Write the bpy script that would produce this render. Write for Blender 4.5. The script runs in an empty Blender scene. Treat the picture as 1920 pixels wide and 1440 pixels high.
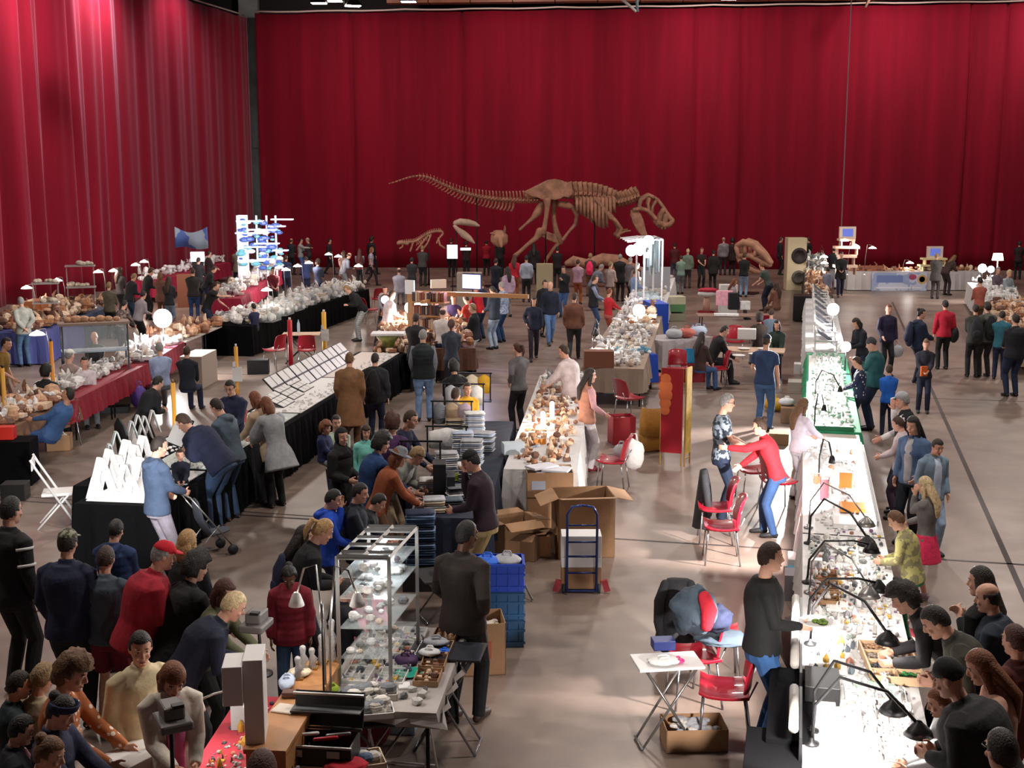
import bpy, bmesh, math, random
from mathutils import Vector, Matrix, Euler, noise
RND = random.Random(11)
PI = math.pi
col = bpy.context.scene.collection
# ------------------------------------------------------------ camera model
FPX, PITCH, CAMH = 2333.0, math.radians(9.5), 4.75
def P(x, y, z=0.0):
    """point of the real place seen at photo pixel (x, y) at height z"""
    a = (x-960)/FPX; b = (720-y)/FPX
    dy = math.cos(PITCH)+b*math.sin(PITCH); dz = -math.sin(PITCH)+b*math.cos(PITCH)
    t = (z-CAMH)/dz
    return Vector((a*t, dy*t, z))
def PD(x, y, Y):
    """point seen at pixel (x, y) at distance Y from the camera wall"""
    a = (x-960)/FPX; b = (720-y)/FPX
    dy = math.cos(PITCH)+b*math.sin(PITCH); dz = -math.sin(PITCH)+b*math.cos(PITCH)
    t = Y/dy
    return Vector((a*t, Y, CAMH+dz*t))
# ------------------------------------------------------------ materials
_m = {}
def srgb(c):
    if isinstance(c, str):
        c = tuple(int(c[i:i+2], 16)/255 for i in (0, 2, 4))
    return tuple((v/12.92 if v <= .04045 else ((v+.055)/1.055)**2.4) for v in c)
def mat(name, c, rough=.7, metal=0, bump=0, bscale=60, var=.0, vscale=6, emit=None, estr=0, trans=0, sheen=0, alpha=1, coat=0):
    key = (name, c, rough, metal, bump, emit, estr, trans, alpha)
    if key in _m: return _m[key]
    m = bpy.data.materials.new(name); m.use_nodes = True
    nt = m.node_tree; b = nt.nodes['Principled BSDF']
    rgb = srgb(c)
    b.inputs['Base Color'].default_value = (*rgb, 1)
    b.inputs['Roughness'].default_value = rough
    b.inputs['Metallic'].default_value = metal
    b.inputs['Transmission Weight'].default_value = trans
    b.inputs['Sheen Weight'].default_value = sheen
    b.inputs['Coat Weight'].default_value = coat
    b.inputs['Alpha'].default_value = alpha
    if emit is not None:
        b.inputs['Emission Color'].default_value = (*srgb(emit), 1)
        b.inputs['Emission Strength'].default_value = estr
    if var or bump:
        tc = nt.nodes.new('ShaderNodeTexCoord')
    if var:
        n = nt.nodes.new('ShaderNodeTexNoise'); n.inputs['Scale'].default_value = vscale; n.inputs['Detail'].default_value = 4
        nt.links.new(tc.outputs['Object'], n.inputs['Vector'])
        r = nt.nodes.new('ShaderNodeValToRGB')
        r.color_ramp.elements[0].position = .3; r.color_ramp.elements[1].position = .7
        r.color_ramp.elements[0].color = (*[max(0, v*(1-var)) for v in rgb], 1)
        r.color_ramp.elements[1].color = (*[min(1, v*(1+var)+.01*var) for v in rgb], 1)
        nt.links.new(n.outputs['Fac'], r.inputs['Fac']); nt.links.new(r.outputs['Color'], b.inputs['Base Color'])
    if bump:
        n2 = nt.nodes.new('ShaderNodeTexNoise'); n2.inputs['Scale'].default_value = bscale; n2.inputs['Detail'].default_value = 3
        nt.links.new(tc.outputs['Object'], n2.inputs['Vector'])
        bn = nt.nodes.new('ShaderNodeBump'); bn.inputs['Strength'].default_value = bump; bn.inputs['Distance'].default_value = .02
        nt.links.new(n2.outputs['Fac'], bn.inputs['Height']); nt.links.new(bn.outputs['Normal'], b.inputs['Normal'])
    _m[key] = m
    return m
def two_tone(name, c1, c2, kind='stripe', scale=10, axis=2, rough=.8):
    """woven / printed pattern: stripes, check, camouflage, dots"""
    key = (name, c1, c2, kind, scale, axis)
    if key in _m: return _m[key]
    m = bpy.data.materials.new(name); m.use_nodes = True
    nt = m.node_tree; b = nt.nodes['Principled BSDF']; b.inputs['Roughness'].default_value = rough
    tc = nt.nodes.new('ShaderNodeTexCoord'); r = nt.nodes.new('ShaderNodeValToRGB'); r.color_ramp.interpolation = 'CONSTANT'
    r.color_ramp.elements[0].color = (*srgb(c1), 1); r.color_ramp.elements[1].color = (*srgb(c2), 1)
    if kind == 'stripe':
        t = nt.nodes.new('ShaderNodeTexWave'); t.bands_direction = 'XYZ'[axis]; t.inputs['Scale'].default_value = scale
        r.color_ramp.elements[1].position = .5
    elif kind == 'check':
        t = nt.nodes.new('ShaderNodeTexChecker'); t.inputs['Scale'].default_value = scale; r.color_ramp.elements[1].position = .5
    elif kind == 'dots':
        t = nt.nodes.new('ShaderNodeTexVoronoi'); t.inputs['Scale'].default_value = scale; r.color_ramp.elements[1].position = .25
        r.color_ramp.elements[0].color, r.color_ramp.elements[1].color = (*srgb(c2), 1), (*srgb(c1), 1)
    else:
        t = nt.nodes.new('ShaderNodeTexNoise'); t.inputs['Scale'].default_value = scale; t.inputs['Detail'].default_value = 2
        r.color_ramp.elements[1].position = .5
    nt.links.new(tc.outputs['Object'], t.inputs['Vector'])
    nt.links.new(t.outputs['Distance' if kind == 'dots' else ('Fac' if 'Fac' in t.outputs else 'Color')], r.inputs['Fac'])
    nt.links.new(r.outputs['Color'], b.inputs['Base Color'])
    _m[key] = m
    return m
COL = dict(black='17171b', navy='1c2340', blue='24467a', bright='1f66d8', jeans='2a3f5c', light='7f97b8', pale='b9c6dc', grey='6f7278',
  dgrey='3a3b40', lgrey='a9aab0', white='e8e6e4', cream='d8cbb0', beige='b39b80', brown='6a4a38', dbrown='3c2a22', red='b3142a', maroon='6e1226',
  pink='e0408a', lpink='e6a6b4', hot='e8305e', green='2f7a5c', teal='2c8f92', olive='5f5f45', khaki='8a7b5a', purple='4a2a58', yellow='d8a52a',
  orange='d86a2a', salmon='c0665a', mint='8fd8d0', tan='a5774f', denim='54708f', steel='4a5f7d', slate='44525f', mauve='b9a3b4', rust='8f4a2a', char='27282d')
def C(c): return COL.get(c, c)
def cloth_m(c): 
    if c in PATT: return two_tone('fabric_'+c, *PATT[c])
    return mat('fabric_'+str(c), C(c), .85, bump=.25, bscale=25, var=.18, vscale=9)
PATT = dict(stripes=('d9d9d4', '4a4f5a', 'stripe', 9, 2), camo=('8c8560', 'b8b070', 'noise', 14, 2), camocap=('4a4a3a', '9a9a86', 'noise', 30, 2),
  plaid=('b03a4a', 'd8cfc4', 'check', 14, 2), print=('26303c', '8a97a5', 'noise', 16, 2), quilt=('1d2126', '2c3138', 'stripe', 8, 2),
  floral=('4a3f3c', '8d7a70', 'noise', 18, 2), dots=('20284a', 'e8e6e4', 'dots', 16, 2), orangedot=('b3683a', 'e8ddd0', 'dots', 16, 2), scales=('6b7a96', 'a6b2c8', 'noise', 26, 2))
# ------------------------------------------------------------ mesh builder
class MB:
    def __init__(s): s.v = []; s.f = []; s.mi = []; s.cur = 0
    def add(s, vs, fs):
        o = len(s.v); s.v += [Vector(v) for v in vs]; s.f += [tuple(i+o for i in f) for f in fs]; s.mi += [s.cur]*len(fs)
        return s
    def box(s, c, d, rz=0, M=None):
        c = Vector(c); R = Matrix.Rotation(rz, 3, 'Z') if M is None else M
        vs = [c+R@Vector((x*d[0]/2, y*d[1]/2, z*d[2]/2)) for z in (-1, 1) for y in (-1, 1) for x in (-1, 1)]
        return s.add(vs, [(0, 2, 3, 1), (4, 5, 7, 6), (0, 1, 5, 4), (2, 6, 7, 3), (0, 4, 6, 2), (1, 3, 7, 5)])
    def rings(s, rs, cap=True, closed=False):
        n = len(rs[0]); vs = [p for r in rs for p in r]; fs = []
        m = len(rs)
        for i in range(m if closed else m-1):
            j = (i+1) % m
            for k in range(n):
                l = (k+1) % n
                fs.append((i*n+k, i*n+l, j*n+l, j*n+k))
        if cap and not closed: fs += [tuple(range(n))[::-1], tuple((m-1)*n+k for k in range(n))]
        return s.add(vs, fs)
    def tube(s, pts, rad, seg=10, cap=True, side=None, round_=False):
        """tapered tube through points; rad = number, list of numbers or list of (side, front) pairs"""
        pts = [Vector(p) for p in pts]; n = len(pts)
        if not isinstance(rad, (list, tuple)): rad = [rad]*n
        rad = [(r, r) if not isinstance(r, (list, tuple)) else r for r in rad]
        if round_:
            d0 = (pts[0]-pts[1]).normalized(); d1 = (pts[-1]-pts[-2]).normalized()
            a, b = rad[0], rad[-1]
            pts = [pts[0]+d0*a[0]*.8, pts[0]+d0*a[0]*.5]+pts+[pts[-1]+d1*b[0]*.5, pts[-1]+d1*b[0]*.8]
            rad = [(a[0]*.35, a[1]*.35), (a[0]*.8, a[1]*.8)]+rad+[(b[0]*.8, b[1]*.8), (b[0]*.35, b[1]*.35)]
            n += 4
        ref = Vector(side) if side is not None else None
        rs = []; px = None
        for i, p in enumerate(pts):
            t = (pts[min(i+1, n-1)]-pts[max(i-1, 0)])
            t = t.normalized() if t.length > 1e-9 else Vector((0, 0, 1))
            if ref is not None: x = ref-t*ref.dot(t)
            elif px is not None: x = px-t*px.dot(t)
            else:
                a = Vector((1, 0, 0)) if abs(t.x) < .8 else Vector((0, 1, 0)); x = a-t*a.dot(t)
            if x.length < 1e-6: x = Vector((0, 1, 0))-t*t.y
            x.normalize(); px = x; y = t.cross(x)
            a, b = rad[i]
            rs.append([p+x*math.cos(2*PI*k/seg)*a+y*math.sin(2*PI*k/seg)*b for k in range(seg)])
        return s.rings(rs, cap)
    def ell(s, c, r, u=12, v=8, M=None, fn=None):
        c = Vector(c); r = r if isinstance(r, (list, tuple)) else (r, r, r); R = M if M is not None else Matrix.Identity(3)
        vs = []; fs = []
        def pt(th, ph):
            d = Vector((math.sin(th)*math.cos(ph), math.sin(th)*math.sin(ph), math.cos(th)))
            k = fn(d) if fn else 1
            return c+R@Vector((d.x*r[0]*k, d.y*r[1]*k, d.z*r[2]*k))
        vs.append(pt(0, 0))
        for i in range(1, v):
            for k in range(u): vs.append(pt(PI*i/v, 2*PI*k/u))
        vs.append(pt(PI, 0))
        for k in range(u): fs.append((0, 1+k, 1+(k+1) % u))
        for i in range(v-2):
            for k in range(u):
                a = 1+i*u+k; b = 1+i*u+(k+1) % u
                fs.append((a, a+u, b+u, b))
        L = len(vs)-1
        for k in range(u): fs.append((L, L-u+(k+1) % u, L-u+k))
        return s.add(vs, fs)
    def prism(s, pts, vec):
        """closed outline (3D points) swept along vec"""
        pts = [Vector(p) for p in pts]; v = Vector(vec); n = len(pts)
        return s.add(pts+[p+v for p in pts], [tuple(range(n))[::-1], tuple(range(n, 2*n))]+[(k, (k+1) % n, n+(k+1) % n, n+k) for k in range(n)])
    def lathe(s, c, prof, seg=20, M=None):
        c = Vector(c); R = M if M is not None else Matrix.Identity(3)
        return s.rings([[c+R@Vector((r*math.cos(2*PI*k/seg), r*math.sin(2*PI*k/seg), z)) for k in range(seg)] for r, z in prof])
    def build(s, name, m, parent=None, smooth=False, bevel=0, loc=None, rz=0):
        me = bpy.data.meshes.new(name); me.from_pydata([tuple(v) for v in s.v], [], s.f)
        ms = m if isinstance(m, (list, tuple)) else [m]
        for x in ms: me.materials.append(x)
        if len(ms) > 1: me.polygons.foreach_set('material_index', s.mi)
        bm = bmesh.new(); bm.from_mesh(me); bmesh.ops.recalc_face_normals(bm, faces=bm.faces); bm.to_mesh(me); bm.free()
        if smooth: me.polygons.foreach_set('use_smooth', [True]*len(me.polygons))
        o = bpy.data.objects.new(name, me); col.objects.link(o)
        if parent is not None: o.parent = parent
        if loc is not None: o.location = loc
        o.rotation_euler.z = rz
        if bevel:
            b = o.modifiers.new('bevel', 'BEVEL'); b.width = bevel; b.segments = 2; b.limit_method = 'ANGLE'
        return o
def root(name, loc, rz=0, label=None, cat=None, group=None):
    o = bpy.data.objects.new(name, None); col.objects.link(o); o.location = loc; o.rotation_euler.z = rz
    o.empty_display_size = .1
    return tag(o, label, cat, group)
def tag(o, label=None, cat=None, group=None, kind=None):
    if label: o['label'] = label
    if cat: o['category'] = cat
    if group: o['group'] = group
    if kind: o['kind'] = kind
    return o
def S(o): o['kind'] = 'structure'; return o
def dup(o, loc, rz=None, label=None, group=None, scale=None, parent=None):
    c = o.copy(); col.objects.link(c)
    if parent is None:
        c.location = loc
        if rz is not None: c.rotation_euler = (0, 0, rz)
        if scale: c.scale = (scale,)*3 if not isinstance(scale, tuple) else scale
        if label: c['label'] = label
        if group: c['group'] = group
        elif 'group' in c and group == '': del c['group']
    else: c.parent = parent
    for ch in [x for x in KIDS.get(o.name, [])]: dup(ch, None, parent=c)
    return c
KIDS = {}
def proto(o):
    """remember a thing's children once so copies can be made quickly"""
    def rec(x):
        KIDS[x.name] = [y for y in col.objects if y.parent == x]
        for y in KIDS[x.name]: rec(y)
    rec(o); return o
REMESH = []
def remesh(o, vox, smooth=2):
    REMESH.append((o, vox, smooth)); return o
def bake_remesh():
    for o, vox, sm in REMESH:
        r = o.modifiers.new('r', 'REMESH'); r.mode = 'VOXEL'; r.voxel_size = vox; r.use_smooth_shade = True
        if sm:
            s = o.modifiers.new('s', 'SMOOTH'); s.iterations = sm; s.factor = .5
    bpy.context.view_layer.update()
    dg = bpy.context.evaluated_depsgraph_get(); done = {}
    for o, vox, sm in REMESH:
        me = bpy.data.meshes.new_from_object(o.evaluated_get(dg))
        old = o.data; mats = list(old.materials)
        o.modifiers.clear(); o.data = me
        me.materials.clear()
        for m in mats: me.materials.append(m)
        me.polygons.foreach_set('use_smooth', [True]*len(me.polygons))
        if len(mats) > 1: me.polygons.foreach_set('material_index', [0]*len(me.polygons))
# ------------------------------------------------------------ people
def ik(a, b, l1, l2, pole):
    a = Vector(a); b = Vector(b); d = b-a; L = d.length
    if L > (l1+l2)*.985: b = a+d*((l1+l2)*.985/L); d = b-a; L = d.length
    if L < abs(l1-l2)+.02: L = abs(l1-l2)+.02
    c = (l1*l1-l2*l2+L*L)/(2*L); h = math.sqrt(max(0, l1*l1-c*c)); n = d.normalized()
    p = Vector(pole); p = p-n*p.dot(n)
    if p.length < 1e-6: p = Vector((0, 0, -1))
    return a+n*c+p.normalized()*h, b
SKIN = dict(fair='d9a48c', mid='c08a6e', tan='9c6a4e', dark='6a4230')
HAIRC = dict(black='15110f', dark='241813', brown='3d2719', light='6e4c30', blond='b08a58', pale='cdb48a', grey='8d8a88', white='cfc9c2', ginger='7a4628', red='4a241a', sandy='8f7350')
def torso_path(sp, z0, z1):
    return sp(z0), sp(z1)
def make_person(hx, hy, H=1.72, face=0, top='jacket', tc='navy', low='trousers', lc='jeans', hair='short', hc='brown', skin='fair', arms='down',
                lean=0, look=0, nod=8, stance='stand', label='', seat=.46, fy=None, hat=None, hatc='black', shoes='black', fat=1.0, group=None, female=False,
                bag=None, bagc='black', z0=0.0, trim=None, step=0, tilt=0):
    """one person: body, clothing and hair as children of an empty at the feet. (hx, hy) = where the crown of the head is seen"""
    child = H < 1.45
    hs = 1.0 if not child else 1.0+.42*(1.45-H)
    s = H/1.75
    hsz = s*hs                          # head size factor
    body_h = (H-.235*hsz)/(1.75-.235)    # scale for everything below the chin
    k = body_h
    L = math.radians(lean); sit = stance == 'sit'
    hipz = .93*k if not sit else seat+.10*k
    if stance == 'kneel': hipz = .55*k
    if stance == 'bend': hipz = .88*k
    hipy = -.22*math.sin(L)*k*.9 if not sit else 0
    hip = Vector((0, hipy, hipz))
    ax = Vector((0, math.sin(L), math.cos(L)))          # spine direction
    bx = Vector((1, 0, 0)); fw = Vector((0, math.cos(L), -math.sin(L)))
    curve = .10*math.sin(L)
    def sp(z, x=0, y=0):                 # z = standing height of a torso point (for a 1.75 m person)
        h = (z-.93)*k
        return hip+ax*h+fw*(y*k)+Vector((x*k, 0, 0))+Vector((0, curve*(h/.5)**2*.5 if h > 0 else 0, -curve*(h/.5)**2*.3 if h > 0 else 0))
    w = (.93 if female else 1.0)*fat
    sh = .170*(.92 if female else 1.0)*(.55+.45*fat)
    if child: sh *= .95
    seg = 22
    def torso(mb, e, z_lo, z_hi=1.505, flare=0, quilt=0):
        prof = [(.72, .165, .115), (.82, .172, .122), (.92, .170, .122), (1.0, .155, .112), (1.08, .143, .105), (1.18, .152, .115), (1.28, .168, .125), (1.36, .176, .122), (1.42, .165, .105), (1.465, .12, .082), (1.505, .07, .068)]
        if female: prof = [(z, a*(1.02 if z < 1 else .9), b*(1.08 if 1.2 < z < 1.33 else .97)) for z, a, b in prof]
        zs = []
        pts, rad = [], []
        n = 22
        for i in range(n+1):
            z = z_lo+(z_hi-z_lo)*i/n
            zz = max(z, .72)
            for j in range(len(prof)-1):
                if prof[j][0] <= zz <= prof[j+1][0]: break
            t = min(1, max(0, (zz-prof[j][0])/(prof[j+1][0]-prof[j][0])))
            a = prof[j][1]*(1-t)+prof[j+1][1]*t; b = prof[j][2]*(1-t)+prof[j+1][2]*t
            ee = e*(1 if z < 1.42 else .6)
            if z < 1.0 and flare: ee += flare*(1.0-z)
            q = quilt*abs(math.sin(z*PI/.085)) if quilt and z < 1.42 else 0
            pts.append(sp(z)); rad.append(((a*w+ee+q)*k, (b*w*(1.0 if fat <= 1 else 1+(fat-1)*.8)+ee+q)*k))
        mb.tube(pts, rad, seg, side=bx)
    shL = [sp(1.425, sd*sh) for sd in (-1, 1)]
    # ---- arms
    A = arms.split('/') if isinstance(arms, str) else arms
    if len(A) == 1: A = [A[0], A[0]]
    arm = []
    for i, sd in enumerate((-1, 1)):
        a = A[i]; so = shL[i]
        up = 0 if not sit else hipz-.93*k
        T = {'down': so+Vector((sd*.07*k, .05*k, -.52*k)), 'table': Vector((sd*.13*k, hipy+.52*k, .98*k+up)), 'hold': Vector((sd*.07*k, hipy+.33*k+ax.y*.2*k, 1.06*k+up)),
             'face': sp(1.52, sd*.05, .17), 'cross': sp(1.17, -sd*.10, .19), 'hip': sp(1.02, sd*.2, .02), 'back': sp(1.0, sd*.04, -.17), 'phone': sp(1.3, sd*.05, .36),
             'pocket': sp(.93, sd*.2, .1), 'lap': sp(.99, sd*.1, .33), 'reach': so+Vector((-sd*.02, .55*k, -.10*k)), 'swing': so+Vector((sd*.05*k, -.16*k, -.47*k)), 'fore': so+Vector((sd*.05*k, .24*k, -.42*k)),
             'up': so+Vector((sd*.1*k, .30*k, .32*k)), 'chest': sp(1.3, sd*.03, .2), 'side': so+Vector((sd*.42*k, .28*k, -.12*k)), 'carry': sp(1.08, sd*.1, .22), 'knee': sp(.93, sd*.13, .42)}[a] if isinstance(a, str) else Vector(a)
        el, wr = ik(so, T, .285*k, .255*k, Vector((sd*.34, -.6, -.55)))
        arm.append((so, el, wr))
    # ---- legs
    legs = []
    for sd in (-1, 1):
        h = hip+Vector((sd*.088*k*w, 0, -.03*k))
        if sit: f = Vector((sd*.11*k, hipy+.46*k+(step*.3 if sd > 0 else 0), .075*k)); pole = Vector((0, .6, 1))
        elif stance == 'walk': f = Vector((sd*.085*k, .27*k*(sd*(step or 1)), .075*k+(.04 if sd*(step or 1) < 0 else 0))); pole = Vector((0, 1, .1))
        elif stance == 'kneel': f = Vector((sd*.14*k, -.25*k, .09*k)); pole = Vector((0, 1, -.2))
        elif stance == 'recline': f = Vector((sd*.1*k, .8*k, .09*k)); pole = Vector((0, 0, 1))
        else: f = Vector((sd*.105*k, .02+(.1*k*sd*step), .075*k)); pole = Vector((0, 1, 0))
        kn, an = ik(h, f, .435*k, .43*k, pole)
        legs.append((h, kn, an))
    # ---- head frame
    hp = math.radians(-nod)-L*.75; yaw = math.radians(-look); rl = math.radians(tilt)
    HR = Matrix.Rotation(yaw, 3, 'Z')@Matrix.Rotation(hp, 3, 'X')@Matrix.Rotation(rl, 3, 'Y')
    nb = sp(1.475)
    nt_ = nb+(ax*.55+HR@Vector((0, .12, .5))).normalized()*.085*k
    hcn = nt_+HR@Vector((0, .018, .098))*hsz
    top_pt = max((hcn+HR@Vector((0, -.02, .118))*hsz), (hcn+HR@Vector((0, -.05, .105))*hsz), key=lambda v: v.z)
    htop = top_pt.z+(.012 if hair not in ('bald', 'none') else 0)
    # ---- placement: the crown has to stand on the line of sight through (hx, hy)
    a = (hx-960)/FPX; b = (720-hy)/FPX
    dy = math.cos(PITCH)+b*math.sin(PITCH); dz = -math.sin(PITCH)+b*math.cos(PITCH)
    t = (htop+z0-CAMH)/dz
    fr = -math.radians(face); R2 = Matrix.Rotation(fr, 3, 'Z')
    off = R2@Vector((top_pt.x, top_pt.y, 0)); t = min(t, 60.5/dy)
    base = Vector((a*t-off.x, dy*t-off.y, z0))
    dist = base.y
    r = root('person', base, fr, label, 'person', group)
    near = dist < 20; mid = dist < 32
    vox = .0075 if dist < 13 else (.010 if near else (.016 if mid else .026))
    if child: vox *= .85
    hseg = 16 if near else 10
    # ---- body
    m = MB()
    torso(m, -.034, .87, z_hi=1.44)
    m.tube([sp(1.42), nb, nt_, hcn+HR@Vector((0, -.01, -.03))*hsz], [.062*k, .056*k, .052*k, .05*hsz], 10, round_=True)
    def ring(z, hw, yf, yb, n=hseg):
        o = []
        for q in range(n):
            t2 = 2*PI*q/n; c_, s_ = math.cos(t2), math.sin(t2)
            y = (yf if s_ > 0 else yb)*s_
            o.append(hcn+HR@(Vector((hw*c_*(1-.12*max(0, s_)), y, z))*hsz))
        return o
    m.rings([ring(*q) for q in ((-.118, .022, .078, .0), (-.108, .038, .088, .02), (-.085, .052, .09, .05), (-.055, .062, .089, .075), (-.02, .069, .088, .088), (.01, .073, .086, .094), (.04, .074, .09, .097), (.07, .070, .083, .092), (.095, .056, .064, .074), (.112, .034, .036, .048), (.118, .012, .012, .02))])
    if mid:
        m.tube([hcn+HR@Vector((0, .085, .022))*hsz, hcn+HR@Vector((0, .108, -.022))*hsz, hcn+HR@Vector((0, .09, -.034))*hsz], [.009*hsz, .0145*hsz, .011*hsz], 8, round_=True)
        for sd in (-1, 1):
            m.ell(hcn+HR@Vector((sd*.074, -.008, -.005))*hsz, (.011*hsz, .02*hsz, .031*hsz), 8, 6, M=HR)
            m.ell(hcn+HR@Vector((sd*.032, .080, .034))*hsz, (.024*hsz, .010*hsz, .007*hsz), 8, 5, M=HR)   # brow
            m.ell(hcn+HR@Vector((sd*.036, .070, -.03))*hsz, (.022*hsz, .018*hsz, .02*hsz), 8, 5, M=HR)     # cheek
        m.ell(hcn+HR@Vector((0, .084, -.094))*hsz, (.02*hsz, .014*hsz, .013*hsz), 8, 5, M=HR)             # chin
        m.ell(hcn+HR@Vector((0, .088, -.062))*hsz, (.024*hsz, .009*hsz, .009*hsz), 8, 5, M=HR)            # lips
    for i, (so, el, wr) in enumerate(arm):
        sd = (-1, 1)[i]
        m.tube([so.lerp(el, .14), so.lerp(el, .5), el, el.lerp(wr, .45), wr], [.036*k, .042*k, .036*k, .037*k, .026*k], 10, round_=True)
        fd = (wr-el).normalized(); pn = Vector((sd, 0, 0))-fd*fd.x*sd
        pn = pn.normalized() if pn.length > .1 else Vector((0, 0, 1))          # out of the back of the hand
        th = fd.cross(pn)*(-sd)
        if th.z < 0 and abs(fd.z) < .8: th = -th
        if abs(fd.z) >= .8 and th.y < 0: th = -th
        pm = wr+fd*.055*k
        m.tube([wr-fd*.01*k, wr+fd*.03*k, wr+fd*.085*k], [(.024*k, .018*k), (.036*k, .016*k), (.041*k, .014*k)], 10, side=th)
        if near:
            for q, (off_, ln) in enumerate(((.030, .072), (.010, .080), (-.010, .075), (-.030, .058))):
                p0 = wr+fd*.082*k+th*off_*k
                p1 = p0+(fd*.96-pn*.25).normalized()*ln*.42*k
                p2 = p1+(fd*.75-pn*.65).normalized()*ln*.33*k
                p3 = p2+(fd*.35-pn*.93).normalized()*ln*.25*k
                m.tube([p0-fd*.012*k, p0, p1, p2, p3], [.0098*k, .0095*k, .009*k, .0085*k, .0075*k], 7, round_=True)
            q0 = wr+fd*.02*k+th*.028*k; q1 = q0+(fd*.6+th*.75-pn*.2).normalized()*.038*k; q2 = q1+(fd*.85+th*.25-pn*.35).normalized()*.032*k
            m.tube([q0, q1, q2], [.013*k, .0108*k, .0088*k], 7, round_=True)
        else:
            m.tube([wr+fd*.07*k, wr+fd*.13*k-pn*.01*k, wr+fd*.16*k-pn*.03*k], [(.04*k, .014*k), (.036*k, .013*k), (.024*k, .011*k)], 8, side=th)
            m.tube([wr+fd*.02*k+th*.02*k, wr+fd*.06*k+th*.05*k, wr+fd*.085*k+th*.055*k], [.013*k, .012*k, .01*k], 6)
    for (h, kn, an) in legs:
        m.tube([h, h.lerp(kn, .4), kn, kn.lerp(an, .35), an, an+Vector((0, 0, -.03*k))], [.078*k*w, .068*k*w, .048*k, .050*k, .034*k, .036*k], 10, round_=True)
        m.tube([an+Vector((0, -.03*k, -.035*k)), an+Vector((0, .1*k, -.045*k)), an+Vector((0, .16*k, -.05*k))], [.034*k, .034*k, .024*k], 8, round_=True)
    bo = m.build('body', mat('skin_'+skin, SKIN[skin], .55, var=.08, vscale=12), r, True)
    remesh(bo, vox, 1 if near else 1)
    # ---- face
    facing_cam = True
    if near:
        e = MB()
        for sd in (-1, 1): e.ell(hcn+HR@Vector((sd*.031, .0795, .016))*hsz, (.0125*hsz, .0075*hsz, .0065*hsz), 10, 6, M=HR)
        e.cur = 1
        for sd in (-1, 1): e.ell(hcn+HR@Vector((sd*.031, .0838, .0155))*hsz, (.006*hsz, .0045*hsz, .0058*hsz), 8, 5, M=HR)
        for sd in (-1, 1): e.tube([hcn+HR@Vector((sd*.016, .0865, .037))*hsz, hcn+HR@Vector((sd*.034, .0865, .042))*hsz, hcn+HR@Vector((sd*.05, .075, .035))*hsz], [.0025*hsz, .0035*hsz, .0015*hsz], 5)
        e.build('eyes', [mat('eye_white', 'cfc7c0', .3), mat('eye_dark', '1c1412', .3)], r, True)
        e = MB(); e.tube([hcn+HR@Vector((-.023, .0885, -.062))*hsz, hcn+HR@Vector((0, .0975, -.063))*hsz, hcn+HR@Vector((.023, .0885, -.062))*hsz], [(.002*hsz, .002*hsz), (.005*hsz, .006*hsz), (.002*hsz, .002*hsz)], 6)
        e.build('mouth', mat('lip', '8e4a44' if skin != 'dark' else '4a2622', .5), r, True)
    # ---- garments
    bulky = {'jacket': .022, 'puffer': .034, 'coat': .028, 'shirt': .010, 'tee': .008, 'sweater': .018, 'hoodie': .022, 'vest': .026, 'dress': .012, 'longcoat': .026, 'polo': .009, 'shawl': .04, 'none': 0}[top]
    lo = {'jacket': .84, 'puffer': .83, 'coat': .70, 'shirt': .88, 'tee': .87, 'sweater': .86, 'hoodie': .84, 'vest': .84, 'dress': .52, 'longcoat': .50, 'polo': .88, 'shawl': .62, 'none': .9}[top]
    if sit or stance in ('kneel', 'recline'): lo = max(lo, .86)
    quilt = .010 if top == 'puffer' or top == 'vest' else 0
    g = MB()
    torso(g, bulky, lo, flare={'coat': .10, 'dress': .22, 'longcoat': .16, 'shawl': .25}.get(top, .03), quilt=quilt, z_hi=1.49)
    if top in ('jacket', 'puffer', 'coat', 'longcoat', 'hoodie', 'sweater', 'polo', 'vest'):
        g.tube([sp(1.45), sp(1.50, 0, .005), sp(1.525, 0, .01)], [(.085*k, .08*k), (.072*k, .07*k), (.07*k, .068*k)] if top != 'sweater' else [.08*k, .068*k, .062*k], 12, side=bx)
    if top in ('hoodie', 'puffer') and hat != 'hood':
        g.tube([sp(1.50, -.09, -.02), sp(1.455, -.06, -.10), sp(1.44, 0, -.125), sp(1.455, .06, -.10), sp(1.50, .09, -.02)], [.03*k, .042*k, .048*k, .042*k, .03*k], 10, round_=True)
    short = top in ('tee', 'polo', 'vest')
    frac = .62 if top != 'vest' else 0
    for i, (so, el, wr) in enumerate(arm):
        sb = bulky
        if top == 'vest':
            continue
        sd = (-1, 1)[i]; s0 = sp(1.40, sd*sh*.45); s1 = so+ax*(-.004*k)-bx*(sd*.035*k); s2 = so.lerp(el, .10)+bx*(sd*.004*k)
        if short: ptsA = [s0, s1, s2, so.lerp(el, .4), so.lerp(el, frac+.08)]; rA = [.05*k, (.054+sb)*k, (.058+sb)*k, (.057+sb)*k, (.056+sb)*k]
        else: 
            q = quilt
            ptsA = [s0, s1, s2, so.lerp(el, .33), so.lerp(el, .66), el, el.lerp(wr, .33), el.lerp(wr, .66), wr]
            rA = [.05*k, (.052+sb)*k, (.056+sb)*k, (.052+sb*.8+q)*k, (.048+sb*.8)*k, (.044+sb*.8+q)*k, (.041+sb*.7)*k, (.037+sb*.7+q)*k, (.030+sb*.5)*k]
        g.tube(ptsA, rA, 16, round_=False)
    if top == 'shawl':
        for i, (so, el, wr) in enumerate(arm): g.tube([so, el, el.lerp(wr, .5)], [.09*k, .13*k, .10*k], 10, round_=True)
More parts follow.
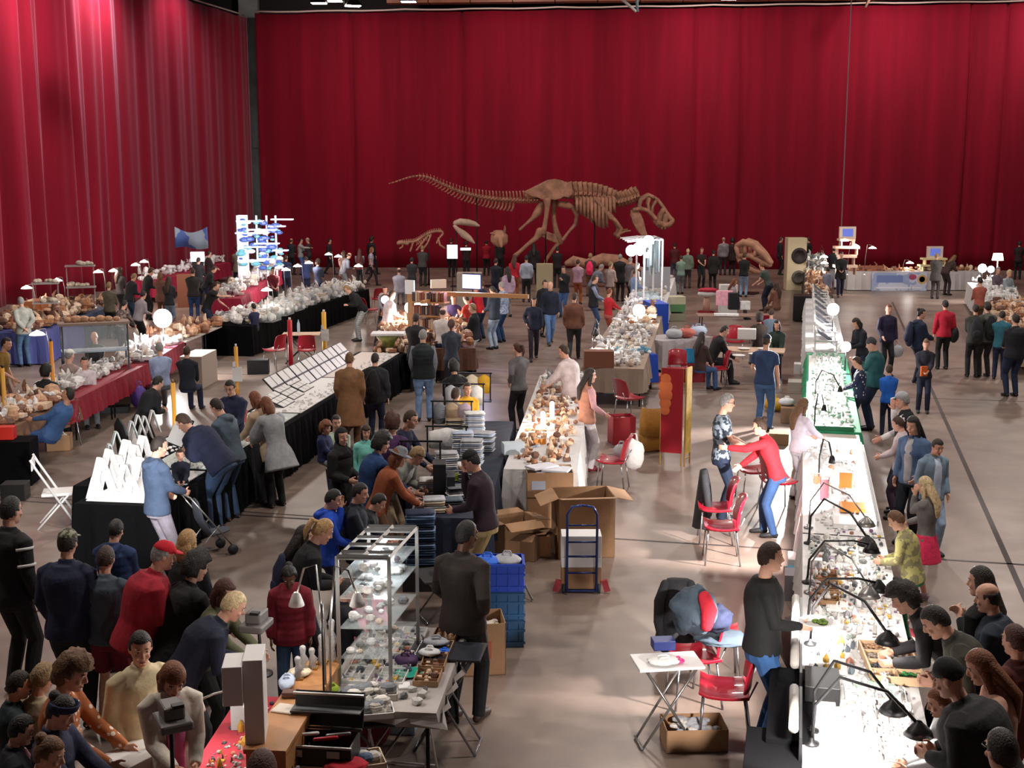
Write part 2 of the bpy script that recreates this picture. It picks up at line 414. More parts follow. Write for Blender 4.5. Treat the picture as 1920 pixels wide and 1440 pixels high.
    nm = {'jacket': 'jacket', 'puffer': 'puffer_jacket', 'coat': 'coat', 'shirt': 'shirt', 'tee': 't_shirt', 'sweater': 'sweater', 'hoodie': 'hoodie', 'vest': 'vest', 'dress': 'dress', 'longcoat': 'long_coat', 'polo': 'polo_shirt', 'shawl': 'shawl', 'none': 'top'}[top]
    if top != 'none':
        go = g.build(nm, cloth_m(tc), r, True); remesh(go, vox*1.15, 9 if near else 3)
    if top == 'vest':
        g2 = MB()
        for i, (so, el, wr) in enumerate(arm): g2.tube([sp(1.40, (-1, 1)[i]*sh*.55), so, so.lerp(el, .5), el, el.lerp(wr, .5), wr], [.06*k, .062*k, .06*k, .052*k, .048*k, .036*k], 10)
        g2.build('sleeves', cloth_m(trim or 'grey'), r, True)
    elif trim and near:
        # open front showing what is worn under it
        g2 = MB(); g2.tube([sp(1.47, 0, .062+bulky), sp(1.35, 0, .110*w+bulky), sp(1.2, 0, .112*w+bulky), sp(1.05, 0, .100*w+bulky), sp(.93, 0, .116*w+bulky), sp(.87, 0, .118*w+bulky)], [(.045*k, .02*k), (.062*k, .03*k), (.066*k, .032*k), (.062*k, .032*k), (.058*k, .03*k), (.05*k, .02*k)], 10, side=bx)
        g2.build('undershirt', cloth_m(trim), r, True)
    # lower body
    g = MB(); be = .012 if lc != 'jeans' else .010
    loose = .014 if low == 'trousers' else (.004 if low == 'leggings' else .02)
    pel = [(.80, .14, .11), (.86, .165, .12), (.92, .168, .122), (.99, .152, .112)]
    g.tube([sp(z) for z, _, _ in pel], [((x*w+.012)*k, (y*w+.012)*k) for _, x, y in pel], 14, side=bx)
    for (h, kn, an) in legs:
        if low in ('shorts', 'skirt'):
            e_ = h.lerp(kn, .85); g.tube([h+Vector((0, 0, .05*k)), h, h.lerp(kn, .5), e_], [.09*k, .098*k*w, .095*k*w, .092*k*w], 10)
        else:
            a2 = an+Vector((0, 0, -.02*k))
            g.tube([h+Vector((0, 0, .05*k)), h, h.lerp(kn, .4), kn, kn.lerp(an, .35), a2.lerp(kn, .12), a2], [.08*k, (.092*w+loose*.4)*k, (.080*w+loose*.6)*k, (.056+loose)*k, (.054+loose)*k, (.043+loose)*k, (.044+loose)*k], 10)
    if low == 'skirt':
        g.tube([sp(.99), sp(.85), sp(.6)], [(.16*k, .12*k), (.2*k, .16*k), (.25*k, .22*k)], 14, side=bx)
    go = g.build({'shorts': 'shorts', 'skirt': 'skirt', 'leggings': 'leggings'}.get(low, 'trousers'), cloth_m(lc), r, True); remesh(go, vox*1.15, 1)
    # shoes
    g = MB()
    for (h, kn, an) in legs:
        z = an.z-.075*k
        g.tube([Vector((an.x, an.y-.055*k, z+.035*k)), Vector((an.x, an.y, z+.052*k)), Vector((an.x, an.y+.08*k, z+.042*k)), Vector((an.x, an.y+.165*k, z+.03*k)), Vector((an.x, an.y+.20*k, z+.026*k))], [(.03*k, .032*k), (.040*k, .048*k), (.044*k, .04*k), (.043*k, .028*k), (.028*k, .02*k)], 10, side=bx)
        g.tube([an+Vector((0, 0, .03*k)), an+Vector((0, .005, -.03*k))], [.046*k, .046*k], 10)
    g.build('shoes', mat('shoe_'+shoes, C(shoes), .6), r, True)
    # ---- hair / headgear
    hm = mat('hair_'+hc, HAIRC.get(hc, hc), .55, bump=.5, bscale=90, var=.35, vscale=40)
    if hair != 'none' and hat not in ('hijab', 'beanie'):
        g = MB(); hv = dict(short=.010, crop=.009, long=.016, pony=.012, bun=.012, bob=.02, curly=.046, bald=.006, updo=.02, messy=.022)[hair]
        def hf(d):
            th = hv
            if hair in ('curly', 'messy', 'updo'): th *= 1+.5*noise.noise(d*6+Vector((hx, hy, 0)))
            line = .40 if hair not in ('bob', 'curly', 'messy') else .28      # hairline above the face
            front = d.y > .25 and d.z < line+.1*d.y
            side_ = d.y <= .25 and d.z < (-.28-.5*max(0, -d.y) if hair not in ('curly', 'bob') else -.6)
            if d.y > -.1 and d.y <= .25 and d.z < -.1: side_ = True
            if front or side_: return .80
            if hair == 'bald' and d.z > .45: return .88
            return 1+th/.09
        g.ell(hcn+HR@Vector((0, -.004, .008))*hsz, (.0745*hsz, .092*hsz, .112*hsz), 28 if near else 14, 20 if near else 10, M=HR, fn=hf)
        if hair in ('long', 'bob'):
            down = {'long': .30, 'bob': .14}[hair]*hsz
            c0 = hcn+HR@Vector((0, -.05, .02))*hsz; c1 = hcn+HR@Vector((0, -.078, -.07))*hsz
            back = sp(1.40, 0, -.12-bulky) if hair == 'long' else None
            c2 = Vector((0, back.y, c1.z-down*.5)) if back is not None else c1+Vector((0, .0, -down*.35))
            c3 = c2+Vector((0, -.01, -down*.55)) if back is not None else None
            P_ = [c0, c1, c2]+([c3] if c3 is not None else []); 
            g.tube(P_, [(.078*hsz, .055*hsz), (.088*hsz, .05*hsz), (.085*hsz, .042*hsz)]+([(.055*hsz, .024*hsz)] if c3 is not None else []), 14, side=HR@bx, round_=True)
            for sd in (-1, 1): g.tube([hcn+HR@Vector((sd*.066, .01, .04))*hsz, hcn+HR@Vector((sd*.083, -.005, -.05))*hsz, hcn+HR@Vector((sd*.078, .0, -.12 if hair == 'bob' else -.2))*hsz], [(.014*hsz, .03*hsz), (.016*hsz, .035*hsz), (.012*hsz, .026*hsz)], 8, round_=True)
        if hair == 'pony':
            b0 = hcn+HR@Vector((0, -.095, .06))*hsz
            g.tube([b0, b0+HR@Vector((0, -.05, .0))*hsz, b0+Vector((0, 0, 0))+HR@Vector((0, -.06, -.12))*hsz, b0+HR@Vector((0, -.03, -.2))*hsz], [.022*hsz, .032*hsz, .028*hsz, .01*hsz], 10, round_=True)
        if hair in ('bun', 'updo'): g.ell(hcn+HR@Vector((0, -.085, .09))*hsz, .042*hsz, 12, 8)
        g.build('hair', hm, r, True)
    if hat == 'cap':
        g = MB()
        g.ell(hcn+HR@Vector((0, -.004, .03))*hsz, (.085*hsz, .102*hsz, .102*hsz), 18, 12, M=HR, fn=lambda d: 1 if d.z > .02 else .82)
        g.prism([hcn+HR@Vector(((.075)*math.cos(q), .07+.085*math.sin(q), .046))*hsz for q in [PI*j/10 for j in range(11)]], HR@Vector((0, 0, .008*hsz)))
        g.build('cap', cloth_m(hatc), r, True)
    elif hat == 'brim':
        g = MB(); g.lathe(hcn+HR@Vector((0, 0, .04))*hsz, [(.16*hsz, 0), (.162*hsz, .006*hsz), (.09*hsz, .012*hsz), (.082*hsz, .07*hsz), (.05*hsz, .1*hsz), (.01, .1*hsz)], 20, M=HR)
        g.build('hat', cloth_m(hatc), r, True)
    elif hat == 'beanie':
        g = MB(); g.ell(hcn+HR@Vector((0, -.01, .02))*hsz, (.088*hsz, .104*hsz, .125*hsz), 18, 12, M=HR, fn=lambda d: 1 if d.z > (.15 if d.y > 0 else -.2) else .8)
        g.build('knitted_hat', cloth_m(hatc), r, True)
    elif hat == 'hijab':
        g = MB(); g.ell(hcn+HR@Vector((0, -.012, 0))*hsz, (.092*hsz, .108*hsz, .135*hsz), 22, 16, M=HR, fn=lambda d: 1 if (d.y < .35 or d.z > .5 or d.z < -.75) else .78)
        g.tube([hcn+Vector((0, -.01, -.1*hsz)), nb, sp(1.38)], [(.085*hsz, .09*hsz), (.11*k, .10*k), (.2*k, .15*k)], 16, side=bx)
        g.build('headscarf', cloth_m(hatc), r, True)
    elif hat == 'hood':
        g = MB(); g.ell(hcn+HR@Vector((0, -.02, 0))*hsz, (.098*hsz, .115*hsz, .13*hsz), 20, 14, M=HR, fn=lambda d: 1 if (d.y < .45 or d.z > .7) else .75)
        g.build('hood', cloth_m(hatc), r, True)
    elif hat == 'band':
        g = MB(); g.tube([hcn+HR@Vector((.085*math.cos(q), .1*math.sin(q), .055+.03*math.sin(q)))*hsz for q in [2*PI*j/16 for j in range(17)]], [(.03*hsz, .008*hsz)]*17, 8, side=HR@Vector((0, 0, 1)))
        g.build('headband', cloth_m(hatc), r, True)
    elif hat == 'bow':
        g = MB()
        for sd in (-1, 1): g.ell(hcn+HR@Vector((sd*.045, -.02, .13))*hsz, (.045*hsz, .02*hsz, .03*hsz), 10, 8, M=HR)
        g.ell(hcn+HR@Vector((0, -.02, .128))*hsz, .016*hsz, 8, 6)
        g.build('hair_bow', cloth_m(hatc), r, True)
    elif hat == 'glasses' and near:
        g = MB()
        for sd in (-1, 1):
            g.tube([hcn+HR@Vector((sd*.033+.021*math.cos(q), .098, .013+.017*math.sin(q)))*hsz for q in [2*PI*j/10 for j in range(11)]], .0022*hsz, 5)
            g.tube([hcn+HR@Vector((sd*.054, .096, .018))*hsz, hcn+HR@Vector((sd*.076, .0, .016))*hsz], .002*hsz, 5)
        g.build('glasses', mat('frame_black', '141414', .3), r, True)
    if bag == 'backpack':
        w2 = R2@sp(1.2, 0, -.20-bulky)
        br = root('backpack', base+Vector((w2.x, w2.y, (sp(1.2).z)+z0-z0))+Vector((0, 0, -.2*k)), fr, None, 'backpack')
        br['label'] = (C and bagc+' backpack worn by the '+label.split(' in ')[0]+' in '+' '.join(label.split(' in ')[1:])[:60]).strip() if ' in ' in label else bagc+' backpack on '+label
        g = MB(); g.tube([(0, 0, 0), (0, -.01, .1*k), (0, 0, .3*k), (0, .02, .42*k)], [(.13*k, .07*k), (.15*k, .085*k), (.14*k, .075*k), (.08*k, .04*k)], 14, side=bx, round_=True)
        bb = g.build('bag_body', cloth_m(bagc), br, True)
        g = MB(); g.ell((0, -.08*k, .1*k), (.10*k, .035*k, .09*k), 12, 8); g.build('pocket', cloth_m(bagc), bb, True)
        wb = len(str(br['label']).split())
        if wb > 16: br['label'] = ' '.join(br['label'].split()[:16])
    r['_d'] = dist
    r['_p'] = (base.x, base.y)
    del r['_d'], r['_p']
    ARMS[label] = arm; HANDS[label] = [base+R2@a_[2] for a_ in arm]
    return r
HANDS = {}; ARMS = {}
# ------------------------------------------------------------ the hall
def curtain(name, A, B, h0, h1, amp, seed, seams=6.5, deep=None, colr=('7e0a22', '6c081c')):
    rr = random.Random(seed); A = Vector(A); B = Vector(B); L = (B-A).length; n = int(L/.09); d = (B-A)/L; nr = Vector((d.y, -d.x))
    rows = 14; vs = []; fs = []
    ph = [rr.uniform(0, 6.28) for _ in range(8)]
    sm = [rr.uniform(.8, 1.2)*seams*(i+1)-1 for i in range(int(L/seams)+2)]
    for j in range(rows+1):
        z01 = j/rows
        for i in range(n+1):
            s = L*i/n
            a = amp*(deep(s) if deep else 1)
            o = .5*math.sin(s*2.1+ph[0]+.25*math.sin(z01*2+ph[5]))+(.22 if not deep else .4)*math.sin(s*4.7+ph[1]+.5*z01)+(.05 if not deep else .22)*math.sin(s*9.3+ph[2]-.5*z01)+.35*math.sin(s*.8+ph[3])
            o += .45*noise.noise(Vector((s*1.7, z01*.6, seed)))
            o *= a*(1.15-.25*z01)
            for q in sm: o -= .22*math.exp(-((s-q-.1*math.sin(z01*3))/.07)**2)
            h = h0+(h1-h0)*i/n-.10*abs(math.sin(s*PI/3.2))*.6
            p = A+d*s+nr*o
            vs.append((p.x, p.y, h*z01))
    for j in range(rows):
        for i in range(n):
            k = j*(n+1)+i; fs.append((k, k+1, k+n+2, k+n+1))
    m = bpy.data.materials.new('red_drape'); m.use_nodes = True; nt = m.node_tree; b = nt.nodes['Principled BSDF']
    tc = nt.nodes.new('ShaderNodeTexCoord'); mp = nt.nodes.new('ShaderNodeMapping'); mp.inputs['Scale'].default_value = (1.5, 1.5, .08)
    nn = nt.nodes.new('ShaderNodeTexNoise'); nn.inputs['Scale'].default_value = 1.2; nn.inputs['Detail'].default_value = 5
    r = nt.nodes.new('ShaderNodeValToRGB'); r.color_ramp.elements[0].color = (*srgb(colr[1]), 1); r.color_ramp.elements[1].color = (*srgb(colr[0]), 1)
    r.color_ramp.elements[0].position = .35; r.color_ramp.elements[1].position = .65
    nt.links.new(tc.outputs['Object'], mp.inputs['Vector']); nt.links.new(mp.outputs['Vector'], nn.inputs['Vector'])
    nt.links.new(nn.outputs['Fac'], r.inputs['Fac']); nt.links.new(r.outputs['Color'], b.inputs['Base Color'])
    b.inputs['Roughness'].default_value = .85; b.inputs['Sheen Weight'].default_value = .3 if deep else .06; b.inputs['Sheen Roughness'].default_value = .5
    b.inputs['Sheen Tint'].default_value = (1, .5, .62, 1); b.inputs['Specular IOR Level'].default_value = .15
    mb = MB(); mb.add(vs, fs); o = mb.build(name, m, smooth=True)
    sd = o.modifiers.new('thick', 'SOLIDIFY'); sd.thickness = .02; sd.offset = -1
    return S(o)
curtain('wall_back', (-13.15, 65.9), (31, 63.0), 12.95, 13.2, .065, 3)['label'] = 'tall red curtain closing the far end of the hall'
curtain('wall_left', (-13.6, 66.0), (-22.6, 29.0), 12.75, 13.2, .26, 8, seams=30, deep=lambda s: .32+1.15*max(0, min(1, (s-9)/9)))['label'] = 'tall red pleated curtain along the left side'
# concrete floor
m = bpy.data.materials.new('polished_concrete'); m.use_nodes = True; nt = m.node_tree; b = nt.nodes['Principled BSDF']
tc = nt.nodes.new('ShaderNodeTexCoord')
n1 = nt.nodes.new('ShaderNodeTexNoise'); n1.inputs['Scale'].default_value = .45; n1.inputs['Detail'].default_value = 8; n1.inputs['Roughness'].default_value = .62
n2 = nt.nodes.new('ShaderNodeTexNoise'); n2.inputs['Scale'].default_value = 2.6; n2.inputs['Detail'].default_value = 6
mx = nt.nodes.new('ShaderNodeMix'); mx.data_type = 'RGBA'; mx.inputs[0].default_value = .35
r = nt.nodes.new('ShaderNodeValToRGB'); e = r.color_ramp.elements
e[0].position = .32; e[0].color = (*srgb('54453f'), 1); e[1].position = .7; e[1].color = (*srgb('9c877a'), 1)
q = e.new(.5); q.color = (*srgb('7a675d'), 1)
r2 = nt.nodes.new('ShaderNodeValToRGB'); r2.color_ramp.elements[0].color = (*srgb('5b5350'), 1); r2.color_ramp.elements[1].color = (*srgb('a09084'), 1)
for n_ in (n1, n2): nt.links.new(tc.outputs['Object'], n_.inputs['Vector'])
nt.links.new(n1.outputs['Fac'], r.inputs['Fac']); nt.links.new(n2.outputs['Fac'], r2.inputs['Fac'])
nt.links.new(r.outputs['Color'], mx.inputs[6]); nt.links.new(r2.outputs['Color'], mx.inputs[7]); nt.links.new(mx.outputs[2], b.inputs['Base Color'])
mr = nt.nodes.new('ShaderNodeMapRange'); mr.inputs['To Min'].default_value = .26; mr.inputs['To Max'].default_value = .48
nt.links.new(n2.outputs['Fac'], mr.inputs['Value']); nt.links.new(mr.outputs['Result'], b.inputs['Roughness'])
b.inputs['Specular IOR Level'].default_value = .5
S(MB().box((5, 34, -.1), (62, 78, .2)).build('floor', m))
dk = mat('seam_dark', '3d3230', .7)
def strip(a, b_, w, nm):
    a = Vector(a); b_ = Vector(b_); d = b_-a; an = math.atan2(d.y, d.x)
    return S(MB().box(((a.x+b_.x)/2, (a.y+b_.y)/2, .0015), (d.length, w, .003), an).build(nm, dk))
strip((-8, 18.05), (14, 13.1), .05, 'trim_1'); strip((3.9, 6.0), (14.5, 47.3), .07, 'trim_2'); strip((-8, 18.3), (-1, 16.6), .03, 'trim_3')
strip((-10, 30.5), (20, 24.2), .03, 'trim_4')
# block wall and column in the slit between the curtains, roof deck, beam
conc = mat('grey_concrete', '8b8d8a', .9, bump=.3, bscale=4, var=.25, vscale=1.2)
S(MB().box((5, 68.2, 8), (60, .3, 16)).build('wall_rear', mat('dark_concrete', '2a2426', .9)))
S(MB().box((-13.75, 67.4, 7.5), (1.0, .5, 15)).box((-13.5, 67.1, 12.0), (.5, .1, 1.6)).box((-13.5, 67.1, 6.3), (.5, .1, .2)).build('trim_5', conc))
S(MB().box((5, 34, 16.2), (62, 78, .3)).build('ceiling', mat('dark_roof', '1c1514', .95)))
S(MB().box((27.5, 30, 8), (.3, 70, 16)).build('wall_right', mat('dark_wall', '3a2024', .95)))
S(MB().box((4, -4.8, 8), (60, .3, 16)).build('wall_front', mat('dark_wall', '3a2024', .95)))
wood = mat('brown_timber', '8a5238', .6, bump=.3, bscale=3, var=.35, vscale=.8)
mb = MB()
for k in range(18):
    x = -5.2+k*2.1
    mb.box((x, 65.2-.068*(x+13), 14.2), (2.06, .8, 1.9), -.068)
S(mb.build('trim_6', wood))
# steel curtain rail with bindings
mb = MB(); pts = [(-13.1+i*1.1, 65.55-.066*(i*1.1), 13.0+.006*i-.05*abs(math.sin(i*.9))) for i in range(40)]
mb.tube(pts, .045, 8); o = S(mb.build('trim_7', mat('rail_white', 'c9b3ac', .5), smooth=True))
mb = MB(); pts = [(-13.7-i*.24, 65.8-i*1.0, 12.85+.012*i) for i in range(37)]
mb.tube(pts, .04, 8); S(mb.build('trim_8', mat('rail_white', 'c9b3ac', .5), smooth=True))
def truss_bar(p, q, c, lab):
    o = MB().tube([p, q], .07, 8).build('roof_brace', mat('steel_'+c, c, .5), smooth=True); return tag(o, lab, 'brace')
p1 = PD(1193, 22, 61); p0 = PD(1152, -14, 61); truss_bar(p0, p1, 'b9b4b0', 'pale diagonal steel brace under the roof above the skeleton')
truss_bar(PD(1194, -20, 61), PD(1195, 22, 61), '6f8f92', 'short blue-grey upright steel tube at the top of the red curtain')
truss_bar(PD(1640, -20, 61), PD(1622, 14, 61), '7a5a4c', 'brown diagonal brace above the curtain right of the hanging cable')
# hanging cable
a = PD(1597, -20, 50); b_ = PD(1577, 425, 50)
b_ = Vector((a.x, a.y, b_.z))
tag(MB().tube([a, a.lerp(b_, .5), b_], .022, 6).build('hanging_cable', mat('cable_grey', '6f5a60', .5)), 'long thin grey cable hanging from the roof in front of the red curtain', 'cable')
# roof floodlights that the photograph shows
lampm = mat('lamp_glow', 'ffffff', .4, emit='fff4e6', estr=30)
shell = mat('lamp_shell', '2a2a2c', .5, metal=.5)
for (x, y, lab) in ((598, 6, 'large roof floodlight with white glowing face left of the pair'), (628, 2, 'small round roof floodlight nearest the large white one'), (662, 11, 'low hanging roof floodlight in the middle of the cluster'), (766, 3, 'single roof floodlight above the skeleton tail'), (1368, -2, 'small roof floodlight over the timber beam on the right'), (132, -4, 'wide roof floodlight shining on the left curtain')):
    c = PD(x, y, 58 if x > 200 else 46)
    r = root('floodlight', c, RND.uniform(-.4, .4), lab, 'light')
    g = MB(); g.rings([[Vector((sx*a1, sy*b1, z)) for sx, sy in ((-1, -1), (1, -1), (1, 1), (-1, 1))] for a1, b1, z in ((.16, .12, .3), (.34, .24, .05), (.36, .26, .0))]); g.build('housing', shell, r)
    MB().box((0, 0, -.01), (.64, .46, .02)).build('lens', lampm, r)
    g = MB(); g.tube([(-.4, 0, .05), (-.4, 0, .45), (.4, 0, .45), (.4, 0, .05)], .02, 6); g.tube([(0, 0, .45), (0, 0, 16.04-c.z)], .02, 6); g.build('bracket', shell, r)
def area(name, loc, target, size, power, c=(1, .93, .86), spread=PI, sy=None):
    l = bpy.data.lights.new(name, 'AREA'); l.energy = power; l.color = c; l.size = size; l.spread = spread
    if sy: l.shape = 'RECTANGLE'; l.size_y = sy
    o = bpy.data.objects.new(name, l); col.objects.link(o); o.location = loc
    o.rotation_euler = (Vector(target)-Vector(loc)).to_track_quat('-Z', 'Y').to_euler(); return o
def spot(name, loc, target, power, ang=60, c=(1, .95, .9), rad=.1, blend=.5):
    l = bpy.data.lights.new(name, 'SPOT'); l.energy = power; l.color = c; l.spot_size = math.radians(ang); l.spot_blend = blend; l.shadow_soft_size = rad
    o = bpy.data.objects.new(name, l); col.objects.link(o); o.location = loc
    o.rotation_euler = (Vector(target)-Vector(loc)).to_track_quat('-Z', 'Y').to_euler(); return o
def point(name, loc, power, c=(1, .95, .9), rad=.05):
    l = bpy.data.lights.new(name, 'POINT'); l.energy = power; l.color = c; l.shadow_soft_size = rad
    o = bpy.data.objects.new(name, l); col.objects.link(o); o.location = loc; return o
# the hall's roof lamps (above the frame)
for x, y in ((-9, 12), (4, 12), (15, 14), (-10, 30), (3, 28), (16, 30), (-8, 46), (6, 46), (19, 46)):
    area('hall_lamp', (x, y, 13.5), (x*.9, y-.5, 0), 1.2, 800, (1, .90, .82))
for x in (-9, 0, 9, 18, 26):
    area('curtain_lamp', (x, 58.5, 13.6), (x+1, 66, 7.5), .8, 330 if x > 0 else 240, (1, .86, .8), spread=2.4)
spot('curtain_spot', (-15.3, 51.5, 13.3), (-18.0, 52.3, 11.0), 2600, 110, (1, .80, .90), .25, 1)
spot('curtain_spot', (-13.2, 57.5, 13.4), (-15.6, 58.5, 10.5), 900, 110, (1, .6, .75), .3, 1)
area('left_lamp', (-14.6, 44, 13.4), (-19.6, 47, 9.5), .8, 520, (1, .80, .86), spread=2.2)
# ------------------------------------------------------------ skeletons
bone = mat('fossil_bone', 'a87860', .75, bump=.5, bscale=12, var=.35, vscale=3)
bone_l = mat('pale_bone', 'b89a88', .7, bump=.4, bscale=10, var=.25, vscale=3)
def TX(zx, zy, dy=0): 
    v = PD(700+zx/3.2, 300+zy/3.2, 57.0); return v+Vector((0, dy, 0))
PXM = (TX(100, 0)-TX(0, 0)).length/100      # metres per close-up pixel
def interp(pts, n):
    pts = [Vector((p[0], p[1], 0)) for p in pts]; out = []
    Ls = [0]
    for a, b in zip(pts, pts[1:]): Ls.append(Ls[-1]+(b-a).length)
    for i in range(n):
        s = Ls[-1]*i/(n-1); j = 0
        while j < len(Ls)-2 and Ls[j+1] < s: j += 1
        t = (s-Ls[j])/(Ls[j+1]-Ls[j]); a, b = pts[j], pts[j+1]
        p0 = pts[max(0, j-1)]; p3 = pts[min(len(pts)-1, j+2)]
        v = .5*((2*a)+(b-p0)*t+(2*p0-5*a+4*b-p3)*t*t+(3*a-p0-3*b+p3)*t**3)
        out.append((v.x, v.y))
    return out
base = P(1010, 515, 0); ctr = Vector((TX(1050, 0).x, 57.0, 0))
rex = root('dinosaur_skeleton', ctr, 0, 'large brown two-legged dinosaur skeleton striding right in front of the red curtain', 'skeleton')
def off(mb):
    for v in mb.v: v -= ctr
    return mb
# tail
def vertebra(mb, p, q, rad, up, down, wing=0, wid=.5):
    a = TX(*p); b = TX(*q); d = (b-a); c = (a+b)/2; dn = d.normalized(); u = Vector((-dn.z, 0, dn.x)); u = u if u.z > 0 else -u
    mb.tube([c-d*.36, c-d*.2, c+d*.2, c+d*.36], [rad, rad*.72, rad*.72, rad], 10)
    if up: mb.tube([c+u*rad*.5, c+u*(rad+up*.55)-dn*.03, c+u*(rad+up)-dn*.06], [(rad*.55*wid, rad*.35), (rad*.4*wid, rad*.28), (rad*.5*wid, rad*.33)], 6, side=dn)
    if down: mb.tube([c-u*rad*.6, c-u*(rad+down*.6)-dn*.04, c-u*(rad+down)-dn*.12], [(rad*.35, rad*.3), (rad*.26, rad*.2), (rad*.34, rad*.2)], 6, side=dn)
    if wing:
        for s_ in (-1, 1): mb.tube([c, c+Vector((-.03, s_*wing*.6, .02)), c+Vector((-.08, s_*wing, .0))], [rad*.35, rad*.25, rad*.18], 6)
tp = interp([(90, 143), (150, 125), (200, 108), (250, 97), (290, 96), (340, 108), (390, 132), (450, 160), (520, 190), (600, 212), (700, 230), (800, 240), (900, 243), (1000, 240)], 46)
for k in range(45):
    t = k/44; mb = MB()
    up = 0 if t < .2 else (.06+.24*(t-.2)/.8); dn = 0 if t < .2 or t > .86 else (.12+.24*(t-.2)/.7)
    vertebra(mb, tp[k], tp[k+1], .035+.15*t, up, dn, .1+.28*t if t > .3 else 0)
    off(mb).build('tail_vertebra', bone, rex, True)
bp = interp([(1150, 215), (1200, 210), (1260, 207), (1320, 210), (1380, 222), (1430, 240), (1470, 255)], 13)
for k in range(12):
    mb = MB(); vertebra(mb, bp[k], bp[k+1], .2, .42-.014*k, 0, .4, 1.3); off(mb).build('back_vertebra', bone, rex, True)
np_ = interp([(1465, 256), (1500, 252), (1540, 240), (1575, 225), (1600, 215)], 8)
for k in range(7):
    mb = MB(); vertebra(mb, np_[k], np_[k+1], .26, .20+.05*(k % 2), .0, .34, .8); off(mb).build('neck_vertebra', bone, rex, True)
# hip blades
for s_ in (-1, 1):
    mb = MB(); out = [(900, 192), (940, 172), (1000, 142), (1045, 120), (1090, 114), (1130, 122), (1172, 142), (1192, 168), (1190, 205), (1172, 225), (1140, 220), (1120, 232), (1085, 240), (1050, 232), (1020, 240), (985, 225), (940, 215)]
    mb.prism([TX(x, y, s_*.42-.06) for x, y in out], (0, .12, 0)); off(mb).build('hip_blade', bone, rex, bevel=.04)
mb = MB(); mb.tube([TX(930, 212), TX(1050, 190), TX(1180, 200)], [.2, .3, .24], 10, round_=True); off(mb).build('sacrum', bone, rex, True)
def limb(name, pts, dy):
    mb = MB(); mb.tube([TX(p[0], p[1], dy) for p in pts], [(p[2]*PXM, (p[3] if len(p) > 3 else p[2])*PXM) for p in pts], 12, side=(1, 0, 0), round_=True); return off(mb).build(name, bone, rex, True)
limb('thigh_bone', [(1040, 240, 24), (1042, 275, 16), (1035, 340, 13), (1025, 400, 15), (1012, 430, 24)], -.45)
limb('shin_bone', [(1000, 425, 26), (975, 465, 17), (930, 500, 12), (880, 545, 11), (850, 572, 15)], -.45)
limb('foot_bone', [(850, 572, 13), (835, 610, 9), (850, 650, 9), (880, 672, 8)], -.45)
limb('thigh_bone', [(1090, 250, 22), (1085, 300, 15), (1085, 360, 14), (1098, 430, 18), (1125, 490, 20)], .45)
mb = MB(); mb.prism([TX(x, y, .35) for x, y in ((1000, 425), (1040, 430), (1080, 445), (1105, 440), (1120, 470), (1143, 500), (1128, 512), (1085, 498), (1040, 478), (1010, 462))], (0, .12, 0)); off(mb).build('shin_plate', bone, rex, bevel=.04)
limb('shin_bone', [(1120, 492, 15), (1080, 540, 10), (1040, 600, 10), (1030, 640, 12)], .45)
limb('foot_bone', [(1030, 640, 10), (1060, 668, 8), (1100, 676, 7)], .45)
limb('seat_bone', [(1010, 262, 20), (985, 315, 26), (955, 350, 14), (920, 380, 8), (880, 416, 9)], -.1)
limb('pubic_bone', [(1195, 280, 16), (1222, 330, 13), (1212, 385, 11), (1165, 440, 8), (1138, 478, 11)], .0)
limb('pubic_boot', [(1120, 265, 20), (1165, 272, 22), (1200, 285, 14)], 0)
# ribs
for k in range(11):
    x0 = 1212+k*22; ln = 70+min(k, 8-(k-8) if k > 8 else k)*13; ln = [80, 92, 105, 120, 140, 158, 168, 172, 165, 120, 80][k]
    for s_ in (-1, 1):
        mb = MB(); mb.tube([TX(x0, 222, s_*.12), TX(x0+6, 232, s_*.55), TX(x0+4, 232+ln*.4, s_*.78), TX(x0+6, 232+ln*.8, s_*.66), TX(x0+14, 232+ln, s_*.42)], [.07, .085, .075, .06, .045], 7, round_=True)
        off(mb).build('rib', bone, rex, True)
for s_ in (-1, 1):
    limb('shoulder_blade', [(1330, 235, 10), (1370, 280, 10, 6), (1400, 320, 15, 8), (1420, 340, 18, 9)], s_*.75)
    limb('upper_arm_bone', [(1420, 338, 15), (1450, 365, 10), (1478, 410, 13)], s_*.7)
    limb('forearm_bone', [(1478, 410, 13), (1470, 435, 9), (1460, 450, 15)], s_*.7)
    limb('finger_bone', [(1465, 442, 8), (1500, 425, 5), (1532, 420, 5)], s_*.7-.03)
    limb('finger_bone', [(1462, 448, 8), (1475, 462, 6), (1470, 470, 5)], s_*.7+.05)
# skull
sk = MB()
def sb(pts, r, dy): sk.tube([TX(x, y, dy) for x, y in pts], [q*PXM for q in r], 9, round_=True)
for s_ in (-1, 1):
    d = s_*.32
    sb([(1600, 240), (1625, 222), (1648, 208), (1675, 222)], [13, 12, 11, 12], d)
    sb([(1675, 222), (1705, 240), (1732, 275), (1755, 312), (1775, 345), (1792, 362)], [13, 11, 11, 12, 15, 16], s_*.16)
    sb([(1600, 240), (1590, 275), (1605, 290)], [13, 12, 12], d)
    sb([(1560, 296), (1600, 290), (1640, 300), (1672, 330), (1690, 352)], [11, 13, 12, 12, 12], d)
    sb([(1690, 352), (1712, 375), (1742, 390), (1775, 385), (1792, 365)], [14, 17, 18, 17, 14], s_*.2)
    sb([(1652, 232), (1645, 262), (1648, 295)], [10, 8, 10], d)
    sb([(1690, 248), (1672, 280), (1668, 318)], [10, 8, 11], s_*.28)
    sb([(1735, 300), (1722, 330), (1712, 362)], [16, 15, 16], s_*.2)
    sb([(1752, 335), (1748, 362), (1745, 380)], [20, 19, 18], s_*.16)
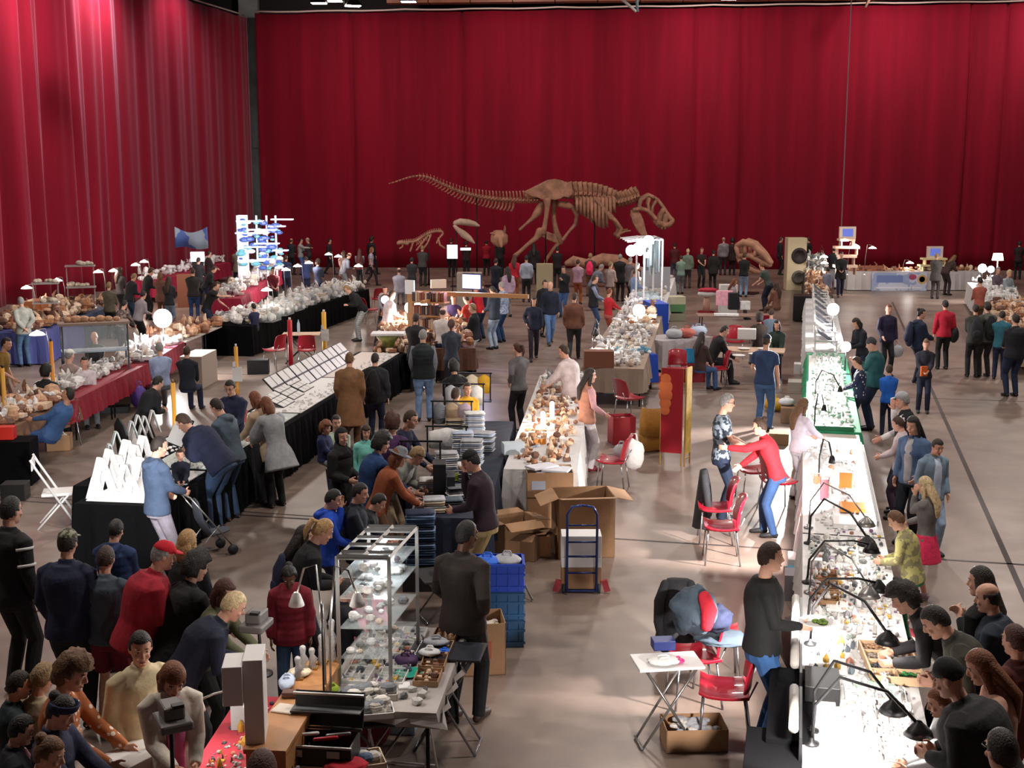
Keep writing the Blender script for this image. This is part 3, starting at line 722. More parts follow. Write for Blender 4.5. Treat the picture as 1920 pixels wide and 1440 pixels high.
off(sk).build('skull', bone, rex, True)
for k, (x, y, l) in enumerate(((1688, 362, 20), (1700, 372, 24), (1714, 382, 26), (1730, 396, 22), (1748, 400, 18), (1766, 396, 12))):
    for s_ in (-1, 1):
        mb = MB(); mb.tube([TX(x, y, s_*.2), TX(x-1, y+l*.6, s_*.2), TX(x-4, y+l, s_*.2)], [.07, .05, .012], 7); off(mb).build('tooth', bone, rex, True)
mb = MB()
for s_ in (-1, 1):
    mb.prism([TX(x, y, s_*.22-.04) for x, y in ((1545, 300), (1575, 292), (1600, 320), (1618, 360), (1632, 420), (1650, 470), (1615, 462), (1580, 420), (1552, 372), (1542, 330))], (0, .08, 0))
off(mb).build('lower_jaw', bone, rex, bevel=.02)
for x, yb in ((1035, 300), (1330, 240), (620, 225)):
    t = TX(x, yb); mb = MB(); mb.tube([t, Vector((t.x, t.y, .02))], .035, 8); mb.lathe((t.x, t.y, 0.002), [(.3, 0), (.3, .03), (.05, .05), (.04, .06)]); off(mb).build('support_pole', mat('dark_iron', '2c2020', .5, metal=.6), rex, True)
# winged reptile skull on a pole
def PXZ(zx, zy, Y): return PD(700+zx/3.2, 300+zy/3.2, Y)
Y = 54.0; c = PXZ(500, 395, Y); pt = root('reptile_skull', (c.x, Y, 0), 0, 'long beaked pale reptile skull with open jaws on a stand in front of the curtain', 'skull')
def offc(mb, cc):
    for v in mb.v: v -= Vector((cc[0], cc[1], 0))
    return mb
mb = MB(); mb.tube([PXZ(490, 378, Y), PXZ(520, 370, Y), PXZ(570, 375, Y), PXZ(610, 385, Y), PXZ(634, 395, Y)], [(.10, .12), (.14, .2), (.14, .2), (.11, .15), (.04, .04)], 12, side=(0, 0, 1), round_=True)
offc(mb, (c.x, Y)).build('upper_beak', bone_l, pt, True)
mb = MB(); mb.tube([PXZ(488, 395, Y), PXZ(505, 415, Y), PXZ(540, 445, Y), PXZ(575, 470, Y), PXZ(606, 498, Y)], [(.08, .1), (.10, .14), (.16, .16), (.13, .12), (.04, .04)], 12, side=(0, 0, 1), round_=True)
offc(mb, (c.x, Y)).build('lower_beak', bone_l, pt, True)
mb = MB(); mb.tube([PXZ(495, 392, Y), (c.x, Y, .03)], .03, 8); mb.lathe((c.x, Y, 0.001), [(.3, 0), (.3, .03), (.04, .05)]); offc(mb, (c.x, Y)).build('stand', mat('dark_iron', '2c2020', .5, metal=.6), pt, True)
# small running dinosaur skeleton
Y = 55.0; c = PXZ(300, 480, Y); sm = root('small_dinosaur_skeleton', (c.x, Y, 0), 0, 'small slender dinosaur skeleton running left below the long tail', 'skeleton')
def SL(name, pts, r, n=None):
    mb = MB(); ps = interp(pts, max(len(pts), n or 0)) if n else pts
    for i in range(len(ps)-1 if n else 0):
        a, b = PXZ(*ps[i], Y), PXZ(*ps[i+1], Y); mb.tube([a, (a+b)/2, b], [r*1.25, r*.8, r*1.25], 7)
        mb.tube([(a+b)/2, (a+b)/2+Vector((0, 0, r*2.4))], [r*.5, r*.3], 5)
    if not n: mb.tube([PXZ(x, y, Y) for x, y in pts], r, 7, round_=True)
    return offc(mb, (c.x, Y)).build(name, bone, sm, True)
SL('neck_and_spine', [(150, 500), (200, 492), (240, 490), (270, 478), (320, 445), (370, 428), (405, 428)], .055, 26)
SL('tail', [(405, 428), (420, 440), (395, 470), (380, 500)], .04, 9)
SL('skull', [(150, 498), (165, 494), (190, 496), (205, 500)], .09); SL('jaw', [(178, 500), (176, 520), (160, 530)], .04)
for pts in ([(240, 490), (232, 515), (222, 545)], [(330, 450), (300, 490), (260, 540)], [(345, 448), (325, 500), (290, 545)], [(390, 470), (400, 510), (430, 530)]): SL('leg_bone', pts, .045)
for k in range(7): SL('rib', [(262+k*12, 482-k*7), (264+k*12, 498-k*6), (258+k*12, 512-k*6)], .022)
mb = MB(); mb.tube([PXZ(330, 445, Y), Vector((PXZ(330, 445, Y).x, Y, .03))], .03, 7); mb.lathe((PXZ(330, 445, Y).x, Y, 0), [(.3, .001), (.3, .03), (.04, .05)]); offc(mb, (c.x, Y)).build('stand', mat('dark_iron', '2c2020', .5, metal=.6), sm, True)
# brown skull casts
def skull_cast(px, py, Y, w, h, face, label, kind=0):
    c = PD(px, py, Y); r = root('skull_cast', (c.x, c.y, 0), face, label, 'skull')
    g = MB(); z = c.z
    if kind == 0:   # predator head on a plinth, snout down to the right
        for s_ in (-1, 1):
            g.tube([(-.45*w, s_*.2*w, z+.32*h), (-.25*w, s_*.26*w, z+.45*h), (.0, s_*.18*w, z+.38*h), (.3*w, s_*.12*w, z+.05*h), (.52*w, s_*.07*w, z-.25*h)], [.09*w, .11*w, .10*w, .10*w, .08*w], 9, round_=True)
            g.tube([(-.45*w, s_*.22*w, z+.25*h), (-.4*w, s_*.24*w, z-.02*h), (-.05*w, s_*.2*w, z-.02*h), (.25*w, s_*.12*w, z-.22*h), (.5*w, s_*.07*w, z-.34*h)], [.09*w, .08*w, .07*w, .08*w, .07*w], 9, round_=True)
            g.tube([(-.2*w, s_*.24*w, z+.42*h), (-.18*w, s_*.24*w, z+.0)], .06*w, 8); g.tube([(.12*w, s_*.17*w, z+.22*h), (.08*w, s_*.17*w, z-.08*h)], .06*w, 8)
        g.build('cranium', bone, r, True)
        g = MB()
        for s_ in (-1, 1): g.tube([(-.42*w, s_*.2*w, z-.05*h), (-.3*w, s_*.18*w, z-.35*h), (.05*w, s_*.12*w, z-.55*h), (.3*w, s_*.05*w, z-.62*h)], [.07*w, .09*w, .08*w, .05*w], 9, round_=True)
        g.build('lower_jaw', bone, r, True)
    else:
        g.ell((0, 0, z), (.5*w, .4*w, .45*h), 14, 10, fn=lambda d: 1+.25*noise.noise(d*3)); g.tube([(.2*w, -.1, z+.1), (.3*w, -.15, z+.5*h), (.25*w, -.3, z+.7*h)], [.1*w, .07*w, .02*w], 8, round_=True)
        g.tube([(-.2*w, -.1, z+.1), (-.4*w, -.2, z+.3*h), (-.6*w, -.3, z+.3*h)], [.1*w, .08*w, .03*w], 8, round_=True); g.tube([(0, -.3*w, z), (0, -.55*w, z-.2*h), (0, -.65*w, z-.4*h)], [.18*w, .13*w, .08*w], 8, round_=True)
        g.build('cranium', bone, r, True)
    g = MB(); g.tube([(-.2*w, 0, z-.3*h), (-.2*w, 0, .05)], .05, 8); g.box((-.2*w, 0, .04), (.9, .7, .06)); g.build('stand', mat('dark_iron', '2c2020', .5, metal=.6), r)
    return r
skull_cast(1413, 478, 50.5, 1.35, 1.15, -.5, 'big brown predator skull standing behind the woman in grey at the back')
skull_cast(936, 447, 54, .75, .8, .2, 'horned brown skull beside the beaked skull, left of the big skeleton', 1)
# low brown lizard-like model near the back
mb = MB(); Y = 53.5
pts = [(1062, 494, .12), (1075, 489, .22), (1100, 494, .2), (1130, 486, .26), (1155, 489, .28), (1180, 499, .2), (1205, 506, .1)]
mb.tube([PD(x, y, Y) for x, y, q in pts], [q for *_, q in pts], 14, round_=True)
o = mb.build('reptile_model', bone, None, True); tag(o, 'low brown humped reptile model behind the crowd under the skeleton ribs', 'model')
for k, x in enumerate((1085, 1150)):
    q = PD(x, 495, Y); MB().tube([q, (q.x, q.y, 0.0)], .12, 8).build('leg', bone, o, True)
# ------------------------------------------------------------ shared stuff for the stalls
wht = mat('white_paint', 'e9e7e6', .5); blk = mat('black_plastic', '0e0e10', .45); chrome = mat('chrome_tube', 'b4b4b8', .25, metal=.9)
alu = mat('brushed_aluminium', '9c9a98', .35, metal=.8); card = mat('cardboard', 'a5805f', .9, bump=.15, bscale=20, var=.12, vscale=4)
card_d = mat('cardboard_inside', '8a6a50', .95); redp = mat('red_plastic', '9a1026', .35, coat=.3); pine = mat('pine_wood', 'b07a4a', .55, bump=.1, bscale=8, var=.2, vscale=3)
glass = mat('display_glass', 'dfe9ea', .05, alpha=.18); iron = mat('black_iron', '1b1b1d', .4, metal=.5); tabw = mat('table_top_board', 'b9aea6', .5)
V3 = Vector
def v2(v): return Vector((v[0], v[1]))
class Frame:
    """local frame on a table top: u along the customer edge, v inward"""
    def __init__(s, a, b, w, z):
        A = v2(P(a[0], a[1], z)); B = v2(P(b[0], b[1], z)); s.A = A; s.L = (B-A).length; s.d = (B-A)/s.L
        s.n = Vector((-s.d.y, s.d.x))*(1 if w > 0 else -1); s.W = abs(w); s.z = z; s.ang = math.atan2(s.d.y, s.d.x); s.sg = 1 if w > 0 else -1
    def p(s, u, v, z=0): q = s.A+s.d*u+s.n*v; return Vector((q.x, q.y, s.z+z))
def make_table(loc, rz, L, W, h, label, topm=tabw, legm=iron, name='trestle_table', grp=None):
    r = root(name, loc, rz, label, 'table', grp)
    MB().box((0, 0, h-.015), (L, W, .03)).build('tabletop', topm, r, bevel=.004)
    for sx in (-1, 1):
        for sy in (-1, 1): MB().tube([(sx*(L/2-.12), sy*(W/2-.06), h-.03), (sx*(L/2-.08), sy*(W/2-.05), .0)], .016, 8).build('leg', legm, r, True)
    return r
def cloth(fr, u0, u1, color, label, drop=.6, overhang=.02, name='tablecloth', cm=None, folds=1.0, grp=None):
    L = u1-u0; W = fr.W; r = RND.uniform(0, 6)
    per = []
    def side(p, q, n):
        for i in range(n): per.append(Vector(p).lerp(Vector(q), i/n))
    o = overhang; nx = max(6, int(L/.09)); ny = max(6, int(W/.09))
    side((-o, -o), (L+o, -o), nx); side((L+o, -o), (L+o, W+o), ny); side((L+o, W+o), (-o, W+o), nx); side((-o, W+o), (-o, -o), ny)
    c = Vector((L/2, W/2)); rings = []
    for z, k in ((0.006, 0), (-.02, .004), (-.10, .012), (-drop*.5, .028), (-drop, .045)):
        ring = []
        for i, p in enumerate(per):
            out = Vector((0, 0))
            if p.x <= -o+1e-6: out.x = -1
            elif p.x >= L+o-1e-6: out.x = 1
            if p.y <= -o+1e-6: out.y = -1
            elif p.y >= W+o-1e-6: out.y = 1
            w = .004+k+k*.75*folds*math.sin(i*1.9+r)+k*.5*folds*math.sin(i*.7+r*2)
            q = p+out*w; g = fr.p(u0+q.x, q.y, z)
            ring.append(g)
        rings.append(ring)
    mb = MB(); n = len(per)
    mb.rings(rings, cap=False); mb.add(rings[0], [tuple(range(n))])
    ob = mb.build(name, cm or cloth_m(color), None, False)
    ob.modifiers.new('t', 'SOLIDIFY').thickness = .004
    return tag(ob, label, 'tablecloth', grp)
def tables(fr, label, n=None, grp=None):
    n = n or max(1, round(fr.L/1.85)); l = fr.L/n
    for i in range(n):
        c = fr.p(l*(i+.5), fr.W/2); make_table((c.x, c.y, 0), fr.ang, l-.02, fr.W-.02, fr.z-.004, label, grp=grp or label[:40])
# ---- minerals
def rock_mesh(seed, stretch=(1, 1, .8), facets=True, sub=1):
    bm = bmesh.new(); bmesh.ops.create_icosphere(bm, subdivisions=sub, radius=1)
    rr = random.Random(seed)
    for v in bm.verts:
        k = 1+.45*noise.noise(v.co*1.7+Vector((seed*3.1, 0, 0)))+rr.uniform(-.1, .1)
        v.co = Vector((v.co.x*k*stretch[0], v.co.y*k*stretch[1], max(-.45, v.co.z*k*stretch[2])))
    lo = min(v.co.z for v in bm.verts)
    for v in bm.verts: v.co.z -= lo
    me = bpy.data.meshes.new('rock'); bm.to_mesh(me); bm.free(); return me
STONE = dict(pale=('e3dfdc', 'cfcac6', 'b9b4b4', 'efecea', '8e8a90', 'c9b9a8'), warm=('c79a78', 'a8724e', 'd9b899', '8a5a42', 'e0c6ac', '6e4a3a'), mixed=('d9d4d0', '9aa7a0', 'a8705c', '5f6a72', 'c9a040', '7d5a80', 'e8e4e0', '40464c'),
             grey=('a9aaa8', '8a8c8c', 'c8c6c0', '6a6c6e', 'd8d6d0'), green=('dfe9e2', 'a8c8b4', 'eef2ee', '7ea894', 'c8d8cc'), white=('f0eeec', 'e2e0de', 'd4d2d0'), blue=('9ac0d0', 'd8e4e8', '5a8ea8', 'eef2f4'))
ROCKS = {}
for st, cs in STONE.items():
    ROCKS[st] = []
    for i, c in enumerate(cs*(2 if len(cs) < 5 else 1)):
        me = rock_mesh(len(ROCKS)*20+i, RND.choice(((1, .9, .7), (.8, .7, 1.3), (1.2, .8, .5), (1, 1, 1), (.6, .6, 1.6))), sub=2 if i % 2 else 1)
        me.materials.append(mat('mineral_'+c, c, .35 if i % 2 else .7, bump=.4, bscale=30, var=.3, vscale=20)); ROCKS[st].append(me)
def specimen(p, s, style, label, grp):
    o = bpy.data.objects.new('mineral_specimen', RND.choice(ROCKS[style])); col.objects.link(o); o.location = p; o.rotation_euler.z = RND.uniform(0, 6.28)
    s *= 1.2; o.scale = (s*RND.uniform(.8, 1.2), s*RND.uniform(.8, 1.2), s*RND.uniform(.8, 1.3)); NSPEC[0] += 1
    return tag(o, label, 'mineral', grp)
NSPEC = [0]
def spread(fr, u0, u1, v0, v1, nu, nv, size, style, label, grp, keep=.85):
    for i in range(nu):
        for j in range(nv):
            if RND.random() > keep: continue
            u = u0+(u1-u0)*(i+.5+RND.uniform(-.3, .3))/nu; v = v0+(v1-v0)*(j+.5+RND.uniform(-.3, .3))/nv
            specimen(fr.p(u, v, .008), size*RND.uniform(.7, 1.3), style, label, grp)
def heap(fr, u0, u1, v0, v1, n, size, style, name, label, z=.008, extra=0):
    """uncountable small goods of one table as one object"""
    mb = MB(); ms = [mat('mineral_'+c, c, .6, bump=.4, bscale=30, var=.3, vscale=20) for c in STONE[style]]
    for _ in range(n):
        u = RND.uniform(u0, u1); v = RND.uniform(v0, v1); s = size*RND.uniform(.5, 1.4); p = fr.p(u, v, z+RND.random()*extra)
        mb.cur = RND.randrange(len(ms)); rr = RND.random()
        if rr < .6: mb.ell(p+Vector((0, 0, s*.55)), (s*RND.uniform(.7, 1.2), s*RND.uniform(.6, 1.1), s*RND.uniform(.55, 1.1)), 6, 4, M=Matrix.Rotation(RND.uniform(0, 3), 3, 'Z'))
        elif rr < .85: mb.box(p+Vector((0, 0, s*.3)), (s*1.9, s*1.5, s*.6), fr.ang+RND.uniform(-.2, .2))
        else: mb.tube([p, p+Vector((RND.uniform(-.3, .3)*s, 0, s*1.4)), p+Vector((RND.uniform(-.6, .6)*s, 0, s*2.2))], [s*.5, s*.35, s*.1], 6)
    return tag(mb.build(name, ms), label, 'minerals', kind='stuff')
# ---- trays and boxes for specimens
def tray_proto(name, L, W, H, nx, ny, m, inner):
    r = root(name, (0, 0, 0)); g = MB()
    g.box((0, 0, .004), (L, W, .008))
    for s_ in (-1, 1): g.box((s_*(L/2-.004), 0, H/2), (.008, W, H)); g.box((0, s_*(W/2-.004), H/2), (L, .008, H))
    g.build('shell', m, r)
    if nx*ny > 1:
        g = MB()
        for i in range(1, nx): g.box((-L/2+L*i/nx, 0, H*.4), (.004, W-.018, H*.72))
        for j in range(1, ny): g.box((0, -W/2+W*j/ny, H*.4), (L-.018, .004, H*.72))
        g.build('dividers', inner, r)
    return r
TRW = proto(tray_proto('specimen_tray', .42, .30, .05, 5, 3, wht, wht)); 
TRC = proto(tray_proto('specimen_tray', .38, .28, .07, 3, 2, card, card_d))
USED = set()
def tray(pt, loc, rz, label, grp, sc=1):
    if pt.name in USED: return dup(pt, loc, rz, label, grp, sc)
    USED.add(pt.name); pt.location = loc; pt.rotation_euler.z = rz; pt.scale = (sc,)*3; return tag(pt, label, 'tray', grp)
for t_ in (TRW, TRC): t_['category'] = 'tray'
def trays(fr, u0, u1, v0, v1, nu, nv, pt, label, grp, stones=None, keep=1.0):
    su = (u1-u0)/nu; sv = (v1-v0)/nv
    for i in range(nu):
        for j in range(nv):
            if RND.random() > keep: continue
            p = fr.p(u0+su*(i+.5), v0+sv*(j+.5), .009); sc = min(su/.44, sv/.32)
            tray(pt, p, fr.ang+RND.uniform(-.03, .03), label, grp, sc)
    if stones: heap(fr, u0+.03, u1-.03, v0+.03, v1-.03, int(nu*nv*16), min(su/9, .026), stones, 'tray_stones', 'small '+stones+' stones and chips lying in the trays, '+label[:70].split(',')[0], z=.018)
# ---- lamps
def clamp_lamp(foot, head, label, shade='black', up=.35, lit=True, power=18, warm=(1, .95, .88), size=.085, glow=14):
    foot = Vector(foot); head = Vector(head); r = root('table_lamp', foot, 0, label, 'lamp'); h = head-foot
    m = {'black': blk, 'white': wht, 'grey': alu}[shade]
    g = MB(); g.lathe((0, 0, 0), [(.055, 0), (.055, .012), (.02, .022), (.014, .05)], 14); g.build('base', m, r, True)
    mid = Vector((h.x*.25, h.y*.25, max(h.z, 0)+up))
    g = MB(); g.tube([(0, 0, .02), (h.x*.02, h.y*.02, (mid.z)*.55), mid, (h.x*.7, h.y*.7, mid.z*.8+h.z*.2+.03), h+Vector((0, 0, .07))], .0085 if shade != 'black' else .012, 7); g.build('arm', m if shade != 'white' else alu, r, True)
    g = MB(); g.rings([[h+Vector((q*math.cos(a), q*math.sin(a), z)) for a in [2*PI*k/18 for k in range(18)]] for q, z in ((.018, .10), (.03, .085), (size*.75, .045), (size, 0), (size*.96, 0), (size*.7, .04), (.02, .075))], cap=False); sh_ = g.build('shade', mat('lit_shade', 'fff6ea', .5, emit='ffecd8', estr=7) if size >= .14 and lit else m, r, True)
    g = MB(); g.ell(h+Vector((0, 0, .02)), .03, 10, 8); g.build('bulb', mat('bulb_glow', 'ffffff', .3, emit='fff2e0', estr=glow if lit else 0), sh_, True)
    if lit: 
        point('lamp_light', head+Vector((0, 0, -.035)), power, warm, .04)
    return r
def globe_lamp(pos, z0, label, rad=.09, power=60, glow=40, c=(1, .97, .95), pole=True):
    r = root('floodlight_stand', (pos[0], pos[1], z0), 0, label, 'lamp'); h = pos[2]-z0
    g = MB(); g.tube([(0, 0, 0), (0, 0, h)], .014, 8); g.lathe((0, 0, 0), [(.12, 0), (.12, .015), (.02, .03)], 14); g.build('pole', iron, r, True)
    g = MB(); g.ell((0, 0, h), (rad, rad*.75, rad), 14, 10); g.build('lamp_head', mat('flood_glow', 'ffffff', .3, emit='f2f6ff', estr=glow), r, True)
    point('flood_light', (pos[0], pos[1]-rad-.06, pos[2]), power, c, .08)
    return r
# ---- seats
def chair_proto():
    r = root('red_chair', (0, 0, 0))
    g = MB(); rs = []
    for j in range(7):
        y = .21-.42*j/6; z = .455+.02*math.sin(j/6*PI)*-1+(.02 if j == 0 else 0); rs.append([Vector((x, y, z+.035*(abs(x)/.23)**3)) for x in [-.23+.46*i/8 for i in range(9)]])
    g.rings([a+[v-Vector((0, 0, .028)) for v in reversed(a)] for a in rs]); g.build('seat', redp, r, True, bevel=.006)
    g = MB(); rs = []
    for j in range(8):
        t = j/7; z = .50+.36*t; y = -.205-.09*t+.02*math.sin(t*PI); w = .22-.03*t*t
        rs.append([Vector((w*(-1+2*i/8), y+.05*abs(-1+2*i/8)**2, z-(.03*abs(-1+2*i/8)**3 if j == 7 else 0))) for i in range(9)])
    g.rings([a+[v-Vector((0, .022, 0)) for v in reversed(a)] for a in rs]); g.build('backrest', redp, r, True, bevel=.005)
    for sx in (-1, 1):
        MB().tube([(sx*.19, .17, .44), (sx*.21, .2, 0)], .011, 8).build('leg', chrome, r, True)
        MB().tube([(sx*.19, -.17, .44), (sx*.21, -.23, 0)], .011, 8).build('leg', chrome, r, True)
        MB().tube([(sx*.17, .1, .43), (sx*.17, -.2, .44), (sx*.16, -.27, .6)], .009, 8).build('back_support', chrome, r, True)
    r['category'] = 'chair'; return proto(r)
CH = chair_proto(); CH_used = [False]
def chair(px, py, rz, label, z=0, zp=.46, grp=None):
    p = P(px, py, zp+z); loc = (p.x, p.y, z)
    if not CH_used[0]:
        CH_used[0] = True; CH.location = loc; CH.rotation_euler.z = math.radians(rz); tag(CH, label, 'chair', grp); return CH
    return dup(CH, loc, math.radians(rz), label, grp)
# ---- cartons and crates
def carton(c, size, rz, label, flaps=True, z=0, m=None, fill=None, mark=None, open_=True, name='cardboard_box'):
    L, W, H = size; m = m or card; r = root(name, (c[0], c[1], z), rz, label, 'box'); t = .008
    g = MB(); g.box((0, 0, t/2), (L, W, t))
    for s_ in (-1, 1): g.box((s_*(L/2-t/2), 0, H/2), (t, W, H)); g.box((0, s_*(W/2-t/2), H/2), (L, t, H))
    if not open_: g.box((0, 0, H-t/2), (L, W, t))
    g.build('box_body', m, r)
    if flaps and open_:
        for s_ in (-1, 1):
            a = RND.uniform(-.5, .25); g = MB(); x = s_*L/2; d = V3((s_*math.cos(a), 0, math.sin(a)))*W*.42
            g.prism([(x, -W/2, H), (x, W/2, H), (x+d.x, W/2-.01, H+d.z), (x+d.x, -W/2+.01, H+d.z)], (0, 0, .006)); g.build('flap', m, r)
            a = RND.uniform(-.6, .3); g = MB(); y = s_*W/2; d = V3((0, s_*math.cos(a), math.sin(a)))*W*.42
            g.prism([(-L/2, y, H), (L/2, y, H), (L/2-.01, y+d.y, H+d.z), (-L/2+.01, y+d.y, H+d.z)], (0, 0, .006)); g.build('flap', m, r)
    if fill:
        g = MB()
        for _ in range(26):
            g.cur = RND.randrange(2); s = RND.uniform(.03, .07)
            g.ell((RND.uniform(-L/2+.07, L/2-.07), RND.uniform(-W/2+.07, W/2-.07), H*.75+RND.uniform(0, .06)), (s, s*.8, s*.5), 7, 5)
        tag(g.build('packing', [mat('fill_'+fill, C(fill), .7), mat('fill_paper', 'cfc8c0', .8)], r), kind='stuff')
    if mark: MB().box((mark[0]*L, -W/2-.002, H*.5), (L*.3, .003, H*.35)).build('printed_mark', mat('box_print', mark[1], .8), r)
    if not open_: MB().box((0, 0, H+.001), (L, .05, .002)).build('tape', mat('packing_tape', 'c9a77c', .3), r)
    return r
def crate(c, size, rz, z, color, label, grp=None):
    L, W, H = size; m = mat('crate_'+color, color, .4, coat=.2); r = root('plastic_crate', (c[0], c[1], z), rz, label, 'crate', grp)
    g = MB(); g.box((0, 0, .01), (L-.04, W-.04, .02))
    for s_ in (-1, 1): g.box((s_*(L/2-.02), 0, H/2), (.012, W-.03, H)); g.box((0, s_*(W/2-.02), H/2), (L-.03, .012, H))
    g.build('shell', m, r)
    g = MB()
    for zz in (H-.02, H*.62, .05):
        for s_ in (-1, 1): g.box((s_*(L/2-.008), 0, zz), (.02, W, .022)); g.box((0, s_*(W/2-.008), zz), (L, .02, .022))
    for i in range(5):
        for s_ in (-1, 1): g.box((-L/2+L*(i+.5)/5, s_*(W/2-.010), H/2), (.014, .014, H*.9))
    g.build('rim_and_ribs', m, r)
    g = MB()
    for s_ in (-1, 1): g.box((s_*(L/2+.003), 0, H*.78), (.008, .14, .035))
    g.build('handle', mat('crate_dark', '10182c', .5), r)
    return r
def simple_box(p, size, rz, m, name, label, cat, grp=None, bevel=.005):
    o = MB().box((0, 0, size[2]/2), size).build(name, m, None, bevel=bevel, loc=p, rz=rz); return tag(o, label, cat, grp)
def bottle(p, label, c='c9d8e4', h=.3):
    r = root('water_bottle', p, 0, label, 'bottle'); g = MB(); g.lathe((0, 0, 0), [(.036, 0), (.038, .01), (.038, h*.65), (.034, h*.72), (.015, h*.88), (.014, h*.93)], 14); g.build('bottle_body', mat('clear_plastic', c, .1, alpha=.5), r, True)
    MB().lathe((0, 0, h*.93), [(.017, 0), (.017, .02), (.001, .021)], 12).build('cap', mat('cap_blue', '2a5ab8', .4), r); return r
def sack(p, size, color, label, name='carrier_bag', seed=0):
    r = root(name, p, RND.uniform(-.4, .4), label, 'bag'); g = MB(); a, b, h = size
    g.ell((0, 0, h*.45), (a, b, h*.5), 16, 12, fn=lambda d: 1+.16*noise.noise(d*2.6+Vector((seed, 0, 0))) if d.z > -.8 else .95)
    g.build('bag_body', mat('bag_'+color, C(color), .6, bump=.5, bscale=14), r, True)
    g = MB()
    for s_ in (-1, 1): g.tube([(-a*.35, s_*.02, h*.85), (-a*.2, s_*.03, h*1.12), (a*.2, s_*.03, h*1.12), (a*.35, s_*.02, h*.85)], .008, 6)
    g.build('bag_handle', mat('bag_'+color, C(color), .6, bump=.5, bscale=14), r, True)
    return r
def sign_post(px, py, zt, c1, c2, label, z0=0, w=.035, sign=True, py0=None, glow=False):
    p = P(px, py0, z0) if py0 else P(px, py, zt); r = root('sign_post', (p.x, p.y, z0), 0, label, 'post')
    H = zt-z0
    MB().tube([(0, 0, 0), (0, 0, H)], w, 12).build('pole', mat('post_'+c1, c1, .4), r, True)
    MB().lathe((0, 0, 0), [(.16, 0), (.16, .02), (.05, .04), (w*1.1, .06)], 16).build('foot', iron, r, True)
    g = MB(); g.tube([(0, 0, H*.42), (0, 0, H*.44)], w*1.12, 12); g.tube([(0, 0, H), (0, 0, H+.05)], w*.5, 10); g.build('ring', mat('post_'+c2, c2, .4), r, True)
    if sign:
        g = MB(); g.box((.02, -w-.012, H*.72), (.17, .012, .26)); g.box((-.03, -w-.012, H*.72+.17), (.05, .012, .1)); g.build('paper_sign', wht, r)
    return r
# ============================================================ RIGHT ROW
FR = Frame((1766, 1500), (1612, 815), .80, .78) if False else Frame((1762, 1500), (1612, 815), .84, .78)
LR = FR.L
cw = mat('white_cloth', 'd2d0d0', .8, bump=.15, bscale=6)
tables(FR, 'trestle table under white cloths in the long right-hand row')
def fu(py):  # distance along the right row for a pixel row
    return (P(1700, py, .78).y-FR.A.y)/FR.d.y
cloth(FR, 0, fu(1010), 'white', 'white cloth over the nearest tables of the long right-hand row', cm=cw, drop=.55)
cloth(FR, fu(1010)+.01, fu(835), 'white', 'bright white cloth beyond the two grey lamps of the right-hand row', cm=mat('white_cloth2', 'd8d6d6', .7), drop=.6)
G = 'minerals on the near right-hand tables'
trays(FR, fu(1440), fu(1300), .08, .56, 4, 2, TRW, 'white divided tray of stones on the nearest right-hand table', 'white trays, near right table', 'pale')
spread(FR, fu(1435), fu(1290), .05, .55, 9, 4, .034, 'pale', 'pale mineral specimen standing in rows at the near end of the right-hand table', G)
spread(FR, fu(1280), fu(1205), .42, .80, 6, 4, .03, 'mixed', 'small mixed mineral specimen behind the open wooden tray on the right-hand table', G+' 2')
spread(FR, fu(1200), fu(1070), .08, .80, 11, 6, .032, 'pale', 'whitish mineral specimen between the black table lamps on the right-hand row', G+' 3')
trays(FR, fu(1150), fu(1085), .45, .82, 3, 1, TRC, 'shallow card tray of stones under the black lamp arms', 'card trays, right table', 'mixed')
spread(FR, fu(1065), fu(1015), .06, .80, 6, 6, .03, 'grey', 'grey mineral chip in the tight rows just before the ribbed grey lamp', G+' 4')
heap(FR, fu(1440), fu(1015), .03, .80, 520, .02, 'pale', 'mineral_chips', 'small pale mineral chips covering the near right-hand tables')
heap(FR, fu(1180), fu(1000), .03, .80, 260, .022, 'mixed', 'mineral_chips', 'small mixed mineral chips around the lamp arms of the right-hand row')
# open wooden tray with coloured stones
p = FR.p(fu(1255), .16, .01); r = root('wooden_tray', p, FR.ang+.1, 'wooden compartment tray with red and green stones under the woman in plaid scarf', 'tray')
g = MB(); L_, W_ = .78, .40; g.box((0, 0, .006), (L_, W_, .012))
for s_ in (-1, 1): g.box((s_*L_/2, 0, .035), (.016, W_, .07)); g.box((0, s_*W_/2, .035), (L_, .016, .07))
g.box((0, 0, .03), (.012, W_, .06)); g.box((.2, 0, .03), (.012, W_, .06)); g.box((-.2, 0, .03), (.012, W_, .06)); g.box((0, 0, .03), (L_, .012, .06)); g.build('tray_body', mat('light_wood', 'c9a884', .6, var=.15), r)
for i, c in enumerate(('2f8a4a', 'c0303a', 'a8a8a8', 'b33038', 'd8d0c8', '3a4048', '9c9088', 'b89070')):
    g = MB()
    for _ in range(30): s = RND.uniform(.012, .02); g.ell((-.29+.195*(i % 4)+RND.uniform(-.07, .07), (-.1 if i < 4 else .1)+RND.uniform(-.07, .07), .025+RND.uniform(0, .02)), (s, s*.9, s*.7), 6, 4)
    tag(g.build('stones', mat('stones_'+c, c, .4), r), kind='stuff')
# green plate
p = FR.p(fu(1310), .30, .01); g = MB(); g.lathe((0, 0, 0), [(.09, 0), (.15, .012), (.19, .03), (.185, .034), (.1, .016)], 28); tag(g.build('plate', mat('celadon', 'a8c4b8', .3), None, True, loc=p), 'pale green oval dish of beads beside the black dome lamp', 'dish')
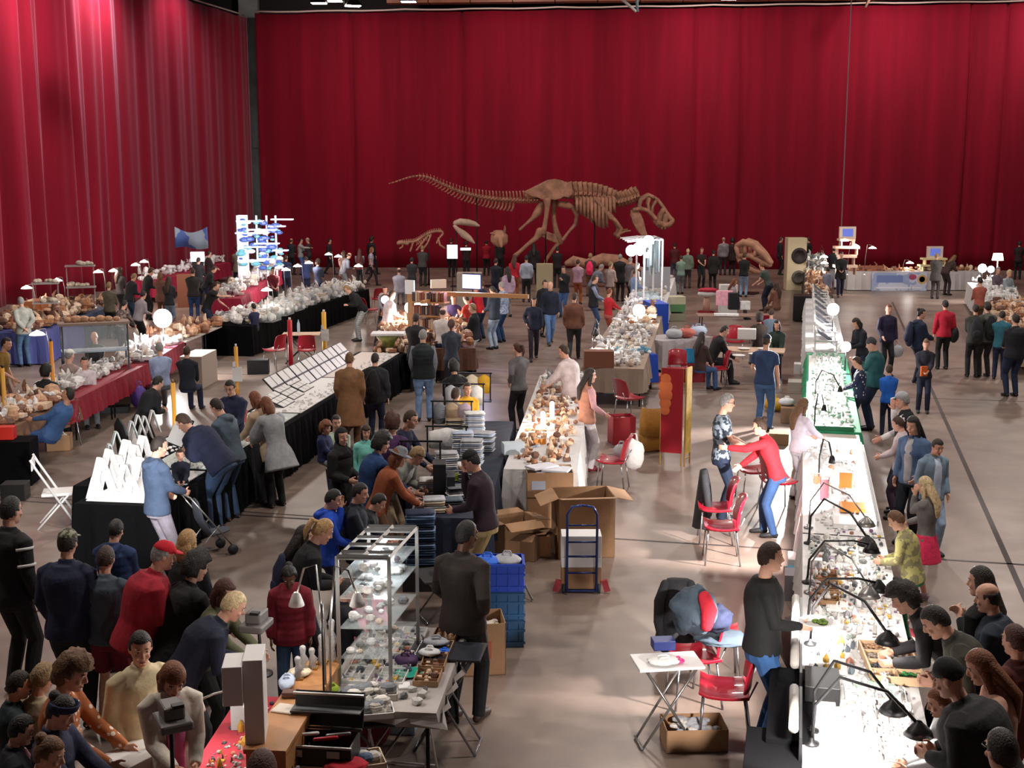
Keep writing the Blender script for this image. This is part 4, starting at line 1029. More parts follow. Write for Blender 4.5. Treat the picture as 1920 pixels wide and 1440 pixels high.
# flat card signs, white boxes on the row
for (py, v, s, lab) in ((1150, .55, (.28, .2, .02), 'white card lying flat under the lamp arms on the right-hand table'), (1265, .66, (.34, .3, .012), 'thin white board by the seller edge opposite the wooden tray'), (1335, .7, (.22, .16, .03), 'white box with brown rocks near the black box on the right-hand table'), (1075, .74, (.1, .14, .09), 'little white case beside the seller edge before the ribbed lamp')):
    simple_box(FR.p(fu(py), v, .012), s, FR.ang, wht, 'display_board', lab, 'display')
# black boxes and panels on the seller's side
bcl = mat('black_cloth', '070709', .95, bump=.2, bscale=10); bcl.node_tree.nodes['Principled BSDF'].inputs['Specular IOR Level'].default_value = .1
simple_box(FR.p(fu(1345), .95, -.77), (1.35, .34, .80), FR.ang, bcl, 'black_chest', 'black cloth-covered chest on the seller side of the nearest right-hand table', 'chest')
simple_box(FR.p(fu(1445), 1.02, -.77), (.9, .48, .76), FR.ang, bcl, 'black_chest', 'large black chest at the bottom edge behind the nearest right-hand table', 'chest')
simple_box(FR.p(fu(1320), .72, .01), (.42, .26, .14), FR.ang, blk, 'black_case', 'black box standing on the table beside the first black dome lamp', 'case')
for i, (py, ln) in enumerate(((1395, .9), (1270, 1.0), (1195, .8))):
    r = root('mesh_panel', FR.p(fu(py), .88, -.15), FR.ang, ('lowest', 'middle', 'highest')[i]+' black panel with a grey roll tied to it, seller edge of the right-hand row', 'panel')
    MB().box((0, 0, .12), (ln, .02, .38)).build('panel', blk, r); MB().tube([(-ln*.4, .05, .33), (ln*.4, .05, .33)], .035, 10).build('roll', mat('grey_roll', '9a9690', .7), r, True)
# lamps of the right row: head pixel, foot seller edge
for (hx, hy, hz, fy_, col_, lab) in ((1675, 1335, 1.08, 1395, 'black', 'black dome lamp reaching over the near right-hand table above the green dish'), (1722, 1378, 1.05, 1420, 'black', 'lowest black dome lamp of the right-hand row beside the boy in white'),
        (1664, 1205, 1.12, 1225, 'black', 'black dome lamp in front of the woman in plaid scarf'), (1630, 1118, 1.08, 1125, 'grey', 'grey shaded lamp on a long arm above the dense mineral rows'), (1626, 1022, 1.08, 1030, 'black', 'black dome lamp beside the girl in the pink padded skirt'),
        (1624, 985, 1.1, 1000, 'grey', 'ribbed grey lamp over the white table beside the blonde girl')):
    h = P(hx, hy, hz); clamp_lamp(FR.p(fu(fy_), .80, .012), h, lab, col_, up=.28, power=4.5, size=.10)
for (hy, lab) in ((1100, 'lower one of the paired scissor lamps lying across the dense mineral rows'), (1180, 'scissor-arm lamp with light wood arm across the right-hand table')):
    h = FR.p(fu(hy), .22, .34); clamp_lamp(FR.p(fu(hy)-.1, .82, .012), h, lab, 'black', up=.1, power=3)
# bright strip light along customer edge
r = root('strip_light', FR.p((fu(990)+fu(838))/2, .03, .02), FR.ang, 'glaring white strip light along the customer edge of the white table', 'light')
ll = fu(838)-fu(990); MB().box((0, 0, .03), (ll, .03, .05)).build('housing', alu, r); MB().box((0, .018, .03), (ll-.02, .006, .04)).build('tube_glow', mat('strip_glow', 'ffffff', .3, emit='f4f8ff', estr=18), r)
area('strip_area', FR.p((fu(990)+fu(838))/2, .06, .12), FR.p((fu(990)+fu(838))/2, .6, 0), ll, 12, (.95, .97, 1), sy=.05)
# white table contents 835-1010
heap(FR, fu(1000), fu(840), .06, .8, 300, .025, 'white', 'white_goods', 'small white goods and tags on the bright table of the right-hand row')
spread(FR, fu(980), fu(850), .1, .76, 8, 4, .03, 'warm', 'warm brown mineral on the bright white table near the orange boxes', 'brown minerals on the bright table', .5)
org = mat('orange_card', 'd98a3a', .7)
for (px, py, s, lab) in ((1585, 915, (.03, .16, .2), 'orange upright card box on the bright white table'), (1598, 955, (.34, .3, .05), 'orange-lined open tray next to the strip light'), (1540, 905, (.16, .2, .1), 'brown wooden box at the seller edge of the bright table'), (1545, 935, (.12, .1, .26), 'dark red bottle-shaped case at the seller edge of the bright table')):
    q = P(px, py, .8); simple_box(q, s, FR.ang, org if 'orange' in lab else (mat('brown_box', '8a4a2a', .6) if 'wooden' in lab else mat('wine_case', '4a1420', .5)), 'display_box', lab, 'box')
for (py, v) in ((990, .4), (900, .62), (865, .35)): simple_box(FR.p(fu(py), v, .012), (.36, .25, .06), FR.ang, wht, 'white_box', {990: 'flat white-pink box just beyond the ribbed grey lamp', 900: 'white box behind the orange card on the bright table', 865: 'round-cornered white box near the green tray'}[py], 'box')
# gooseneck lamps white table
for (hx, hy, fx, fy_, lab) in ((1560, 868, 1535, 895, 'thin black gooseneck lamp arching over the bright white table'), (1545, 770, 1527, 800, 'gooseneck lamp arching at the seller edge beside the green stall'), (1575, 735, 1528, 745, 'small gooseneck lamp in the middle of the green stall')):
    clamp_lamp(P(fx, fy_, .79), P(hx, hy, 1.02), lab, 'black', up=.3, power=4, size=.05)
# green stall
FG = Frame((1612, 812), (1584, 665), .80, .78)
tables(FG, 'trestle table under the green cloth stall in the right-hand row')
cloth(FG, 0.02, FG.L, 'green', 'green cloth under the rows of pale crystals in the right-hand row', cm=mat('green_cloth', '2f9a6a', .8), drop=.35)
def gu(py): return (P(1600, py, .78).y-FG.A.y)/FG.d.y
for i in range(9):
    p = FG.p(.5+i*(FG.L-.6)/9, .46, .012); simple_box(p, ((FG.L-.6)/9-.02, .66, .03), FG.ang, wht, 'display_board', ('nearest', 'second', 'third', 'fourth', 'fifth', 'sixth', 'seventh', 'eighth', 'farthest')[i]+' white board under the crystals on the green stall', 'display')
spread(FG, .1, FG.L-.2, .08, .72, 20, 4, .035, 'green', 'pale greenish crystal set out on the green cloth stall', 'crystals on the green stall', .85)
heap(FG, .05, FG.L-.1, .08, .72, 260, .03, 'green', 'crystal_chips', 'small pale crystals crowded on the green stall', z=.045)
simple_box(FG.p(.07, .42, .012), (.1, .66, .07), FG.ang, mat('green_tray', '2a7a52', .6), 'green_tray', 'long green tray edge closing the near end of the green stall', 'tray')
# bright necklace cases
FN = Frame((1584, 662), (1562, 560), .85, .78)
tables(FN, 'trestle table under the glaring white jewellery cases'); cloth(FN, .02, FN.L, 'white', 'white cloth under the row of glaring jewellery cases', cm=cw, drop=.5)
for i in range(8):
    u = .5+i*(FN.L-1)/7; r = root('jewellery_case', FN.p(u, .42, .012), FN.ang, ('nearest', 'second', 'third', 'fourth', 'fifth', 'sixth', 'seventh', 'farthest')[i]+' white framed jewellery case counted along the glaring stall', 'case')
    g = MB()
    for s_ in (-1, 1):
        g.box((s_*.42, 0, .24), (.03, .5, .03), M=Matrix.Rotation(0, 3, 'X')); g.box((s_*.42, .24, .24), (.03, .03, .48)); g.box((s_*.42, -.24, .12), (.03, .03, .24))
    g.box((0, .24, .47), (.86, .03, .03)); g.box((0, -.24, .24), (.86, .03, .03)); g.box((0, .24, .02), (.86, .03, .03)); g.box((0, 0, .015), (.84, .48, .02)); g.build('frame', wht, r)
    g = MB(); g.prism([(-.4, .23, .44), (.4, .23, .44), (.4, -.2, .12), (-.4, -.2, .12)], (0, 0, .012)); pd_ = g.build('pad', mat('grey_pad', 'b9bcc4', .8), r)
    g = MB()
    for k in range(9): x = -.36+k*.09; g.tube([(x, .2, .43), (x+.02, .02, .30), (x+.045, -.14, .18), (x+.06, .02, .31), (x+.06, .2, .44)], .006, 5)
    tag(g.build('necklaces', mat('necklace_grey', '6a6e78', .4), pd_), kind='stuff')
heap(FN, .1, FN.L, .05, .2, 160, .03, 'white', 'white_goods', 'white cards and tags along the customer edge of the jewellery cases')
globe_lamp(P(1562, 580, 1.5), .78, 'glaring white floodlight above the jewellery cases, far one', .15, 170, 60)
globe_lamp(P(1586, 650, 1.35), .78, 'glaring white floodlight nearer the green stall', .10, 70, 50)
spot('banner_spot', P(1545, 600, 1.9), P(1200, 980, 0), 2600, 75, (1, .97, .94), .08, .4)
# floor light behind the row: cool floodlights turned to the aisle
for (x, y, t, pw) in ((1530, 880, (1345, 1000), 900), (1545, 1110, (1380, 1330), 600), (1560, 1330, (1420, 1440), 350)):
    spot('aisle_spot', P(x, y, 1.35), P(*t, 0), pw, 95, (1, .93, .88), .06, .6)
# farther stalls of the row
FQ = Frame((1560, 556), (1548, 492), .9, .78)
tables(FQ, 'trestle table of the far brown goods at the end of the right-hand row'); cloth(FQ, .05, FQ.L, 'dbrown', 'dark cloth under the brown goods at the end of the right-hand row', drop=.6)
heap(FQ, .2, FQ.L-.2, .05, .85, 300, .09, 'warm', 'brown_minerals', 'heap of orange and brown goods at the end of the right-hand row')
heap(FQ, FQ.L*.6, FQ.L-.1, .05, .85, 160, .1, 'grey', 'grey_minerals', 'heap of grey goods at the far end of the right-hand row', extra=.4)
for (x, y, lab) in ((1545, 483, 'small shining lamp at the far end of the right-hand row, upper one'), (1546, 494, 'small shining lamp at the far end of the right-hand row, lower one')):
    q = P(x, y, 1.25); clamp_lamp(P(x-8, y+6, .79), q, lab, 'white', power=30, size=.16, glow=10)
simple_box(P(1528, 556, .80)+Vector((-.4, 0, -.75)), (.9, .6, .8), FQ.ang, blk, 'black_case', 'black cube case on the seller side before the far brown goods', 'case')
# ============================================================ FAR CROSS TABLE
FC = Frame((1588, 500), (1838, 500), .8, .78)
fy0 = P(1700, 545, 0).y
FC = Frame((1590, 492), (1830, 492), .8, .80); FC.A.y = fy0; FC.L = 5.5; FC.A.x = P(1590, 545, 0).x
tables(FC, 'far cross table under a white cloth with printed banner'); cloth(FC, 0, FC.L, 'white', 'white cloth hanging to the floor on the far cross table', cm=mat('cloth_soft', 'b8b0b0', .85), drop=.77)
r = root('printed_banner', FC.p(2.1, -.09, -.42), FC.ang, 'pale blue printed banner with pink and gold shapes on the white cross table', 'banner')
MB().box((0, 0, 0), (2.3, .015, .75)).build('banner_sheet', two_tone('banner_print', '9aa8cc', 'c6cbe0', 'noise', 1.6), r)
g = MB(); g.ell((.55, -.012, .2), (.16, .006, .12), 14, 8); g.build('pink_stone_print', mat('print_pink', 'a8486a', .6), r)
g = MB(); g.lathe((.95, -.008, .1), [(.12, 0), (.16, .004), (.2, 0)], 20, M=Matrix.Rotation(PI/2, 3, 'X')); g.build('gold_ring_print', mat('print_gold', 'c9a46a', .6), r)
MB().box((-.4, -.010, .12), (1.1, .004, .3)).build('blue_print', mat('print_blue', '6f82b8', .6), r)
MB().box((0, -.010, -.25), (1.9, .004, .05)).build('text_line', mat('print_white', 'e6e6f0', .6), r)
heap(FC, .1, FC.L-.1, .1, .7, 110, .09, 'warm', 'brown_minerals', 'brown and pink goods along the white cross table', extra=.08)
simple_box(FC.p(.85, .4, .01), (1.5, .5, .2), 0, mat('rust_box', '9a5a44', .7), 'wooden_case', 'flat reddish wooden case at the left end of the cross table', 'case')
def stack_tower(px, py, Y, label, w, hs, ms, zt=.8, top=None):
    c = PD(px, py, Y); r = root('display_tower', (c.x, Y, zt), 0, label, 'display'); z = 0
    for i, (h, m, k) in enumerate(zip(hs, ms, (1, .8, 1.1, .7, .9, .8))):
        MB().box((RND.uniform(-.05, .05), 0, z+h*.86), (w*k, .45, h*.28)).build('shelf', m, r)
        g = MB()
        for sx in (-1, 1): g.box((sx*w*k*.4, 0, z+h*.36), (.04, .35, h*.72))
        g.build('upright', m, r); z += h
    if top: top(r, z)
    return r
def mon(r, z):
    MB().box((0, 0, z+.24), (.66, .12, .48)).build('screen_frame', mat('cream_frame', 'd8c4b8', .5), r); MB().box((0, -.065, z+.24), (.42, .01, .3)).build('screen', mat('screen_blue', '4a5a9a', .3, emit='6070c8', estr=.8), r)
cr1 = mat('cream_shelf', 'd8b8a4', .6); stack_tower(1587, 480, 50.5, 'pinkish display tower with a framed picture on top, left of the cross table', .9, (.4, .4, .35, .3), (cr1,)*4, .8, mon)
stack_tower(1752, 485, 52.3, 'cream stacked display with small blue screen on top, right part of the cross table', 1.25, (.28, .28), (mat('yellow_cream', 'e0cfa0', .5),)*2, .8, mon)
for (x, y, lab) in ((1584, 452, 'round glowing spotlight under the framed picture at the back right'), (1604, 462, 'round glowing spotlight on the right side of the pinkish tower'), (1636, 466, 'small glowing lamp on a rod right of the pinkish tower'), (1706, 494, 'low glowing lamp in the middle of the cross table'), (1545, 482, 'glowing lamp left of the pinkish tower')):
    c = PD(x, y, 50.2 if x != 1706 else 52.2); clamp_lamp((c.x-.25, c.y+.1, .80), c, lab, 'white', up=.15, power=16, size=.16, glow=16)
# lampshade and white drapes at far right
c = PD(1871, 481, 47); r = root('table_lamp', (c.x, c.y, .8), 0, 'white drum lampshade glowing at the far right', 'lamp'); z = c.z-.8
MB().lathe((0, 0, 0), [(.14, 0), (.14, .02), (.02, .05), (.02, z-.1)], 14).build('base', wht, r, True); MB().lathe((0, 0, z-.14), [(.21, 0), (.16, .26), (.01, .26)], 20).build('lampshade', mat('shade_glow', 'fff4e8', .6, emit='fff0e0', estr=6), r, True); point('shade_light', c+Vector((0, -.4, 0)), 60, (1, .92, .84), .1)
FW = Frame((1812, 545), (1900, 640), -1.1, .80)
FW = Frame((1903, 640), (1815, 530), -1.2, .80)
tables(FW, 'trestle table of the fossil stall at the right picture edge'); cloth(FW, 0, FW.L*.5, 'beige', 'greyish cloth under the heap of brown rocks at the right edge', drop=.6); cloth(FW, FW.L*.5, FW.L, 'white', 'white cloth at the bright far right stall behind the man in salmon', cm=cw, drop=.7)
heap(FW, .2, FW.L*.5, .1, 1.15, 260, .10, 'warm', 'brown_rocks', 'heap of brown rocks on the stall at the right edge', extra=.25)
heap(FW, FW.L*.5, FW.L, .1, 1.1, 160, .10, 'white', 'white_goods', 'white glowing goods behind the man in the salmon shirt', extra=.25)
globe_lamp(P(1842, 503, 1.35), .8, 'white glowing ball lamp behind the man in salmon', .16, 160, 25)
globe_lamp(P(1858, 505, 1.25), .8, 'second white glowing lamp right of the ball lamp', .13, 110, 20)
# speaker panel
c = P(1492, 545, 0); r = root('loudspeaker', (c.x, c.y, 0), 0, 'tall cream loudspeaker cabinet with two dark round cones at the back', 'speaker')
zt = PD(1492, 446, c.y).z; MB().box((0, .3, zt/2), (.8, .6, zt)).build('cabinet', mat('cream_panel', 'c8b898', .6), r, bevel=.02)
for i, (zz, q, cc) in enumerate(((zt*.66, .34, '2c2220'), (zt*.25, .3, '5a524c'))): MB().lathe((.1, -.01, zz), [(q, 0), (q*.95, .03), (q*.3, -.05), (.01, -.03)], 24, M=Matrix.Rotation(PI/2, 3, 'X')).build('cone', mat('cone_'+cc, cc, .7), r, True)
# ============================================================ MIDDLE AREA, behind and around
def folding_table(px, py, L, W, h, rz, label, topm, legm=alu, name='folding_table'):
    c = P(px, py, h); r = root(name, (c.x, c.y, 0), math.radians(rz), label, 'table')
    MB().box((0, 0, h-.012), (L, W, .024)).build('tabletop', topm, r, bevel=.006)
    for sy in (-1, 1):
        for sx in (-1, 1):
            MB().tube([(sx*L*.38, sy*(W/2-.04), h-.03), (-sx*L*.42, sy*(W/2-.05-.02*(sx > 0)), 0)], .011, 8).build('leg', legm, r, True)
    g = MB(); g.tube([(-L*.42, -W/2+.05, .02), (-L*.42, W/2-.05, .02)], .009, 8); g.tube([(L*.42, -W/2+.05, .02), (L*.42, W/2-.05, .02)], .009, 8); g.build('cross_bar', legm, r, True)
    return r
def hung_coat(px, py, z0, z1, w, label, c1, seed, rz=0):
    c = P(px, py, z0); r = root('jacket', (c.x, c.y, 0), rz, label, 'clothing'); n = 14; rs = []
    for j in range(9):
        t = j/8; z = z1-(z1-z0)*t; ww = w*(.78+.35*t) if j else w*.55; rs.append([Vector((ww*math.cos(a)*(1+.08*math.sin(5*a+seed+t*3)), (.05+.07*t)*math.sin(a)*(1+.25*math.sin(3*a+seed)), z+.02*math.sin(4*a+seed)*t)) for a in [2*PI*k/n for k in range(n)]])
    g = MB(); g.rings(rs); g.build('coat_body', cloth_m(c1), r, True)
    for s_ in (-1, 1): MB().tube([(s_*w*.62, 0, z1-.05), (s_*w*.95, -.03, z1-.22), (s_*w*1.0, -.06, z1-.42), (s_*w*.86, -.08, z1-.56)], [.05, .055, .048, .04], 9, round_=True).build('sleeve', cloth_m(c1), r, True)
    return r
# bottom right white folding table, blue box, chair with jackets, carton
folding_table(1251, 1238, .56, .36, .74, 8, 'small white folding table with crossed grey legs beside the chair of jackets', wht)
q = P(1243, 1215, .745); simple_box(q, (.19, .14, .085), .1, mat('blue_box', '26357a', .4), 'tissue_box', 'dark blue box standing on the small white folding table', 'box')
sack(P(1245, 1243, .745), (.15, .1, .05), 'white', 'crumpled white bag flat on the small folding table', seed=2); sack(P(1274, 1243, .745), (.045, .035, .04), 'pink', 'little pink crumpled packet on the small folding table', seed=3)
chair(1358, 1290, 80, 'shiny red chair facing the man in black, back towards the coats'); chair(1300, 1225, 95, 'red chair buried under dark jackets beside the small folding table')
chair(1345, 1190, -95, 'red chair with a navy garment folded over its seat behind the shiny red chair')
def garment(px, py, z, size, c1, label, c2=None, seed=0, rz=0, name='jacket'):
    c = P(px, py, z); r = root(name, c, rz, label, 'clothing'); a, b, h = size
    g = MB(); g.ell((0, 0, 0), (a, b, h), 22, 16, fn=lambda d: 1+.28*noise.noise(d*2.2+Vector((seed, 1, 0)))+.1*noise.noise(d*6+Vector((seed, 0, 0)))); g.build('cloth_body', cloth_m(c1), r, True)
    if c2:
        g = MB(); g.tube([(a*.2, -b*.75, h*.75), (a*.35, -b*1.02, h*.2), (a*.25, -b*1.0, -h*.4)], [(.06, .03), (.08, .03), (.06, .03)], 10, round_=True); g.build('lining', cloth_m(c2), r, True)
    return r
hung_coat(1268, 1215, .15, .86, .19, 'black jacket hung over the chair back beside the blue box', 'char', 1)
garment(1300, 1145, .98, (.20, .17, .22), 'slate', 'grey-blue hooded jacket with red lining piled on the chair', 'red', seed=4, rz=.3)
garment(1340, 1160, .86, (.16, .13, .12), 'navy', 'navy sleeve part of jacket drooping to the right of the red lining', seed=6)
garment(1352, 1195, .62, (.24, .20, .05), 'slate', 'folded blue-grey cloth on the red chair seat', seed=7)
q = P(1303, 1405, 0); carton((q.x, q.y+.1), (.52, .34, .20), .05, 'shallow open cardboard box with grey wrappings on the floor under the shiny red chair', False, fill='lgrey')
# chairs with coat mid-right
chair(1352, 985, 85, 'lower red chair of the pair beside the black coat'); chair(1340, 950, 85, 'red chair behind, at the patterned-shirt man\'s feet')
hung_coat(1318, 985, .12, .88, .2, 'black coat hanging from the red chair back near the seam in the floor', 'char', 9, 1.4)
chair(1460, 900, -80, 'red chair right of the woman in red sweater'); chair(1412, 880, 95, 'red chair behind the woman in red sweater, back to the left')
# boxes near row seller side
for (x, y, s, m_, lab, cat) in ((1500, 1075, (.34, .3, .22), wht, 'white plastic tub with a turquoise band on the seller side', 'tub'), (1495, 1120, (.3, .3, .3), mat('grey_tub', '8c8c92', .5), 'grey storage tub below the white tub', 'tub'), (1478, 790, (.4, .3, .3), card, 'cardboard box beside the girl in white at the jewellery tables', 'box'),
        (1460, 830, (.4, .35, .2), card, 'low cardboard box with red books behind the girl in white', 'box'), (1500, 700, (.35, .3, .25), wht, 'white carton stacked at the seller side of the crystals', 'box'), (1490, 730, (.5, .3, .2), mat('pale_card', 'c8c0b8', .8), 'pale flat carton behind the crystals stall', 'box')):
    q = P(x, y, 0); simple_box((q.x, q.y, 0), s, FR.ang, m_, 'storage_box', lab, cat)
q = P(1500, 1062, .22); simple_box((q.x, q.y, .10), (.345, .305, .07), FR.ang, mat('turquoise', '2a8aa8', .5), 'lid_band', 'turquoise band of the tub on the seller side', 'band')
sack((*v2(P(1475, 760, .3)), .3), (.16, .15, .16), 'white', 'white crumpled carrier bag on the cardboard box behind the crystals', seed=5); sack((*v2(P(1450, 770, .0)), .0), (.2, .2, .3), 'yellow', 'yellow-green shopping bag on the floor behind the seated pair', seed=6)
sack((*v2(P(1503, 1260, 0)), 0), (.22, .26, .62), 'dbrown', 'dark brown shoulder bag hanging behind the black panels', seed=8); sack((*v2(P(1510, 1225, .5)), .55), (.12, .1, .12), 'orange', 'orange cloth pouch on top of the dark brown bag', seed=8)
sack((*v2(P(1508, 1410, 0)), 0), (.2, .18, .3), 'blue', 'blue and white bag on the floor at the bottom behind the near tables', seed=12)
# folding screen red/yellow
c = P(1270, 872, 0); r = root('folding_screen', (c.x, c.y, 0), 0, 'red folding screen with orange flower shapes and a yellow side panel', 'screen')
MB().box((-.11, 0, .92), (.36, .03, 1.42), M=Matrix.Rotation(-.35, 3, 'Z')).build('red_panel', mat('red_fabric', '96081e', .8), r)
MB().box((.16, .02, .92), (.26, .03, 1.45), M=Matrix.Rotation(1.1, 3, 'Z')).build('yellow_panel', mat('yellow_fabric', 'd8b050', .8, var=.3), r)
g = MB()
for zz, q in ((1.45, .09), (1.32, .12), (1.18, .12), (1.04, .1), (.92, .08)): g.ell((-.22, .015, zz), (q, .012, q), 14, 8, M=Matrix.Rotation(-.35, 3, 'Z'))
g.build('flower_print', mat('orange_print', 'c8683a', .8), r, True)
for (x, y) in ((-.28, .06), (.05, -.06), (.22, .14), (.1, -.1)): MB().tube([(x, y, 0), (x, y, 1.64)], .013, 6).build('frame_post', mat('brass', 'a8803a', .4, metal=.5), r)
g = MB(); g.box((-.11, 0, .3), (.36, .02, .02), M=Matrix.Rotation(-.35, 3, 'Z')); g.box((.16, .02, .12), (.26, .02, .02), M=Matrix.Rotation(1.1, 3, 'Z')); g.build('rail', mat('brass', 'a8803a', .4, metal=.5), r)
# rattan seat, red box, chairs near
c = P(1222, 845, 0); r = root('rattan_chair', (c.x, c.y, 0), .4, 'golden brown woven chair back beside the red folding screen', 'chair')
MB().tube([(0, .1, .4), (0, 0, .0)], [(.2, .2), (.22, .22)], 16).build('base', mat('rattan', '9a6a24', .8, bump=.6, bscale=40), r, True)
g = MB(); g.rings([[Vector((.23*math.cos(a)*k, .23*math.sin(a)*k, z)) for a in [PI*.95+PI*1.1*i/14 for i in range(15)]]+[Vector((.2*math.cos(a)*k, .2*math.sin(a)*k, z)) for a in [PI*2.05-PI*1.1*i/14 for i in range(15)]] for z, k in ((.3, 1), (.55, 1.05), (.78, .9))]); g.build('backrest', mat('rattan', '9a6a24', .8, bump=.6, bscale=40), r, True)
c = P(1165, 830, 0); carton((c.x, c.y), (.42, .36, .5), .2, 'red box filled with papers between the chair of bags and the woven chair', False, m=mat('red_box', '8e1424', .6), fill='salmon')
chair(1180, 745, -60, 'red chair standing alone behind the woman in pink vest'); chair(1148, 862, 75, 'red chair loaded with white plastic bags')
sack((*v2(P(1188, 850, .5)), .25), (.17, .14, .5), 'white', 'white plastic bag hanging from the red chair beside the woven chair', seed=21); sack((*v2(P(1165, 855, .5)), .48), (.13, .11, .22), 'lgrey', 'greyish bag lying on the seat of the loaded red chair', seed=22)
# hall tables with people: food table and others
make_table((*v2(P(1410, 655, .74)), 0), -.25, 1.5, .8, .74, 'light wooden table where the man in black leans on his elbows', mat('table_beige', 'c8a890', .5))
c = P(1400, 635, .75); simple_box(c, (.45, .3, .25), -.2, wht, 'white_box', 'white open box on the table with plates', 'box')
for i, (x, y) in enumerate(((1395, 655), (1415, 665), (1432, 655), (1385, 668))):
    q = P(x, y, .75); tag(MB().lathe((0, 0, 0), [(.08, 0), (.13, .015), (.15, .03), (.14, .032), (.07, .012)], 20).build('plate', wht, None, True, loc=q), ('white plate in the middle of the light table', 'white plate nearest the man in the blue t-shirt', 'white plate at the far right of the light table', 'white plate under the leaning man\'s arms')[i], 'plate')
F2 = Frame((1243, 640), (1335, 632), 1.0, .76); tables(F2, 'table under the pale cloth in the middle of the hall', 1); cloth(F2, 0, F2.L, 'lgrey', 'pale grey cloth over the table with cellophane bags', cm=mat('pale_grey_cloth', 'a8a0a2', .8), drop=.7)
for i, (x, y, c_, l) in enumerate(((1264, 634, 'lgrey', 'clear bag of goods on the left of the pale cloth table'), (1287, 633, 'salmon', 'pink-filled clear bag in the middle of the pale cloth table'), (1309, 629, 'pale', 'bluish bag at the right of the pale cloth table'))): sack(P(x, y, .77), (.22, .2, .26), c_, l, seed=30+i)
bottle(P(1299, 629, .772), 'clear bottle with blue cap on the pale cloth table'); bottle(P(1320, 628, .772), 'second clear bottle right behind the first on the pale cloth table')
c = P(1300, 675, .5); carton((c.x, c.y), (.4, .3, .3), .1, 'bright blue bag-like box before the pale cloth table', False, z=.45, m=mat('cyan_box', '2a90c0', .5)); simple_box((c.x, c.y, 0), (.5, .4, .44), .1, mat('red_crate', '8e1020', .6), 'red_crate', 'red crate carrying the bright blue box', 'crate')
chair(1272, 690, 180, 'red chair tucked under the pale cloth table'); chair(1378, 640, 170, 'red chair behind the man leaning on his elbows'); chair(1325, 660, 100, 'red chair under the brown-haired woman at the light table'); chair(1345, 690, 90, 'red chair of the man in black at the light table')
c = P(1325, 560, .5); r = root('gift_stand', (c.x, c.y, 0), 0, 'red and white topped stand in the open floor at the back', 'stand')
MB().tube([(0, 0, .02), (0, 0, .6)], [.13, .1], 14).build('column', mat('pinkish', 'c89a88', .7), r, True); g = MB(); g.ell((0, 0, .68), (.33, .26, .12), 14, 8); g.build('white_cushion', wht, r, True); g = MB(); g.ell((.04, 0, .80), (.36, .26, .09), 14, 8, fn=lambda d: 1+.2*noise.noise(d*3)); g.build('red_cloth', mat('pink_red', 'b01838', .7), r, True); MB().lathe((0, 0, 0), [(.3, 0.01), (.3, .06), (.1, .08)], 16).build('foot', redp, r)
make_table((*v2(P(1378, 590, .74)), 0), -.05, 2.2, .8, .74, 'brown table with papers below the woman in grey', mat('brown_table', '8a6a5a', .6))
for i, (x, y, s, c_) in enumerate(((1358, 572, (.5, .3, .45), 'lpink'), (1375, 580, (.3, .3, .5), 'black'), (1396, 580, (.3, .25, .25), 'white'), (1362, 592, (.7, .3, .06), 'white'))): simple_box(P(x, y, .75), s, RND.uniform(-.3, .3), cloth_m(c_), 'goods_box', ('pink bundle at the left of the brown table', 'black box in the middle of the brown table', 'white tub on the brown table', 'stack of white papers at the left front of the brown table')[i], 'box')
chair(1425, 615, 20, 'dark red chair before the brown table at the back'); 
c = P(1365, 560, .5); simple_box((c.x, c.y, 0), (.6, .4, 1.0), 0, wht, 'white_rack', 'white shelf rack left of the woman in grey', 'rack')
# ============================================================ MIDDLE ROW, near: corner stall
FB = Frame((500, 1500), (402, 1330), .80, .78)      # customer edge of the red-clothed corner stall
FB = Frame((330, 1500), (452, 1310), -.46, .80)
tables(FB, 'trestle table under the red cloth in the bottom left corner', 1); cloth(FB, 0, FB.L, 'red', 'bright red cloth over the jewellery table at the bottom left', cm=mat('red_velvet', 'b01230', .85, sheen=.2), drop=.6)
heap(FB, .15, FB.L-.1, .06, .7, 260, .016, 'mixed', 'bead_goods', 'beads and polished stones on the bright red cloth')
spread(FB, .2, FB.L-.2, .08, .6, 7, 4, .028, 'mixed', 'polished colourful stone on the bright red cloth', 'stones on the red cloth', .8)
# tall white display post with box, low white box
q = P(481, 1440, .8); g = MB(); r = root('display_pillar', (q.x, q.y+.05, 0), .12, 'tall white display pillar with a box arm at the bottom left', 'display')
zt = PD(480, 1228, q.y).z; MB().box((.0, 0, zt/2), (.13, .30, zt)).build('pillar', wht, r, bevel=.004); MB().box((-.13, -.06, zt-.16), (.13, .26, .27)).build('box_arm', wht, r, bevel=.004)
simple_box(P(262, 1440, .86)+Vector((-.02, .0, -.06)), (.3, .4, .18), -.55, wht, 'white_box', 'white box at the bottom edge before the white jacketed woman', 'box')
simple_box(P(462, 1360, .81), (.20, .16, .22), .1, mat('pale_grey_box', 'b4bcc0', .6), 'storage_box', 'pale grey box against the white pillar on the red cloth', 'box')
clamp_lamp(P(470, 1325, 1.0), P(372, 1332, 1.12), 'white clip lamp with long thin arm left of the white pillar', 'white', up=.06, power=5, size=.05)
